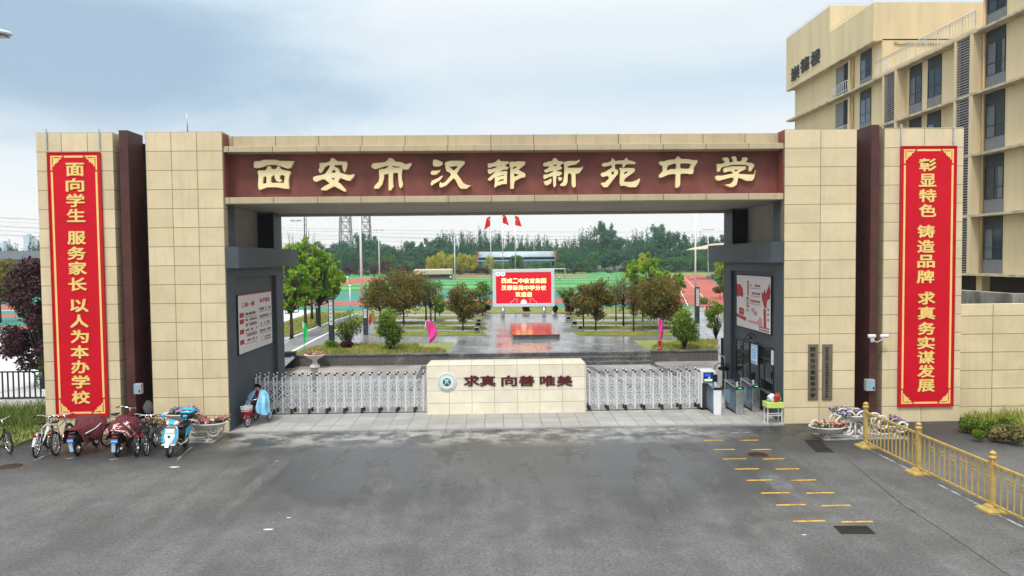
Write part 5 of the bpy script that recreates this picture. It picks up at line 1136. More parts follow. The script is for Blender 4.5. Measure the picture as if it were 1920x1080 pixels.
def covered_moped(label, loc, rz, seed, floral):
    T = thing('moped', label, 'moped', loc, rz, 'mopeds under winter quilts'); T.rotation_euler = (math.radians(4 if floral else -5), 0, rz)
    wheel(T, .62, .235, .045, 'steel', 6); wheel(T, -.58, .235, .05, 'steel', 6)
    MB().loft([xsec(-.92, .58, .72, .08), xsec(-.75, .48, .78, .15), xsec(-.35, .36, .78, .18), xsec(-.15, .34, .62, .16), xsec(.30, .30, .42, .15), xsec(.50, .32, .80, .18), xsec(.56, .45, .95, .15)]).build('body', 'black_plastic', T, world=False)
    MB().loft([xsec(-.86, .77, .83, .10), xsec(-.4, .77, .85, .15), xsec(-.05, .77, .82, .10)]).build('seat', 'black_plastic', T, world=False)
    m = MB()
    for s in (-.07, .07): m.tube([(.62, s, .235), (.50, s, .75)], .018, 8)
    m.tube([(.50, 0, .7), (.42, 0, 1.02)], .02, 8).tube([(.36, -.36, 1.04), (.42, 0, 1.02), (.36, .36, 1.04)], .014, 8); m.build('handlebar', 'black_plastic', T, world=False)
    MB().prism([(-.93, -.03, .60), (-.96, -.03, .60), (-.90, -.03, .22), (-.87, -.03, .22)], (0, .11, 0)).build('mudguard', 'plate_pale', T, world=False)
    MB().box(-.985, -.965, -.11, .09, .53, .66).build('number_plate', 'plate_blue', T, world=False)
    mb = MB()
    for k in range(5): mb.box(-.9875, -.9852, -.09+.034*k, -.066+.034*k, .575, .615)
    mb.build('plate_marks', 'white_paint', T, world=False)
    MB().lathe([(.0, -.03), (.05, -.02), (.05, 0)], (-.93, .0, .735), 12, axis='x', sy=.6).box(-.95, -.93, -.07, .07, .70, .735).build('tail_lamp', 'red_lamp', T, world=False)
    MB().tube([(-.30, -.15, .30), (-.55, -.17, .27), (-.80, -.17, .32)], .035, 10).build('exhaust', 'chrome', T, world=False)
    for s in (-1, 1): MB().tube([(.38, s*.30, 1.05), (.42, s*.36, 1.20)], .008, 6).build('mirror_arm', 'black_plastic', T, world=False)
    g = np.random.default_rng(seed); ph = g.random(8)*6; nx, ny = 44, 40
    def fn(u, v):
        x = -.80+1.38*u; a = (v-.5)*2; top = .90+.26*math.exp(-((x-.36)/.22)**2)+.03*math.sin(5*x+ph[0]); hw = .36+.17*math.exp(-((x-.34)/.25)**2)+.05*u
        fold = .03*math.sin(9*u+6*a+ph[1])+.022*math.sin(17*u-7*a+ph[2])+.018*math.sin(23*a+ph[3]+4*u)
        hem = (.36+.10*math.sin(4*u+ph[4])+.06*math.sin(11*u+ph[5]+a)) if not floral else (.33+.06*math.sin(5*u+ph[4]))
        ax = abs(a); y = hw*(math.sin(min(ax*1.35, PI/2)))*math.copysign(1, a)*(1+.15*max(0, ax-.6)); z = top-hem*max(0, ax-.35)**1.3/.57-.03*ax+fold*(.4+ax)
        return (x, y+fold*.8, z)
    vs, fs = wave_sheet(nx, ny, fn); mb = MB().add(vs, fs, 0, True)
    if floral:
        cs = [(g.random(), g.random(), .075+.03*g.random(), 1+(g.random() > .68)) for _ in range(15)]
        for i in range(len(mb.f)):
            u, v = (i % nx+.5)/nx, (i//nx+.5)/ny
            for cu_, cv, rr, mi in cs:
                dx, dy = (u-cu_)*1.35, (v-cv)*1.0; t = math.atan2(dy, dx); 
                if math.hypot(dx, dy) < rr*(.75+.3*math.cos(5*t+cu_*9)): mb.mi[i] = mi; break
    Qm = mb.build('quilt', ['quilt_maroon', 'flower_pale', 'flower_orange'], T, world=False)
    so_ = Qm.modifiers.new('thick', 'SOLIDIFY'); so_.thickness = .02; sb = Qm.modifiers.new('smooth', 'SUBSURF'); sb.levels = sb.render_levels = 1
    vs, fs = wave_sheet(20, 8, lambda u, v: (-.45+.85*u, -(.25+.10*u)-.02*math.sin(9*u+ph[2]), .62-.30*v+.05*u)); MB().add(vs, fs, 0, True).build('quilt_lining', 'quilt_grey', T, world=False)
    if not floral: MB().tube([(-.66, -.36, .72), (-.1, -.42, .77), (.45, -.46, .92)], .02, 6).build('quilt_piping', 'stone_white', T, world=False)
    T.scale = (.85, .85, .85); return T
covered_moped('moped under a plain maroon winter quilt with pale piping', (-11.80, -2.0, 0), math.radians(93), 5, False)
covered_moped('moped under a maroon winter quilt with white and orange flowers', (-10.72, -2.15, 0), math.radians(101), 8, True)

# cargo tricycle with the person sitting on it
TH = math.radians(-100); TP = np.array((-8.0, 1.04, .03))
T = thing('tricycle', 'small red tricycle with white front basket beside the slate wall', 'tricycle', TP, TH)
wheel(T, .50, .21, .024, 'white_paint', 14); wheel(T, -.50, .19, .022, 'white_paint', 12, y=.25); wheel(T, -.50, .19, .022, 'white_paint', 12, y=-.25)
m = MB().tube([(.50, .06, .21), (.42, .05, .47), (.38, 0, .54)], .016, 8).tube([(.50, -.06, .21), (.42, -.05, .47), (.38, 0, .54)], .016, 8).tube([(.38, 0, .52), (.28, 0, .82)], .018, 8).tube([(.36, 0, .56), (.10, 0, .30), (-.30, 0, .28), (-.50, 0, .22)], .028, 10).tube([(-.50, -.25, .19), (-.50, .25, .19)], .014, 6).tube([(-.25, 0, .28), (-.38, 0, .55)], .022, 8)
m.build('frame', 'red_paint', T, world=False)
m = MB(); ps = [(.5+(2.8-.5)*k/10) for k in range(11)]; m.prism([(.50+.222*math.cos(t), -.035, .21+.222*math.sin(t)) for t in ps]+[(.50+.245*math.cos(t), -.035, .21+.245*math.sin(t)) for t in ps[::-1]], (0, .07, 0)); m.build('mudguard', 'red_paint', T, world=False)
m = MB().tube([(.20, -.25, .88), (.26, -.12, .86), (.28, 0, .82), (.26, .12, .86), (.20, .25, .88)], .012, 8); m.build('handlebar', 'chrome', T, world=False)
m = MB()
for z, s in ((.55, .86), (.62, .92), (.70, 1.0)): m.tube([(.42, -.13*s, z), (.64, -.15*s, z), (.64, .15*s, z), (.42, .13*s, z)], .012, 5, closed=True)
for k in range(6): t = -.13+.052*k; m.tube([(.64, t, .55), (.645, t*1.12, .70)], .009, 5).tube([(.42, t, .55), (.42, t, .70)], .009, 5)
for k in range(4): t = .44+.06*k; m.tube([(t, -.13, .55), (t, -.145, .70)], .009, 5).tube([(t, .13, .55), (t, .145, .70)], .009, 5)
m.build('basket', 'basket_white', T, world=False)
MB().box(.43, .63, -.125, .125, .47, .549).build('basket_load', 'red_paint', T, world=False, bevel=.02)
MB().box(-.66, -.34, -.20, .20, .42, .46).box(-.68, -.66, -.20, .20, .42, .62).build('rear_tray', 'red_paint', T, world=False, bevel=.01)
MB().loft([xsec(-.58, .55, .60, .10), xsec(-.50, .54, .61, .14), xsec(-.36, .55, .61, .11), xsec(-.26, .56, .60, .05)]).build('saddle', 'black_plastic', T, world=False)
def skinned(name, nodes, edges, mats, pick, parent=None, sub=1):
    me = bpy.data.meshes.new(name); me.from_pydata([n[0] for n in nodes], edges, []); o = bpy.data.objects.new('tmp', me); COL.objects.link(o)
    o.modifiers.new('skin', 'SKIN'); o.modifiers.new('sub', 'SUBSURF').levels = sub
    for k, n in enumerate(nodes): me.skin_vertices[0].data[k].radius = (n[1], n[1] if len(n) < 3 else n[2])
    me.skin_vertices[0].data[0].use_root = True
    dg = bpy.context.evaluated_depsgraph_get(); r = bpy.data.meshes.new_from_object(o.evaluated_get(dg)); r.name = name; bpy.data.objects.remove(o)
    r.materials.clear()
    for m_ in mats: r.materials.append(MATS[m_])
    for p in r.polygons: p.material_index = pick(p.center); p.use_smooth = True
    o = bpy.data.objects.new(name, r); COL.objects.link(o)
    if parent: o.parent = parent
    return o
PR = thing('person', 'person in a pale blue raincoat sitting on the red tricycle, head bent over a phone', 'person', TP, TH)
nodes = [((-.42, 0, .64), .13), ((-.40, 0, .80), .125), ((-.35, 0, .96), .13), ((-.30, 0, 1.05), .07), ((-.24, 0, 1.10), .05), ((-.17, 0, 1.15), .085), ((-.16, 0, 1.22), .088), ((-.19, 0, 1.27), .06),
         ((-.34, .17, 1.00), .06), ((-.28, .25, .80), .048), ((-.10, .12, .78), .036), ((-.03, .05, .82), .028), ((-.34, -.17, 1.00), .06), ((-.28, -.25, .80), .048), ((-.10, -.12, .78), .036), ((-.03, -.05, .82), .028),
         ((-.38, .10, .62), .09), ((-.02, .14, .62), .068), ((.02, .12, .26), .045), ((.12, .12, .22), .038), ((-.38, -.10, .62), .09), ((-.02, -.14, .62), .068), ((.02, -.12, .26), .045), ((.12, -.12, .22), .038)]
edges = [(0,1),(1,2),(2,3),(3,4),(4,5),(5,6),(6,7),(2,8),(8,9),(9,10),(10,11),(2,12),(12,13),(13,14),(14,15),(0,16),(16,17),(17,18),(18,19),(0,20),(20,21),(21,22),(22,23)]
for s, root in ((1, 11), (-1, 15)):                       # fingers close round the phone
    for k in range(4):
        i = len(nodes); nodes += [((.005+.008*k, s*(.035-.004*k), .845-.018*k), .009), ((.03, s*.010, .85-.018*k), .008)]; edges += [(root, i), (i, i+1)]
    i = len(nodes); nodes += [((-.03, s*.03, .87), .009), ((-.015, s*.008, .885), .008)]; edges += [(root, i), (i, i+1)]
skinned('body', nodes, edges, ['shirt_magenta', 'skin', 'trousers_dark', 'black_plastic'], lambda c: 1 if (c[2] > 1.07 or (c[0] > -.06 and .77 < c[2] < .93)) else (3 if c[2] < .28 else (2 if c[2] < .70 else 0)), PR)
g = np.random.default_rng(4); rings = []
for t in np.linspace(0, 1, 9): # hair cap over crown, sides and back of the bent head
    a = t*1.9; rings.append([(-.175+.102*math.sin(a)*math.cos(k)-.03*t*(math.cos(k) < .3), .098*math.sin(a)*math.sin(k), 1.205+.105*math.cos(a)+(.035*t if math.cos(k) > .5 else -.03*t)+.006*g.normal()) for k in np.arange(0, 2*PI, PI/10)])
MB().loft(rings, caps=False).build('hair', 'hair_black', PR, world=False)
mb = MB()
for s in (-1, 1): mb.ball((-.085, s*.034, 1.185), .010, 8, 5)
mb.tube([(-.083, -.02, 1.125), (-.078, 0, 1.123), (-.083, .02, 1.125)], .005, 5); mb.build('eyes_and_mouth', 'hair_black', PR, world=False)
MB().ball((-.078, 0, 1.158), .016, 8, 6, sc=(1, .8, 1.3)).build('nose', 'skin', PR, world=False)
def coat(u, v): # open raincoat: u round the body from one front edge to the other, v from collar to hem
    a = (u-.5)*2*PI*.90; s, c = math.sin(a), -math.cos(a)
    prof = [(0, .06, .085, 1.085, -.29), (.08, .12, .17, 1.06, -.31), (.18, .17, .285, .99, -.30), (.35, .22, .33, .86, -.27), (.55, .28, .36, .70, -.20), (.75, .34, .38, .54, -.15), (1, .36, .42, .36, -.12)]
    for p, q in zip(prof[:-1], prof[1:]):
        if v <= q[0]+1e-6: break
    t = (v-p[0])/(q[0]-p[0]); rx, ry, z, cx = (p[k]+(q[k]-p[k])*t for k in (1, 2, 3, 4))
    w = (.012+.045*v)*math.sin(9*a+3*v)+(.02*v)*math.sin(17*a-5*v)
    return (cx+(rx+w)*c, (ry+w)*s, z+.03*math.sin(5*a)*v+(.10*v*max(0, c)**2)+(.06 if a > 0 else -.06)*v*v*-1)
vs, fs = wave_sheet(48, 20, coat); o = MB().add(vs, fs, 0, True).build('raincoat', 'raincoat_blue', PR, world=False); o.modifiers.new('t', 'SOLIDIFY').thickness = .012
mb = MB()
for s in (-1, 1): mb.loft([[(x+r*.6*math.cos(k), s*y+r*math.sin(k)*.9, z+r*math.cos(k)*.5) for k in np.arange(0, 2*PI, PI/7)] for x, y, z, r in ((-.34, .17, 1.0, .10), (-.30, .26, .84, .10), (-.20, .22, .78, .085), (-.11, .13, .785, .062))], caps=False)
mb.build('sleeves', 'raincoat_blue', PR, world=False)
tag(MB().box(-.045, .045, -.075, .075, -.006, .006).build('phone', 'black_plastic'), 'dark phone held by the person on the tricycle', 'phone').matrix_world = Matrix.Translation(TP) @ Matrix.Rotation(TH, 4, 'Z') @ Matrix.Translation((.018, 0, .845)) @ Matrix.Rotation(math.radians(-40), 4, 'Y')

# ------------------------------------------------------------------ teaching building behind the right pillar
TB = thing('teaching_building', 'tall cream teaching building with slab ledges and louvred bays, lettered 崇德楼', 'building', (29.2, 27, 0))
XS, XW = 28.5, 29.2                                     # slab edges stand proud of the wall plane
FL = [18.63, 15.01, 11.39, 7.79, 4.29]
def bxs(name, m, *bs, bevel=0):
    mb = MB()
    for b in bs: mb.box(*b)
    return mb.build(name, m, TB, bevel=bevel)
bxs('wall', 'building_cream', (XW, 46, 9, 19.72, 4.2, 25), (XW+.001, 46, 19.72, 30.8, 4.2, 18.55), (XW+.002, 46, 30.8, 46.4, 4.2, 21.6))
bxs('ground_floor', 'dark_brown', (30.6, 46, 9, 46, -.05, 4.2)); [bxs('column', 'building_cream', (29.3, 29.8, y, y+.5, -.05, 4.2)) for y in (9.5, 14.5, 19.6, 24.6, 29.6)]
for z in FL:
    bxs('slab', 'slab_edge', (XS, XW, 9, 19.55, z-.14, z)); bxs('slab', 'slab_edge', (XS, XW, 19.55, 30.75, z-.14, z))
    if z > 14: bxs('slab', 'slab_edge', (XS+.02, XW, 30.75, 46.8, z-.16, z))
bxs('slab', 'slab_edge', (XS, XW, 9, 19.55, 22.1, 22.24))
for i, (a, b) in enumerate(zip(FL[:-1], FL[1:])):        # upright fins and louvre panels
    z1, z0 = a-.14, b
    for y0, y1 in ((19.55, 19.85), (21.10, 21.30), (27.62, 27.90), (29.30, 29.50)): bxs('fin', 'building_cream', (XS+.01, XW, y0, y1, z0, z1))
    for y0, y1 in ((19.85, 21.10), (27.90, 29.30)):
        bxs('louver_back', 'louver_dark', (XS+.30, XS+.34, y0, y1, z0, z1)); mb = MB()
        n = 22
        for k in range(n): z = z0+(z1-z0)*(k+.5)/n; mb.bar((XS+.10, y0, z), (XS+.10, y1, z), .075, .05)
        mb.build('louver', 'louver_grey', TB)
def bwin(y0, y1, zs):
    """window with dark panel above, grey panel below and four panes, in the wall plane"""
    zf, zc = zs; h = zc-zf; za, zb = zf+.24*h, zf+.79*h
    fr = MB().box(XW-.05, XW-.002, y0, y1, za, za+.05).box(XW-.05, XW-.002, y0, y1, zb-.05, zb).box(XW-.05, XW-.002, y0, y0+.05, za+.05, zb-.05).box(XW-.05, XW-.002, y1-.05, y1, za+.05, zb-.05)
    m = (y0+y1)/2; zm = za+.36*(zb-za); fr.box(XW-.045, XW-.002, m-.03, m+.03, za+.05, zb-.05).box(XW-.046, XW-.002, y0+.05, y1-.05, zm, zm+.05)
    o = fr.build('window', 'black_plastic', TB); k1 = random.random()*(zb-za)*.5; MB().box(XW-.025, XW-.003, y0+.05, m-.03, za+.05, zb-.05).build('pane', random.choice(('dark_glass', 'blue_glass', 'sky_glass')), o); MB().box(XW-.022, XW-.003, m+.03, y1-.05, za+.05, zb-.05).build('pane', random.choice(('sky_glass', 'blue_glass', 'sky_glass')), o)
    if random.random() < .5: MB().box(XW-.0275, XW-.0255, y0+.06, y0+.06+(m-y0)*random.uniform(.25, .7), za+.06, zb-.06).build('curtain', 'curtain_cloth', o)
    MB().box(XW-.045, XW-.003, y0, y1, zb+.001, zc-.01).build('spandrel', 'dark_panel', o); MB().box(XW-.06, XW-.003, y0-.02, y1+.02, zf+.005, za-.001).build('spandrel', 'grey_panel', o)
for i, (a, b) in enumerate(zip([22.24]+FL[:-1], FL)):
    bwin(17.75, 19.3, (b, a-.14)); bwin(13.4, 15.2, (b, a-.14))
for a, b in zip(FL[:-1], FL[1:]): bwin(23.6, 25.05, (b, a-.14)); bwin(25.75, 27.15, (b, a-.14))
for z0, z1 in ((18.63, 21.4), (15.01, 18.4), (11.39, 14.8)): bwin(32.3, 33.95, (z0, z1))
for z0, z1 in ((18.63, 21.3), (15.01, 18.3), (11.39, 14.7)):          # open balconies
    bxs('balcony_recess', 'void_dark', (XW-.004, XW-.001, 35.5, 36.7, z0+.02, z1)); bxs('balcony_recess', 'grey_panel', (XW-.004, XW-.001, 36.7, 38.1, z0+.02, z1))
    bxs('balcony_jamb', 'building_cream', (XW-.25, XW-.005, 35.2, 35.5, z0, z1))
    mb = MB()
    for z in (.35, 1.1): mb.tube([(XW-.28, 35.5, z0+z), (XW-.28, 38.1, z0+z)], .03, 6)
    for k in range(9): mb.tube([(XW-.28, 35.5+.325*k, z0), (XW-.28, 35.5+.325*k, z0+1.1)], .018, 5)
    mb.build('balcony_rail', 'rail_grey', TB)
    MB().tube([(XW-.10, 35.0, z0), (XW-.10, 35.0, z1)], .07, 8).build('rain_pipe', 'pipe_tan', TB)
MB().tube([(XW-.12, 19.62-.22, 4.3), (XW-.12, 19.40, 24)], .075, 8).build('rain_pipe', 'pipe_tan', TB)
# roof terrace railing over the middle bay
bxs('parapet', 'building_cream', (XS+.03, XS+.25, 19.55, 30.75, 18.632, 18.80)); mb = MB(); zr = 19.85
mb.tube([(XS+.15, 19.6, zr), (XS+.15, 30.7, zr)], .035, 6).tube([(XS+.15, 19.6, zr-.14), (XS+.15, 30.7, zr-.14)], .025, 6)
for k in range(38):
    y = 19.6+.3*k; mb.bar((XS+.15, y, 18.80), (XS+.15, y, zr), .06 if k % 4 == 0 else .022)
mb.build('terrace_rail', 'rail_grey', TB)
# far block with the overhanging top storey
bxs('upper_block', 'building_cream', (XS, 46, 37.8, 46.8, 21.5, 26.5), (XS+.002, 46, 30.8, 37.8, 21.5, 24.3), (XW+.003, 46, 30.805, 31.2, 18.4, 21.5))
bxs('terrace_recess', 'building_cream', (XW+.8, 36, 30.70, 30.80, 18.5, 18.7)); bxs('lintel', 'slab_edge', (XW+.9, 36, 30.68, 30.80, 21.2, 21.35))
bxs('eave', 'slab_edge', (XS-.01, XS+.4, 30.78, 46.82, 21.42, 21.5)); mb = MB()
for a, b in (((XS+.1, 46.6, 26.75), (XS+.1, 38, 26.75)), ((XS+.1, 38, 26.75), (45, 38, 26.75)), ((XS+.1, 31, 24.55), (XS+.1, 37.6, 24.55))): mb.tube([a, b], .02, 5)
for k in range(8): mb.bar((XS+.1, 38.2+1.2*k, 26.5), (XS+.1, 38.2+1.2*k, 26.75), .02)
mb.build('lightning_strip', 'rail_grey', TB)
for t, (u, v) in zip('崇德楼', ((1492, 137), (1510, 121), (1530, 108))):
    q = R(u, v, XS); bold(MB(), t, (XS, q[1], q[2]), 1.75, 1.25, .12, .014, (0, -1, 0), (0, 0, 1), (-1, 0, 0)).build('character', 'dark_panel', TB)
# boundary wall and the little annex behind it
zb = Q(1860, 570, .2)[2]; tag(MB().box(15.065, 40, .15, .45, -.1, zb).build('boundary_wall', 'cream_wall_tile'), 'cream tiled boundary wall joining the gate pillar below the teaching building', 'wall')
AX = thing('annex', 'low annex with a stained concrete parapet just behind the boundary wall', 'annex', (20, 4, 0)); MB().box(17.6, 26, 1.2, 8.5, -.05, 2.9).build('wall', 'dark_brown', AX); MB().box(17.4, 17.65, .9, 8.8, 2.9, 4.08).box(17.65, 26, .9, 1.15, 2.9, 4.08).build('parapet', 'concrete_old', AX, bevel=.02)
for k in range(4): MB().box(17.56, 17.598, 1.6+1.7*k, 2.9+1.7*k, 1.2, 2.7).build('window', 'dark_glass', AX)

# ------------------------------------------------------------------ fence and what stands beyond it on the left
FN = thing('fence', 'black upright bar fence on a low pale wall beside the gate pillar', 'fence', (-22, 3.05, 0)); z0, z1 = ZU+.02, Q(40, 697, 3.05)[2]
MB().box(-40, -14.2, 2.93, 3.17, -.05, ZU+.02).build('base_wall', 'stone_white', FN); mb = MB().bar((-40, 3.05, z1), (-14.2, 3.05, z1), .05).bar((-40, 3.05, z0+.06), (-14.2, 3.05, z0+.06), .06); mb.build('rail', 'fence_black', FN); mb = MB()
for k in range(64): mb.bar((-14.35-.19*k, 3.05, z0+.06), (-14.35-.19*k, 3.05, z1), .055, .03)
mb.build('bars', 'fence_black', FN)
RG = 'russet leaved garden trees'
def tree(name, label, cat, base, h, cl, leaf, n, size, seed, bark='bark', group=None, base_r=None, fork=.4, tips=None, lean=(0, 0), up=.3, aspect=.6, shell=.5, rz=0.0, main=999):
    """cl: clumps as fractions of the height (x, y, z, rx, ry, rz)"""
    T = thing(name, label, cat, base, rz, group); cl = [tuple(k*h for k in c) for c in cl]
    tips = tips if tips is not None else [(c[0]*.9, c[1]*.9, c[2]) for c in cl]
    n = int(n*.72) if leaf == 'leaf_russet' and group == RG else n; limbs(MB(), base_r or h*.018, h, tips, seed, (lean[0]*h, lean[1]*h), fork=fork, main=main).build('trunk', bark, T, world=False)
    if n: crown('crown', cl, n, size, leaf, T, seed, up=up, aspect=aspect, shell=shell)
    return T
def clumps(n, c, r, s, seed, low=0.0, zs=1.0):
    """n clumps spread through an ellipsoid centred on c with radii r, each about s big"""
    g = np.random.default_rng(seed); out = []
    while len(out) < n:
        d = g.uniform(-1, 1, 3)
        if .15 < np.linalg.norm(d) < 1 and d[2] > -1+low: k = s*(.7+.6*g.random()); out.append((c[0]+d[0]*r[0], c[1]+d[1]*r[1], c[2]+d[2]*r[2], k, k, k*.8*zs))
    return out
leafmat('leaf_purple', [(.018, .007, .009), (.04, .014, .017), (.08, .028, .032), (.13, .05, .055)], .2)
leafmat('leaf_spring', [(.10, .24, .010), (.20, .40, .02), (.30, .50, .035), (.46, .60, .09)], .5)
leafmat('leaf_russet', [(.08, .10, .018), (.16, .15, .03), (.21, .15, .04), (.30, .15, .05), (.18, .19, .035), (.12, .17, .025)], .4)
leafmat('leaf_shrub', [(.04, .085, .012), (.09, .16, .018), (.17, .26, .03), (.30, .38, .05)], .35)
leafmat('leaf_shrub_tip', [(.10, .20, .012), (.18, .30, .02), (.26, .38, .04)], .4)
leafmat('leaf_burgundy', [(.03, .006, .010), (.07, .012, .018), (.12, .02, .03)], .25)
leafmat('leaf_far', [(.018, .085, .045), (.034, .14, .07), (.06, .20, .085), (.10, .26, .095)], .3)
leafmat('leaf_far_green', [(.035, .11, .028), (.07, .19, .04), (.12, .27, .055)], .3)
leafmat('leaf_yellow', [(.24, .32, .012), (.44, .47, .016), (.62, .56, .02)], .4)
leafmat('leaf_dry', [(.16, .12, .05), (.30, .23, .10), (.22, .22, .06), (.40, .32, .16)], .3)
leafmat('leaf_vine', [(.03, .09, .01), (.06, .15, .02), (.10, .2, .03)], .35)
# purple plum tree leaning out from behind the pillar
b = P(118, 700, ZU); hh = 4.6
tree('plum_tree', 'dark purple leaved tree standing between the black fence and the gate pillar', 'tree', (-17.6, 5.4, ZU), 4.9,
     clumps(46, (-.02, 0, .55), (.31, .28, .46), .075, 4, .0), 'leaf_purple', 17000, .06, 4, fork=.15)
tree('shrub_tree', 'olive green bushy tree at the picture edge beyond the black fence', 'tree', (P(12, 605, ZU)[0]-.5, P(12, 605, ZU)[1], ZU), 5.6, clumps(16, (0, 0, .55), (.30, .3, .38), .14, 9), 'leaf_russet', 4500, .13, 9)
V = thing('climbing_vine', 'thin green climber growing up the black fence', 'vine', (-15.3, 3.0, ZU)); g = np.random.default_rng(2); mb = MB(); cl = []
for k in range(5):
    x = -.8+.36*k+.1*g.random(); pts = [(x, 0, 0)]
    for j in range(5): pts.append((pts[-1][0]+.12*g.normal(), .04*g.normal(), .28*(j+1)))
    mb.tube(pts, .006, 5); cl += [(*p, .10, .06, .12) for p in pts[1:] if g.random() > .35]
mb.build('stem', 'bark', V, world=False); crown('leaves', cl, 420, .045, 'leaf_vine', V, 3)
h0 = R(0, 480, -40)
BL = thing('sports_hall', 'long low hall with a dark roof far beyond the black fence', 'building', (-75, 95, ZU)); zt2, ze = Q(30, 478, 95)[2], Q(30, 502, 95)[2]
MB().box(-160, Q(88, 490, 95)[0]+6, 95, 125, ZU, ze-.3).build('wall', 'stand_grey', BL); MB().prism([(-162, 94, ze-.3), (-162, 94, zt2-.7), (-162, 110, zt2+.9), (-162, 126, zt2-.7), (-162, 126, ze-.3)], (Q(88, 490, 95)[0]+7+162, 0, 0)).build('roof', 'roof_dark', BL)
for i, (x, y, w) in enumerate(((3, 455, 7), (49, 442, 11))):
    q = Q(x, y, 800); T = thing('tower_block', ('pale blue tower block at the picture edge above the far trees', 'pale blue tower block beside the purple tree, above the far trees')[i], 'tower block', (q[0], 800, 0), 0, 'distant tower blocks'); MB().box(q[0]-w*.3, q[0]+w*.3, 800, 812, 0, q[2]).build('wall', 'tower_blue', T); MB().box(q[0]-w*.15, q[0]+w*.15, 802, 808, q[2], q[2]+2).build('roof_hut', 'tower_blue', T)

# ------------------------------------------------------------------ inside: beds, walls and small things
q = ((-11.0, PX0-.02, 'dark granite retaining wall from the litter bin to the steps'), (PX1+.02, 15.8, 'dark granite retaining wall from the steps to the slate gatehouse'))
for x0, x1, lb in q:
    T = thing('retaining_wall', lb, 'wall', ((x0+x1)/2, 14.0, 0)); MB().box(x0, x1, 14.0, 14.35, -.03, ZU-.03).build('wall', 'planter_granite', T); MB().box(x0, x1, 13.95, 14.38, ZU-.03, ZU+.05).build('coping', 'step_granite', T, bevel=.01)
q = P(552, 685, .03); q[1] = 13.68; T = thing('litter_bin', 'black litter bin with a blue panel at the end of the retaining wall', 'bin', q); MB().box(q[0]-.24, q[0]+.24, q[1]-.2, q[1]+.2, .03, .78).build('case', 'black_plastic', T, bevel=.02); MB().box(q[0]+.08, q[0]+.22, q[1]-.206, q[1]-.201, .42, .62).build('panel', 'sign_blue', T); MB().box(q[0]-.27, q[0]+.27, q[1]-.22, q[1]+.22, .78, .83).build('lid', 'black_plastic', T, bevel=.015)
q = P(595, 687, .03); q[1] = 13.4; T = thing('urn_planter', 'pale stone urn of pink flowers in front of the retaining wall', 'urn', q); MB().lathe([(.26, 0), (.26, .05), (.24, .12), (.14, .22), (.10, .34), (.14, .42), (.30, .50), (.46, .60), (.52, .66), (.52, .70), (.46, .70), (.44, .64)], q, 24).build('bowl', 'stone_white', T)
cl = [(.45*math.cos(k)*.7, .45*math.sin(k)*.7, .74, .2, .2, .10) for k in range(7)]+[(0, 0, .78, .25, .25, .12)]; crown('blossom', cl, 420, .04, 'petal_pink', T, 6, up=.8); crown('greenery', cl, 260, .045, 'herb_green', T, 7)
def shrub(label, px_, py_, ytop, wpx, leaf, n, size, seed, tips=None, z=ZU+.06, cat='shrub', parts=10, bare=0, name='shrub', group=None):
    b = P(px_, py_, z); s = SCL(b); h = (py_-ytop)/s; r = wpx/2/s; T = thing(name, label, cat, b, 0, group)
    cl = clumps(parts, (0, 0, h*.52), (r*.62, r*.62, h*.40), r*.42, seed, zs=1.1)
    mb = MB(); g = np.random.default_rng(seed)
    for c in cl: mb.tube([(.04*g.normal(), .04*g.normal(), -.02), (c[0]*.5, c[1]*.5, c[2]*.55), c[:3]], [.018, .012, .005], 5)
    for k in range(bare):
        a = g.random()*2*PI; t = np.array((math.cos(a)*r*.85*g.random(), math.sin(a)*r*.85, h*(.35+.55*g.random()))); mb.tube([(0, 0, 0), t*.55+(.03, 0, .04), t], [.012, .008, .003], 4)
    mb.build('stems', 'bark', T, world=False); lo = [c for c in cl if c[2] < h*.62] or cl; hi = [c for c in cl if c[2] >= h*.62] or cl
    if tips: crown('foliage', lo, n*len(lo)//len(cl), size, leaf, T, seed, shell=.45); crown('young_foliage', hi, n*len(hi)//len(cl), size, tips, T, seed+1, shell=.45)
    else: crown('foliage', cl, n, size, leaf, T, seed, shell=.45)
    return T
shrub('thin half bare shrub beside the lit column, bright green only at its top', 652, 650, 574, 62, 'leaf_shrub', 1300, .06, 3, 'leaf_shrub_tip', bare=60)
shrub('dense rounded green shrub beside the pale paving, left of the pink flag', 732, 657, 580, 54, 'leaf_shrub', 5200, .055, 5, 'leaf_shrub_tip', parts=18, name='shrub')
shrub('small round burgundy shrub in the grass bed behind the urn', 652, 656, 634, 26, 'leaf_burgundy', 1300, .04, 7, name='shrub')
shrub('large lime topped shrub with two lobes near the red hydrant', 1284, 654, 574, 64, 'leaf_shrub', 4000, .06, 8, 'leaf_shrub_tip', parts=16, bare=25)
shrub('twiggy green and brown shrub half hidden by the slate gatehouse', 1342, 636, 560, 46, 'leaf_shrub', 1500, .06, 11, 'leaf_shrub_tip', bare=50)
shrub('low bright green tuft against the lit column base', 622, 655, 640, 26, 'leaf_shrub_tip', 700, .05, 12, name='shrub')
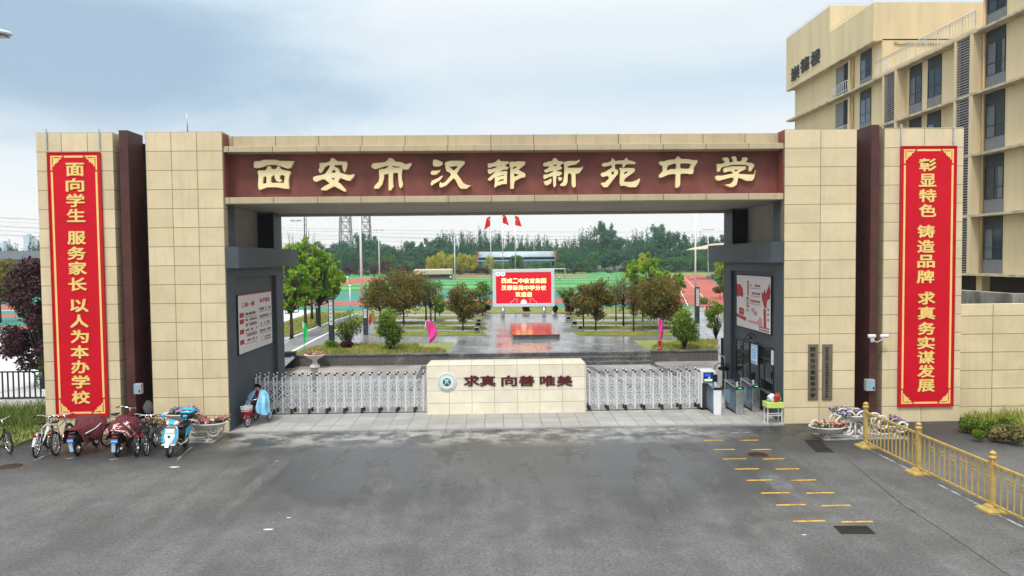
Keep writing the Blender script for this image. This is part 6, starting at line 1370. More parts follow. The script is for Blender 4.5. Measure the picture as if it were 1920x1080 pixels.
for i, (x, y, yt, w, lf, lb) in enumerate(((824, 590, 548, 26, 'leaf_shrub', 'narrow green topiary shrub behind the bare trees'), (908, 586, 568, 26, 'leaf_burgundy', 'low dark red shrub beside the screen post, nearer the flagpole'), (895, 590, 572, 20, 'leaf_russet', 'low brown shrub next to the russet tree by the screen'), (987, 584, 572, 18, 'leaf_burgundy', 'low dark shrub seen under the red screen'), (1040, 586, 573, 14, 'leaf_burgundy', 'small dark red shrub beside the far screen post'), (1070, 585, 566, 24, 'leaf_burgundy', 'dark red shrub with yellow tips at the foot of the russet trees'), (1320, 570, 558, 22, 'leaf_shrub', 'low green shrub beside the red sports ground'))):
    shrub(lb, x, y, yt, w, lf, 900, .08, 30+i, 'leaf_shrub_tip' if lf == 'leaf_shrub' else None)
for i, (x, y, yt, w, lf, lb) in enumerate(((1820, 806, 784, 44, 'leaf_shrub', 'green hedge clump beside the gate pillar foot'), (1853, 812, 790, 40, 'leaf_shrub', 'green hedge clump in the verge, second from the pillar'), (1838, 822, 808, 26, 'leaf_shrub_tip', 'small bright hedge clump at the verge kerb'))):
    shrub(lb, x, y, yt, w, lf, 2200, .04, 50+i, z=.1, cat='hedge', name='hedge', group='hedge clumps by the boundary wall')
for i, (x, y, yt, w, lb) in enumerate(((1880, 823, 796, 44, 'dry brownish green clump in the verge, nearer the hedge'), (1910, 828, 796, 44, 'dry brownish green clump in the verge at the picture edge'), (1894, 806, 790, 50, 'green grassy clump against the boundary wall at the picture edge'))): shrub(lb, x, y, yt, w, 'leaf_dry' if i < 2 else 'leaf_shrub', 1800, .05, 58+i, z=.1, cat='plant', name='verge_plant', group='verge plants by the boundary wall')
# lit column lamps with calligraphy panels
def column_lamp(label, x, yb, yt, w, seed, ys=.48):
    b = P(x, yb, ZU); s = SCL(b); h = (yb-yt)/s; r = w/2/s; T = thing('column_lamp', label, 'lamp', b, 0, 'square garden column lamps')
    MB().box(-r, r, -r, r, -.02, h*ys).box(-r, r, -r, r, h*.96, h).box(-r, -r*.72, -r, r, h*ys, h*.96).box(r*.72, r, -r, r, h*ys, h*.96).build('post', 'lamp_post_dark', T, world=False); MB().box(-r*.72, r*.72, -r*.9, r*.9, h*ys, h*.96).build('light_panel', 'lamp_panel', T, world=False)
    mb = MB(); g = np.random.default_rng(seed)
    for k in range(6):
        z = h*(ys+.06+.075*k)
        for j in range(3): mb.box(-r*.45*g.random()-.01, r*.45*g.random()+.01, -r*.9-.006, -r*.9-.001, z+.04*j*h/4, z+.04*j*h/4+.016)
    mb.build('panel_marks', 'lamp_post_dark', T, world=False)
column_lamp('tall square column lamp with white marked panel, beside the half bare shrub', 622.5, 656, 558, 9, 1)
column_lamp('square column lamp among the light green trees by the lane', 597, 610, 542, 7.5, 2)
column_lamp('square column lamp behind the dense round shrub', 686, 628, 576, 8, 3, .62)
column_lamp('square column lamp beside the large russet tree, in front of the red track', 1307, 606, 538, 7.5, 4)
# thin flags in the grass
def bannerette(label, x, yb, yt, m, w, droop, seed, lean=0.0, fl=.62):
    b = P(x, yb, ZU); s = SCL(b); h = (yb-yt)/s; T = thing('garden_flag', label, 'flag', b, 0, 'small flags on thin poles'); tip = np.array((lean*h, 0, h))
    MB().tube([(0, 0, 0), tip], .012, 6).build('pole', 'steel', T, world=False); ph = seed*1.7
    vs, fs = wave_sheet(10, 16, lambda u, v: (tip[0]*(1-v*fl)+w/s*u*(math.sin(PI*min(1, .15+v*.95))**.7)+droop*v*h*.3, .05*math.sin(6*u+5*v+ph), h*(1-v*fl)-.10*u*h*(.5+v)))
    o = MB().add(vs, fs, 0, True).build('cloth', m, T, world=False); o.modifiers.new('t', 'SOLIDIFY').thickness = .008
bannerette('bright green flag on a thin pole by the litter bin', 571.5, 666, 603, 'flag_green', 8, .0, 1, -.04)
bannerette('pink flag blown sideways on a thin pole by the steps', 792, 664, 600, 'flag_pink', 18, .55, 2, .12, .6)
bannerette('pink flag hanging limp above the red hydrant', 1234, 652, 596, 'flag_pink', 8, .25, 3, 0, .75)
bannerette('red flag beside the column lamp behind the dense shrub', 692, 622, 588, 'flag_red', 5, .1, 4, 0, .6)
bannerette('small red flag near the lane beside the gatehouse', 1322, 600, 572, 'flag_red', 5, .1, 5, 0, .6)
q = P(1237, 655, ZU+.06); T = thing('fire_hydrant', 'red fire hydrant in the grass bed below a pink flag', 'hydrant', q); MB().lathe([(.10, 0), (.10, .04), (.065, .05), (.06, .34), (.09, .36), (.09, .42), (.06, .48), (.02, .52)], (0, 0, 0), 14).build('body', 'red_paint', T, world=False); mb = MB()
for s in (-1, 1): mb.lathe([(.04, 0), (.045, .09), (.05, .09), (.05, .12)], (0, 0, .38), 10, axis='x') if s > 0 else mb.lathe([(.05, -.12), (.05, -.09), (.045, -.09), (.04, 0)], (0, 0, .38), 10, axis='x')
mb.build('outlet', 'red_paint', T, world=False)
q = P(1347, 690, .03); a = R(1347, 631, q[0])
T = thing('swing_gate', 'white edged dark side gate leaf behind the gatehouse corner', 'gate', q); MB().box(q[0], q[0]+.10, q[1]-.05, q[1]+.05, 0, Q(1347, 630, q[1])[2]).build('post', 'white_plastic', T); MB().box(q[0]+.10, q[0]+1.1, q[1]-.02, q[1]+.02, .05, Q(1347, 634, q[1])[2]).build('leaf', 'black_plastic', T)
q = P(1352, 735, .03); T = thing('parked_frame', 'black metal barrier frame leaning by the gatehouse corner', 'barrier', q); mb = MB().tube([(-.25, 0, 0), (-.25, 0, 1.05), (-.12, 0, 1.15), (.35, 0, 1.10)], .018, 8).tube([(.10, .1, 0), (.12, .1, 1.3)], .03, 8).tube([(.25, .1, 0), (.3, .1, 1.05)], .03, 8); mb.build('frame', 'black_plastic', T, world=False)
MB().ball((.12, 0, .95), .16, 10, 7, sc=(1.6, .7, .6)).build('saddle', 'black_plastic', T, world=False)
# polished tablet on the plaza and its spotlights
c4 = [P(a, b, ZU+.3) for a, b in ((957, 606), (1029, 605), (1038, 628), (957, 628))]; x0, x1, y0, y1 = c4[0][0], c4[1][0]+.05, c4[3][1], c4[0][1]
T = thing('stone_tablet', 'low polished stone tablet with carved marks on the wet plaza', 'tablet', ((x0+x1)/2, (y0+y1)/2, ZU)); mat('red_reflection_stone', (.24, .075, .055), .12, var=.2, scale=3, spec=.6); MB().box(x0, x1, y0, y1, ZU, ZU+.26).build('base', 'step_granite', T); MB().box(x0-.05, x1+.05, y0-.05, y1+.05, ZU+.26, ZU+.31).build('top', 'red_reflection_stone', T); mb = MB().lathe([(.30, 0), (.30, .004), (.2, .004)], ((x0+x1)/2, y1-.8, ZU+.311), 20)  # dark tablet top; the screen's red reflection is put into its colour
for k in range(3):
    for s in (-.7, .7): mb.box((x0+x1)/2+s-.25, (x0+x1)/2+s+.25, y0+.5+.7*k, y0+.58+.7*k, ZU+.311, ZU+.316)
mb.build('carving', 'band_stone', T)
for i, (x, y) in enumerate(((898, 607), (897, 614), (894, 624), (1066, 602), (1077, 612), (1088, 621))):
    q = P(x, y, ZU+.06); T = thing('floodlight', ('grey ground floodlight in the third grass strip, by the screen', 'grey ground floodlight in the second grass strip, by the tablet', 'pale ground floodlight in the nearest grass strip, by the tablet', 'grey ground floodlight in the far grass strip, by the russet trees', 'grey ground floodlight in the second strip, by the russet trees', 'dark ground floodlight in the nearest strip, by the russet trees')[i], 'floodlight', q, 0, 'ground floodlights beside the plaza')
    MB().box(-.17, .17, -.08, .08, .12, .38).build('housing', 'meter_grey', T, world=False, bevel=.02); MB().box(-.14, .14, -.088, -.0805, .15, .35).build('lens', 'dark_glass', T, world=False); MB().tube([(-.19, 0, .25), (-.19, 0, .03), (.19, 0, .03), (.19, 0, .25)], .015, 6).build('bracket', 'black_plastic', T, world=False)

# ------------------------------------------------------------------ the big red screen
q = P(981, 596, ZU); yS = float(q[1]); a, b = Q(923.5, 505, yS), Q(1040, 574.5, yS); x0, x1, z1, z0 = a[0], b[0], a[2], b[2]
LS = thing('led_screen', 'red outdoor screen on two steel posts showing gold welcome characters', 'screen', ((x0+x1)/2, yS, ZU)); f = .27
MB().box(x0, x1, yS, yS+.35, z0, z0+f).box(x0, x1, yS, yS+.35, z1-f, z1).box(x0, x0+f, yS, yS+.35, z0+f, z1-f).box(x1-f, x1, yS, yS+.35, z0+f, z1-f).build('frame', 'aluminium', LS, bevel=.02); MB().box(x0+f, x1-f, yS+.05, yS+.3, z0+f, z1-f).build('display', 'screen_red', LS)
for xx in (943, 1020): c = Q(xx, 590, yS+.18); MB().lathe([(.15, ZU-.02), (.15, z0)], (c[0], yS+.18, 0), 18).build('post', 'steel', LS)
for t, v in (('西咸二中教育集团', 526.5), ('汉都新苑中学分校', 539.5), ('欢迎您', 552)):
    for k, ch in enumerate(t): c = Q(982+(k-(len(t)-1)/2)*10.6, v, yS+.05); bold(MB(), ch, (c[0], yS+.049, c[2]), .43, .41, .01, .03).build('character', 'screen_gold', LS)
for xx in (934, 943):
    c = Q(xx, 513.7, yS+.05); E_ = MB().lathe([(.19, 0), (.19, .008), (0, .008)], (c[0], yS+.049, c[2]), 20, axis='y').build('emblem', 'screen_white', LS); MB().lathe([(.09, .009), (.09, .012), (.04, .012)], (c[0], yS+.049, c[2]), 16, axis='y').build('emblem_ring', 'sign_blue', E_)
c = Q(982, 569.5, yS+.04); mb = MB()
for k in range(-4, 5): a_ = k*.33; l_ = .42-.03*abs(k); mb.prism([(c[0]+l_*.0, yS+.045, c[2]-.04), (c[0]+l_*math.sin(a_-.22)*.7, yS+.045, c[2]+l_*math.cos(a_-.22)*.7), (c[0]+l_*math.sin(a_), yS+.045-.001*abs(k), c[2]+l_*math.cos(a_)), (c[0]+l_*math.sin(a_+.22)*.7, yS+.045, c[2]+l_*math.cos(a_+.22)*.7)], (0, -.006-.001*(k+4), 0))
mb.build('lotus', 'screen_pink', LS); mb = MB()
for s in (-1, 1): mb.tube([(c[0]+s*.45, yS+.045, c[2]+.0), (c[0]+s*.62, yS+.045, c[2]+.22), (c[0]+s*.45, yS+.045, c[2]+.38), (c[0]+s*.75, yS+.045, c[2]+.42), (c[0]+s*.9, yS+.045, c[2]+.2), (c[0]+s*1.05, yS+.045, c[2]+.18), (c[0]+s*1.07, yS+.045, c[2])], .011, 4)
mb.build('lotus_outline', 'screen_pink', LS)

# ------------------------------------------------------------------ garden trees
def gtree(label, x, yb, yt, wpx, leaf, n, size, seed, c0=.30, parts=18, cs=.30, bark='bark', group=None, name='tree', lean=(0, 0), fork=.28, zs=1.0, extra=0, shell=.25, aspect=.6, stems=1, dy=0.0):
    b = P(x, yb, ZU+.03); b[1] += dy; s = SCL(b); h = (yb-yt)/s; r = wpx/2/s/h
    c0 *= .62; cl = clumps(parts, (lean[0], lean[1], (1+c0)/2-.02), (r*.76, r*.76, (1-c0)/2*.86), r*cs*1.15, seed, zs=zs); g = np.random.default_rng(seed)
    tips = [(c[0], c[1], c[2]) for c in cl]
    for k in range(extra): a = g.random()*2*PI; tips.append((lean[0]+math.cos(a)*r*g.random()*.9, lean[1]+math.sin(a)*r*g.random()*.9, c0+(1.02-c0)*(.35+.65*g.random())))
    return tree(name, label, 'tree', b, h, cl, leaf, n, size, seed, bark, group, base_r=max(.035, h*.016), fork=fork, tips=[tuple(k*h for k in t) for t in tips], lean=lean, shell=shell, aspect=aspect, main=max(4, parts//2))
RG = 'russet leaved garden trees'
gtree('largest russet tree left of the screen, behind the dense round shrub', 757, 607, 503, 118, 'leaf_russet', 15000, .085, 3, .22, 34, .34, group=RG, extra=14)
gtree('smaller russet tree at the left of the group, beside the column lamp', 703, 612, 528, 74, 'leaf_russet', 5200, .085, 4, .28, 18, .36, group=RG, extra=8, dy=2.5)
gtree('rounded russet tree between the bare trees and the screen', 868, 618, 531, 68, 'leaf_russet', 7500, .075, 5, .25, 22, .34, group=RG, extra=14)
gtree('pair russet tree nearer the screen on its gatehouse side, with slim crown', 1094, 616, 524, 52, 'leaf_russet', 5200, .08, 6, .30, 16, .38, group=RG, extra=8)
gtree('russet tree standing just behind its slim twin near the grass strips', 1117, 618, 518, 66, 'leaf_russet', 7600, .08, 7, .27, 20, .36, group=RG, extra=10)
gtree('broad russet tree behind the lime topped shrub', 1244, 620, 515, 108, 'leaf_russet', 13000, .085, 8, .25, 30, .34, group=RG, extra=14, dy=1.5)
gtree('russet tree left of the broad one, further back in the strips', 1205, 604, 526, 70, 'leaf_russet', 6500, .09, 9, .30, 20, .36, group=RG, extra=8)
gtree('small reddish tree on the edge of the red sports ground by the gatehouse', 1350, 560, 524, 24, 'leaf_russet', 1500, .10, 10, .35, 8, .4, group=RG)
BG = 'bare young garden trees'
for i, (x, yb, yt, w, lb) in enumerate(((799, 604, 506, 44, 'bare dark tree with two stems beside its thinner neighbour, left of the rounded russet tree'), (808, 613, 512, 50, 'bare dark tree closest to the pink flag, thickest stem of three'), (816, 602, 520, 46, 'thin bare tree standing behind the other two bare trees'), (1169, 610, 505, 60, 'tall bare tree with sparse twigs between the russet trees'), (1155, 601, 520, 50, 'thin grey bare tree behind the tall one, towards the screen'), (1188, 622, 520, 44, 'slim bare tree in the nearest grass strip, right of the tall bare one'))):
    gtree(lb, x, yb, yt, w, 'leaf_russet' if i > 2 else 'leaf_shrub', 700 if i > 2 else 500, .07, 40+i, .38, 12, .34, group=BG, extra=40, fork=.36)
gtree('slender tree with thin light foliage to the right of the screen', 1070, 590, 528, 46, 'leaf_shrub', 1600, .09, 52, .3, 14, .36, extra=16)
gtree('slender light green tree just left of the flagpole', 905, 592, 524, 44, 'leaf_shrub', 1300, .09, 53, .3, 14, .36, extra=20)
SG = 'light green trees beside the lane'
for i, (x, yb, yt, w, n, lb) in enumerate(((547, 634, 440, 92, 7000, 'light green tree nearest the gatehouse, partly hidden behind its corner'), (573, 617, 432, 84, 7000, 'light green tree with a blue green stem, second along the lane'), (599, 612, 452, 80, 6500, 'light green tree in the middle of the lane row behind a lamp'), (619, 602, 470, 76, 7500, 'densest bright green tree, last along the lane'), (585, 600, 440, 70, 2200, 'thin bare topped tree at the back of the lane row'))):
    gtree(lb, x, yb, yt, w, 'leaf_spring' if i < 4 else 'leaf_shrub', int(n*.5), .12, 60+i, .40, 60, .11, group=SG, extra=46, fork=.26, dy=0, zs=1.6, shell=.1)

for i, (x, yb, yt, w, lb) in enumerate(((1193, 562, 482, 54, 'lime green tree behind the bare trees, left of the taller lime tree'), (1217, 560, 468, 58, 'tallest lime green tree behind the russet trees'), (1243, 563, 500, 44, 'low lime green tree between the tallest lime tree and the white pole'), (1272, 560, 508, 34, 'small lime green sapling beside the red sports ground'), (1357, 558, 478, 44, 'lime green tree partly hidden by the slate gatehouse'))):
    gtree(lb, x, yb, yt, w, 'leaf_spring', 2400, .17, 160+i, .2, 40, .13, group='lime green trees before the field', extra=12, zs=1.4, shell=.1)
# ------------------------------------------------------------------ sports ground things
def pole(label, x, yb_z, yt, Yd, r0_, r1, m='mast_grey', name='light_pole', cat='pole', group=None, z0=ZU):
    q = Q(x, yt, Yd); T = thing(name, label, cat, (q[0], Yd, z0), 0, group); MB().tube([(0, 0, 0), (0, 0, q[2]-z0)], [r0_, r1], 10).build('shaft', m, T, world=False); return T, q[2]-z0
T, h = pole('thick white flagless pole rising behind the lane trees', 674, 0, 330, 62, .16, .10, 'white_paint', 'tall_pole', group='tall white poles by the garden'); MB().ball((0, 0, h), .14, 10, 6).build('finial', 'chrome', T, world=False)
T, h = pole('tall white pole in front of the red sports ground', 1304, 0, 399, 62, .13, .06, 'white_paint', 'tall_pole', group='tall white poles by the garden'); MB().ball((0, 0, h), .08, 10, 6).build('finial', 'chrome', T, world=False)
def cloth_flag(T, h, s, w, hh, seed, star=True):
    ph = seed*2.1; vs, fs = wave_sheet(14, 12, lambda u, v: (s*w*u*(.35+.25*v), .18*math.sin(5*u+4*v+ph)*u, h-.12-hh*v-.45*w*u*(.55+.3*math.sin(v+ph))))
    o = MB().add(vs, fs, 0, True).build('cloth', 'flag_red', T, world=False); o.modifiers.new('t', 'SOLIDIFY').thickness = .02
    if star: MB().prism([(s*w*.10+.10*(1 if k % 2 == 0 else .42)*math.sin(k*PI/5), -.12, h-.55+.10*(1 if k % 2 == 0 else .42)*math.cos(k*PI/5)) for k in range(10)], (0, .02, 0)).build('star', 'flag_star', T, world=False)
for i, (x, yt, yb, lb) in enumerate(((919.5, 402, 575, 'flagpole with a red flag nearest the rounded russet tree'), (942, 397, 570, 'middle flagpole, its red flag partly behind the gate beam'), (965.5, 402, 570, 'flagpole with a red flag above the middle of the red screen'))):
    Yd = float(P(x, 578, ZU)[1])+2*i; T, h = pole(lb, x, 0, yt, Yd, .055, .035, 'steel', 'flagpole', 'flagpole', 'flagpoles behind the red screen'); MB().ball((0, 0, h+.03), .07, 8, 6).build('finial', 'gold_paint', T, world=False); cloth_flag(T, h, -1 if i == 0 else 1, 1.1, 1.0, i)
for i, (x, yt, Yd, lb) in enumerate(((555, 413, 120, 'floodlight mast above the light green trees'), (710, 431, 150, 'floodlight mast in front of the blue green trees'), (852, 440, 150, 'floodlight mast among the yellow green trees'), (1328, 430, 175, 'floodlight mast at the far corner of the red sports ground'))):
    T, h = pole(lb, x, 0, yt, Yd, .17, .10, 'mast_grey', 'floodlight_mast', 'mast', 'floodlight masts round the sports ground'); w = 1.0*Yd/120; MB().box(-w, w, -.06, .06, h-.12, h).build('crossbar', 'mast_grey', T, world=False); lm = None
    for k in (-.85, -.35, .35, .85):
        if lm is None: lm = MB().box(-.2, .2, -.28, -.065, h-.25, h+.1).build('lamp', 'meter_grey', T, world=False, bevel=.03); lm.location = (k*w, 0, 0)
        else: c = lm.copy(); COL.objects.link(c); c.parent = T; c.location = (k*w, 0, 0)
for i, (x, yb, yt, lb) in enumerate(((628, 538, 519, 'football goal in front of the purple bushes beyond the lane trees'), (1036, 521, 504, 'football goal half hidden behind the red screen'))):
    b = P(x, yb, ZU+.03); s = SCL(b); h = (yb-yt)/s; T = thing('football_goal', lb, 'goal', b, 0, 'football goals'); w = 24/s; MB().tube([(-w, 0, 0), (-w, 0, h), (w, 0, h), (w, 0, 0)], .10, 8).tube([(-w, 0, h), (-w, 1.2, h*.9), (-w, 2.6, 0)], .06, 6).tube([(w, 0, h), (w, 1.2, h*.9), (w, 2.6, 0)], .06, 6).build('frame', 'white_paint', T, world=False)
b = P(815, 525, ZU); yb = float(b[1]); a, c = Q(775, 505, yb), Q(847, 524, yb); T = thing('grandstand', 'low tan and grey stand at the far side of the green field', 'stand', ((a[0]+c[0])/2, yb, ZU)); hs = a[2]-ZU
mb = MB()
for k in range(4): mb.box(a[0], c[0], yb+1.2*k, yb+1.2*(k+1), ZU, ZU+hs*.2*(k+1)*.6)
mb.build('seating', 'stand_grey', T); MB().prism([(a[0], yb-.2, ZU+hs*.52), (a[0], yb+5, ZU+hs*.62), (a[0], yb+5, ZU+hs), (a[0], yb-.2, ZU+hs*.9)], (c[0]-a[0], 0, 0)).build('front_wall', 'stand_tan', T)
yb = 222.; a, c = Q(897, 473, yb), Q(1040, 488, yb); T = thing('shed', 'long blue grey roofed shed among the trees beyond the field', 'shed', ((a[0]+c[0])/2, yb, ZU)); z1, z0 = a[2], c[2]
MB().box(a[0]+1, c[0]-1, yb+.6, yb+10, ZU, z0-.1).build('wall', 'stand_grey', T); mb = MB(); w = c[0]-a[0]; rings = [[(x, yb-.5+11*t, z0+(z1-z0)*math.sin(PI*min(.98, .12+t*.8))-.4*(t > .98)) for t in np.linspace(0, 1, 9)] for x in (a[0], c[0])]
mb.add(rings[0]+rings[1], [(k, k+1, k+10, k+9) for k in range(8)], 0, True); o = mb.build('roof', 'shed_roof', T); o.modifiers.new('t', 'SOLIDIFY').thickness = .2
mb = MB().box(a[0]-.6, a[0], yb-.5, yb+10, ZU, z1+.2).box(c[0], c[0]+.6, yb-.5, yb+10, ZU, z1+.2); mb.build('gable', 'shed_red', T); MB().box(a[0], c[0], yb-.56, yb-.3, z0-.15, z0+.3).build('fascia', 'meter_blue', T)
a = R(1325, 463, 40); yb = 128.; a, c = Q(1322, 466, yb), Q(1375, 455, yb); T = thing('bleacher_canopy', 'pale ribbed canopy over bleachers seen beside the slate gatehouse', 'canopy', (c[0], yb, ZU)); mb = MB()
for k in range(7):
    y = yb+2.5*k; mb.tube([(a[0], y, a[2]-.2), (a[0]+2, y, a[2]+.25), (c[0], y, c[2]), (c[0]+6, y, c[2]+.3)], .14, 6)
mb.build('rib', 'stand_tan', T); MB().prism([(a[0], yb-.5, a[2]-.1), (a[0]+2, yb-.5, a[2]+.35), (c[0]+6, yb-.5, c[2]+.45), (c[0]+6, yb-.5, c[2]+.6), (a[0]+2, yb-.5, a[2]+.5)], (0, 16, 0)).build('roof', 'stand_tan', T); MB().tube([(c[0]+3, yb+4, ZU), (c[0]+3, yb+4, c[2])], .2, 8).build('post', 'mast_grey', T)
mb = MB()
for k in range(5): mb.box(c[0]-1+1.0*k, c[0]+8, yb-8, yb+16, ZU, ZU+.5*(k+1))
mb.build('seating', 'stand_grey', T)
def runner(label, x, yb, yt, mi, seed):
    b = P(x, yb, ZU+.03); h = (yb-yt)/SCL(b); k = h/1.7; g = random.Random(seed); sw = g.uniform(.1, .3); T = thing('person', label, 'person', b, g.uniform(0, 6))
    nd = [((0, 0, .92), .14), ((0, 0, 1.15), .13), ((0, 0, 1.36), .15), ((0, 0, 1.48), .055), ((.02, 0, 1.58), .10), ((.02, 0, 1.68), .08), ((0, .19, 1.36), .055), ((-sw*.4, .25, 1.10), .042), ((sw*.4, .25, .88), .035), ((0, -.19, 1.36), .055), ((sw*.4, -.25, 1.10), .042), ((sw*1.2, -.24, .95), .035), ((sw*.6, .10, .50), .075), ((sw, .10, .08), .05), ((sw+.12, .10, .05), .04), ((-sw*.5, -.10, .50), .075), ((-sw*1.2, -.10, .08), .05), ((-sw*1.2+.12, -.10, .05), .04)]
    nd = [(tuple(v*k for v in p), r*k) for p, r in nd]; skinned('body', nd, [(0,1),(1,2),(2,3),(3,4),(4,5),(2,6),(6,7),(7,8),(2,9),(9,10),(10,11),(0,12),(12,13),(13,14),(0,15),(15,16),(16,17)], [mi, 'trousers_dark', 'hair_black', 'skin'], lambda c: 1 if c[2] < .88*k else (2 if c[2] > 1.6*k else (3 if c[2] > 1.44*k else 0)), T)
runner('small figure in white standing at the near end of the grandstand', 845, 526, 516, 'white_paint', 1); runner('small figure in white shirt on the field right of the screen', 1049, 527, 517, 'white_paint', 2)
runner('small figure in dark clothes on the field left of the bare trees', 1141, 524, 513, 'poster_white', 3); runner('small figure in pale blue on the red sports ground', 1297, 526, 518, 'sign_pale', 4); runner('small dark figure near the bleachers', 1337, 524, 515, 'trousers_dark', 5)

# ------------------------------------------------------------------ the far tree belt
def plumes(n, spread, c0, s, seed):
    """upswept branches, each a string of shrinking leaf clumps ending in a point"""
    g = np.random.default_rng(seed); out = []
    for k in range(n):
        a = g.random()*2*PI; rr = spread*(.15+.95*g.random()**.7); z0 = c0+(.42-c0)*g.random(); z1 = 1.0-.42*(rr/spread)**1.5*(.6+.5*g.random())-.06*g.random()
        for j in range(7):
            t = j/6; r = rr*(.35+.65*t**.8); q = s*(1.25-.95*t)*(.8+.4*g.random()); out.append((r*math.cos(a)+.02*g.normal(), r*math.sin(a)+.02*g.normal(), z0+(z1-z0)*t, q, q, q*1.9))
    return out
def proto_tree(kind, leaf, n, size, seed, spread, c0, parts, cs, zs):
    cl = plumes(parts, spread, c0, cs, seed) if zs < 0 else clumps(parts, (0, 0, (1+c0)/2), (spread, spread, (1-c0)/2*.86), cs, seed, zs=zs); cl = [tuple(k*10 for k in c) for c in cl]
    v, n = leaf_mesh('c', cl, n, size, leaf, seed, shell=.35); mb = limbs(MB(), .16, 10, [c[:3] for c in (cl[6::7] if zs < 0 else cl)], seed, fork=.3)
    me = bpy.data.meshes.new(kind); vs = [tuple(p) for p in mb.v]+v.tolist(); o = len(mb.v)
    me.from_pydata(vs, [], mb.f+[tuple(o+4*i+j for j in range(4)) for i in range(n)]); me.materials.append(MATS['bark']); me.materials.append(MATS[leaf])
    me.polygons.foreach_set('material_index', [0]*len(mb.f)+[1]*n); me.update(); return me
PTS = {'poplar': [proto_tree('poplar_tree', 'leaf_far', 4200, .20, 70+k, .19, .04, 15, .068, -1) for k in range(4)],
       'broad': [proto_tree('broadleaf_tree', 'leaf_far', 5600, .22, 80+k, .35, .03, 26, .082, -1) for k in range(2)]+[proto_tree('broadleaf_tree', 'leaf_far', 4600, .24, 85+k, .36, .10, 46, .075, 1.3) for k in range(3)],
       'green': [proto_tree('green_tree', 'leaf_far_green', 2600, .26, 90+k, .30, .14, 20, .12, 1.0) for k in range(2)],
       'yellow': [proto_tree('yellow_green_tree', 'leaf_yellow', 2600, .26, 95+k, .34, .15, 18, .13, 1.0) for k in range(2)],
       'purple': [proto_tree('purple_bush', 'leaf_purple', 2200, .36, 99+k, .55, .02, 16, .2, .8) for k in range(2)],
       'bush': [proto_tree('far_bush', 'leaf_far_green', 2200, .36, 105+k, .55, .02, 16, .2, .8) for k in range(2)]}
def far(kind, label, group, items, Yd):
    g = random.Random(len(items)*7+int(Yd))
    for i, (x, yt, w) in enumerate(items):
        y = Yd+g.uniform(-6, 6)+(g.uniform(0, 14) if kind in ('poplar', 'broad') else 0); q = Q(x, yt, y); me = PTS[kind][i % len(PTS[kind])]
        o = bpy.data.objects.new(me.name, me); COL.objects.link(o); h = q[2]-ZU; bw = {'poplar': 4.6, 'broad': 7.4, 'green': 7.6, 'yellow': 8.4, 'purple': 12.6, 'bush': 12.6}[kind]; wr = w/SCL(q)/bw
        o.location = (q[0], y, ZU-.1); o.scale = (wr, wr, h/10.0*(1.13 if kind in ('poplar', 'broad') else 1.0)*g.uniform(.92, 1.06)); o.rotation_euler = (0, 0, g.uniform(0, 6.28)); tag(o, label, 'bush' if kind in ('purple', 'bush') else 'tree', group)
    return
g = random.Random(12); prof = [(-260, 452), (0, 452), (60, 446), (300, 448), (520, 452), (640, 455), (655, 442), (690, 440), (740, 458), (770, 458), (785, 447), (805, 452), (828, 437), (865, 432), (905, 430), (950, 437), (985, 443), (1040, 446), (1078, 452), (1092, 432), (1110, 428), (1140, 418), (1165, 440), (1178, 446), (1195, 432), (1228, 420), (1245, 438), (1270, 434), (1290, 446), (1310, 438), (1345, 440), (1480, 440), (1900, 436), (2300, 430)]
def ptop(x): return np.interp(x, [p[0] for p in prof], [p[1] for p in prof])
far('poplar', 'tall dark poplar in the tree belt beyond the sports ground', 'poplars of the far tree belt', [(x+g.uniform(-3, 3), ptop(x)+g.uniform(-1.5, 7), g.uniform(17, 24)) for x in range(822, 1085, 8)], 262)
far('broad', 'broad dark blue green tree in the tree belt beyond the sports ground', 'broad trees of the far tree belt', [(x+g.uniform(-5, 5), ptop(x)+g.uniform(-2, 6), g.uniform(34, 50)) for x in list(range(-200, 640, 44))+list(range(645, 830, 19))+list(range(1092, 1390, 20))+list(range(1400, 1900, 60))], 246)
far('broad', 'lower dark tree in the second row of the far tree belt', 'lower trees of the far tree belt', [(x+g.uniform(-5, 5), 466+g.uniform(-6, 6), g.uniform(34, 46)) for x in range(640, 1370, 22)], 236)
far('green', 'mid green tree standing before the dark belt, beyond the field', 'mid green trees beyond the field', [(700, 480, 30), (730, 474, 34), (765, 484, 30), (966, 472, 34), (1056, 466, 30), (1115, 468, 34), (1090, 480, 28), (1180, 484, 34), (1245, 478, 38), (1275, 474, 44), (1305, 472, 40), (1335, 474, 40), (1225, 488, 34), (1024, 488, 24), (1008, 492, 22)], 212)
far('yellow', 'yellow green tree standing before the dark belt, beyond the field', 'yellow green trees beyond the field', [(808, 474, 30), (826, 470, 32), (846, 472, 30), (864, 472, 30), (884, 472, 28), (918, 478, 20), (1206, 471, 30), (1196, 484, 26), (1216, 492, 24), (1346, 482, 22)], 204)
far('purple', 'dark purple bush in the hedge line beyond the field', 'purple bushes beyond the field', [(640, 500, 34), (655, 497, 36), (700, 495, 40), (725, 490, 40), (755, 494, 36), (785, 497, 30), (893, 500, 30), (912, 502, 24), (955, 502, 26), (1075, 500, 26), (1170, 498, 28)], 206)
far('bush', 'green bush in the hedge line beyond the field', 'green bushes beyond the field', [(620, 505, 40), (680, 506, 36), (745, 506, 34), (830, 503, 34), (862, 503, 34), (935, 501, 34), (990, 502, 36), (1030, 502, 30), (1060, 503, 30), (1105, 501, 34), (1140, 502, 34), (1195, 503, 34), (1232, 500, 38), (1262, 496, 44), (1296, 494, 44), (1328, 498, 40), (600, 502, 44), (560, 500, 44), (905, 489, 34), (930, 491, 30), (952, 488, 34), (975, 490, 30), (1000, 487, 34), (1024, 489, 32), (1048, 488, 30)], 214)
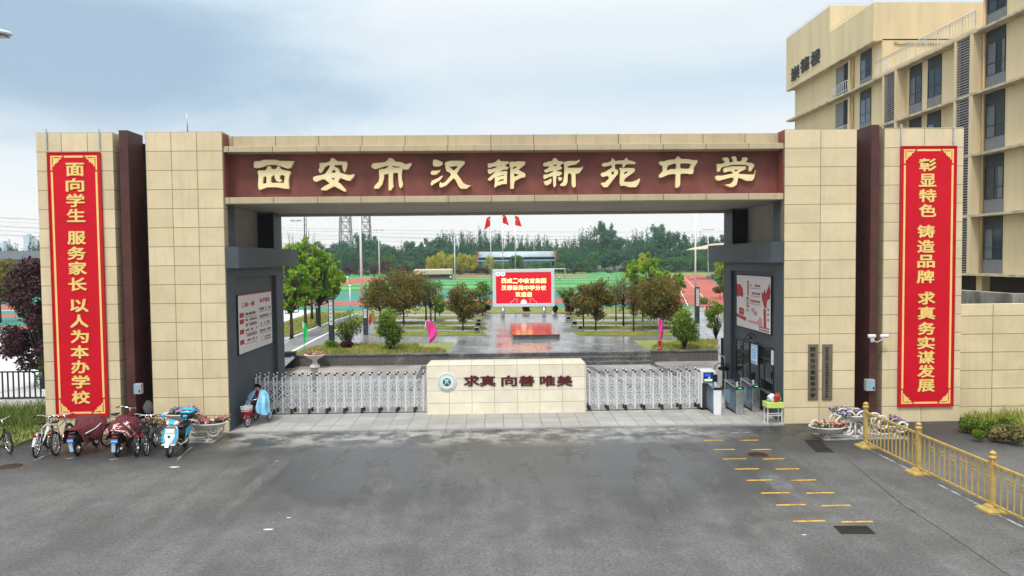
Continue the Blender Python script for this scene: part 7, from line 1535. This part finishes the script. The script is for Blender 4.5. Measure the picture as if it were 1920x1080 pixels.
# pylons, mast and wires
def pylon(label, x, yt, yb, Yd, w0, w1):
    b, t = Q(x, yb, Yd), Q(x, yt, Yd); T = thing('power_pylon', label, 'pylon', (b[0], Yd, ZU), 0, 'lattice power pylons'); H = t[2]-ZU; s = Yd/1340; W0, W1 = w0*s/2*1.0, w1*s/2; mb = MB(); n = 13
    def wd(z): return W0+(W1-W0)*min(1, z/H)
    for a, c in ((-1, -1), (1, -1), (1, 1), (-1, 1)): mb.tube([(a*W0, c*W0, 0), (a*W1, c*W1, H)], .19, 5)
    for k in range(n):
        z0, z1 = H*k/n, H*(k+1)/n; p, q = wd(z0), wd(z1)
        for (a, c), (a2, c2) in (((-1, -1), (1, -1)), ((1, -1), (1, 1)), ((1, 1), (-1, 1)), ((-1, 1), (-1, -1))):
            mb.tube([(a*p, c*p, z0), (a2*q, c2*q, z1)], .15, 4).tube([(a2*p, c2*p, z0), (a*q, c*q, z1)], .15, 4); mb.tube([(a*q, c*q, z1), (a2*q, c2*q, z1)], .14, 4)
    mb.build('lattice', 'pylon_grey', T, world=False); mb = MB()
    for z in (.58, .68, .78, .88):
        for sg in (-1, 1): mb.tube([(sg*wd(H*z), 0, H*z+.5), (sg*(wd(H*z)+3.2), 0, H*z+.2), (sg*wd(H*z), 0, H*z-.3)], .11, 4)
    mb.build('cross_arm', 'pylon_grey', T, world=False)
pylon('lattice power pylon nearer the light green trees', 649, 268, 485, 330, 26, 9); pylon('lattice power pylon beside the thick white pole', 686, 270, 485, 340, 24, 8)
b = Q(569, 285, 300); T = thing('radio_mast', 'thin radio mast with small antennas above the light green trees', 'mast', (b[0], 300, ZU)); h = b[2]-ZU; mb = MB()
for a in range(3): mb.tube([(.7*math.cos(a*2.1), .7*math.sin(a*2.1), 0), (.35*math.cos(a*2.1), .35*math.sin(a*2.1), h)], .16, 5)
for k in range(22): z = h*k/22; mb.tube([(.7*math.cos(2.1*(k % 3)), .7*math.sin(2.1*(k % 3)), z), (.6*math.cos(2.1*((k+1) % 3)), .6*math.sin(2.1*((k+1) % 3)), z+h/22)], .09, 4)
mb.build('lattice', 'pylon_grey', T, world=False); mb = MB()
for z in (h*.62, h*.70, h*.52): mb.box(-1.6, 1.6, -.1, .1, z, z+.15); mb.box(-1.7, -1.5, -.2, .2, z-.5, z+1.0); mb.box(1.5, 1.7, -.2, .2, z-.5, z+1.0)
mb.build('antenna', 'pylon_grey', T, world=False)
for i, (ya, yb, Yd) in enumerate(((403, 418, 300), (411, 424, 305), (419, 434, 310), (428, 440, 300), (436, 446, 305), (408, 402, 320), (425, 414, 320), (441, 432, 325))):
    a, b = Q(-400, ya-20, Yd), Q(2300, yb+8, Yd); pts = [a+(b-a)*t-np.array((0, 0, 9*4*t*(1-t))) for t in np.linspace(0, 1, 24)]
    tag(MB().tube(pts, .065, 4).build('power_line', 'wire'), 'thin grey power line crossing the sky beyond the sports ground', 'power line', 'power lines')
# street lamp reaching in at the top of the picture
q = Q(4, 63, -6); T = thing('street_lamp', 'street lamp head reaching in at the top corner of the picture', 'street lamp', (q[0]-2.4, -6, 0)); MB().tube([(q[0]-2.4, -6, 0), (q[0]-2.4, -6, q[2]-.6), (q[0]-2.0, -6, q[2]-.15), (q[0]-.2, -6, q[2]+.12)], [.09, .07, .05, .035], 10).build('pole', 'mast_grey', T)
MB().loft([[(q[0]+x, -6+w*math.cos(k), q[2]+z+hh_*math.sin(k)) for k in np.arange(0, 2*PI, PI/8)] for x, w, z, hh_ in ((-.35, .05, .08, .03), (-.25, .14, .06, .07), (.02, .17, .02, .07), (.17, .10, .0, .05), (.21, .03, -.01, .02))]).build('lamp_head', 'mast_grey', T); MB().box(q[0]-.22, q[0]+.10, -6.11, -5.89, q[2]-.075, q[2]-.05).build('glass', 'dark_glass', T)
for i, (x, yb, yt, lb) in enumerate(((1230, 560, 519, 'thin white pole among the trees by the red sports ground'), (656, 578, 536, 'short white lamp post beside the lane'))):
    b = P(x, yb, ZU); T, h = pole(lb, x, 0, yt, float(b[1]), .06, .05, 'white_paint', 'lamp_post', 'post'); MB().lathe([(.05, 0), (.16, .1), (.16, .16), (.02, .22)], (0, 0, h-.1), 12).build('lamp_head', 'white_paint', T, world=False)

# ------------------------------------------------------------------ thin damp air
hm = bpy.data.materials.new('haze_air'); hm.use_nodes = True; hn = hm.node_tree.nodes; hn.clear(); pv = hn.new('ShaderNodeVolumePrincipled'); pv.inputs['Color'].default_value = (.80, .90, .95, 1); pv.inputs['Density'].default_value = .00035
pv.inputs['Anisotropy'].default_value = .2; ho = hn.new('ShaderNodeOutputMaterial'); hm.node_tree.links.new(pv.outputs[0], ho.inputs['Volume']); MATS['haze_air'] = hm
tag(MB().box(-520, 520, -90, 960, -1.1, 75).build('haze', 'haze_air'), kind='stuff')
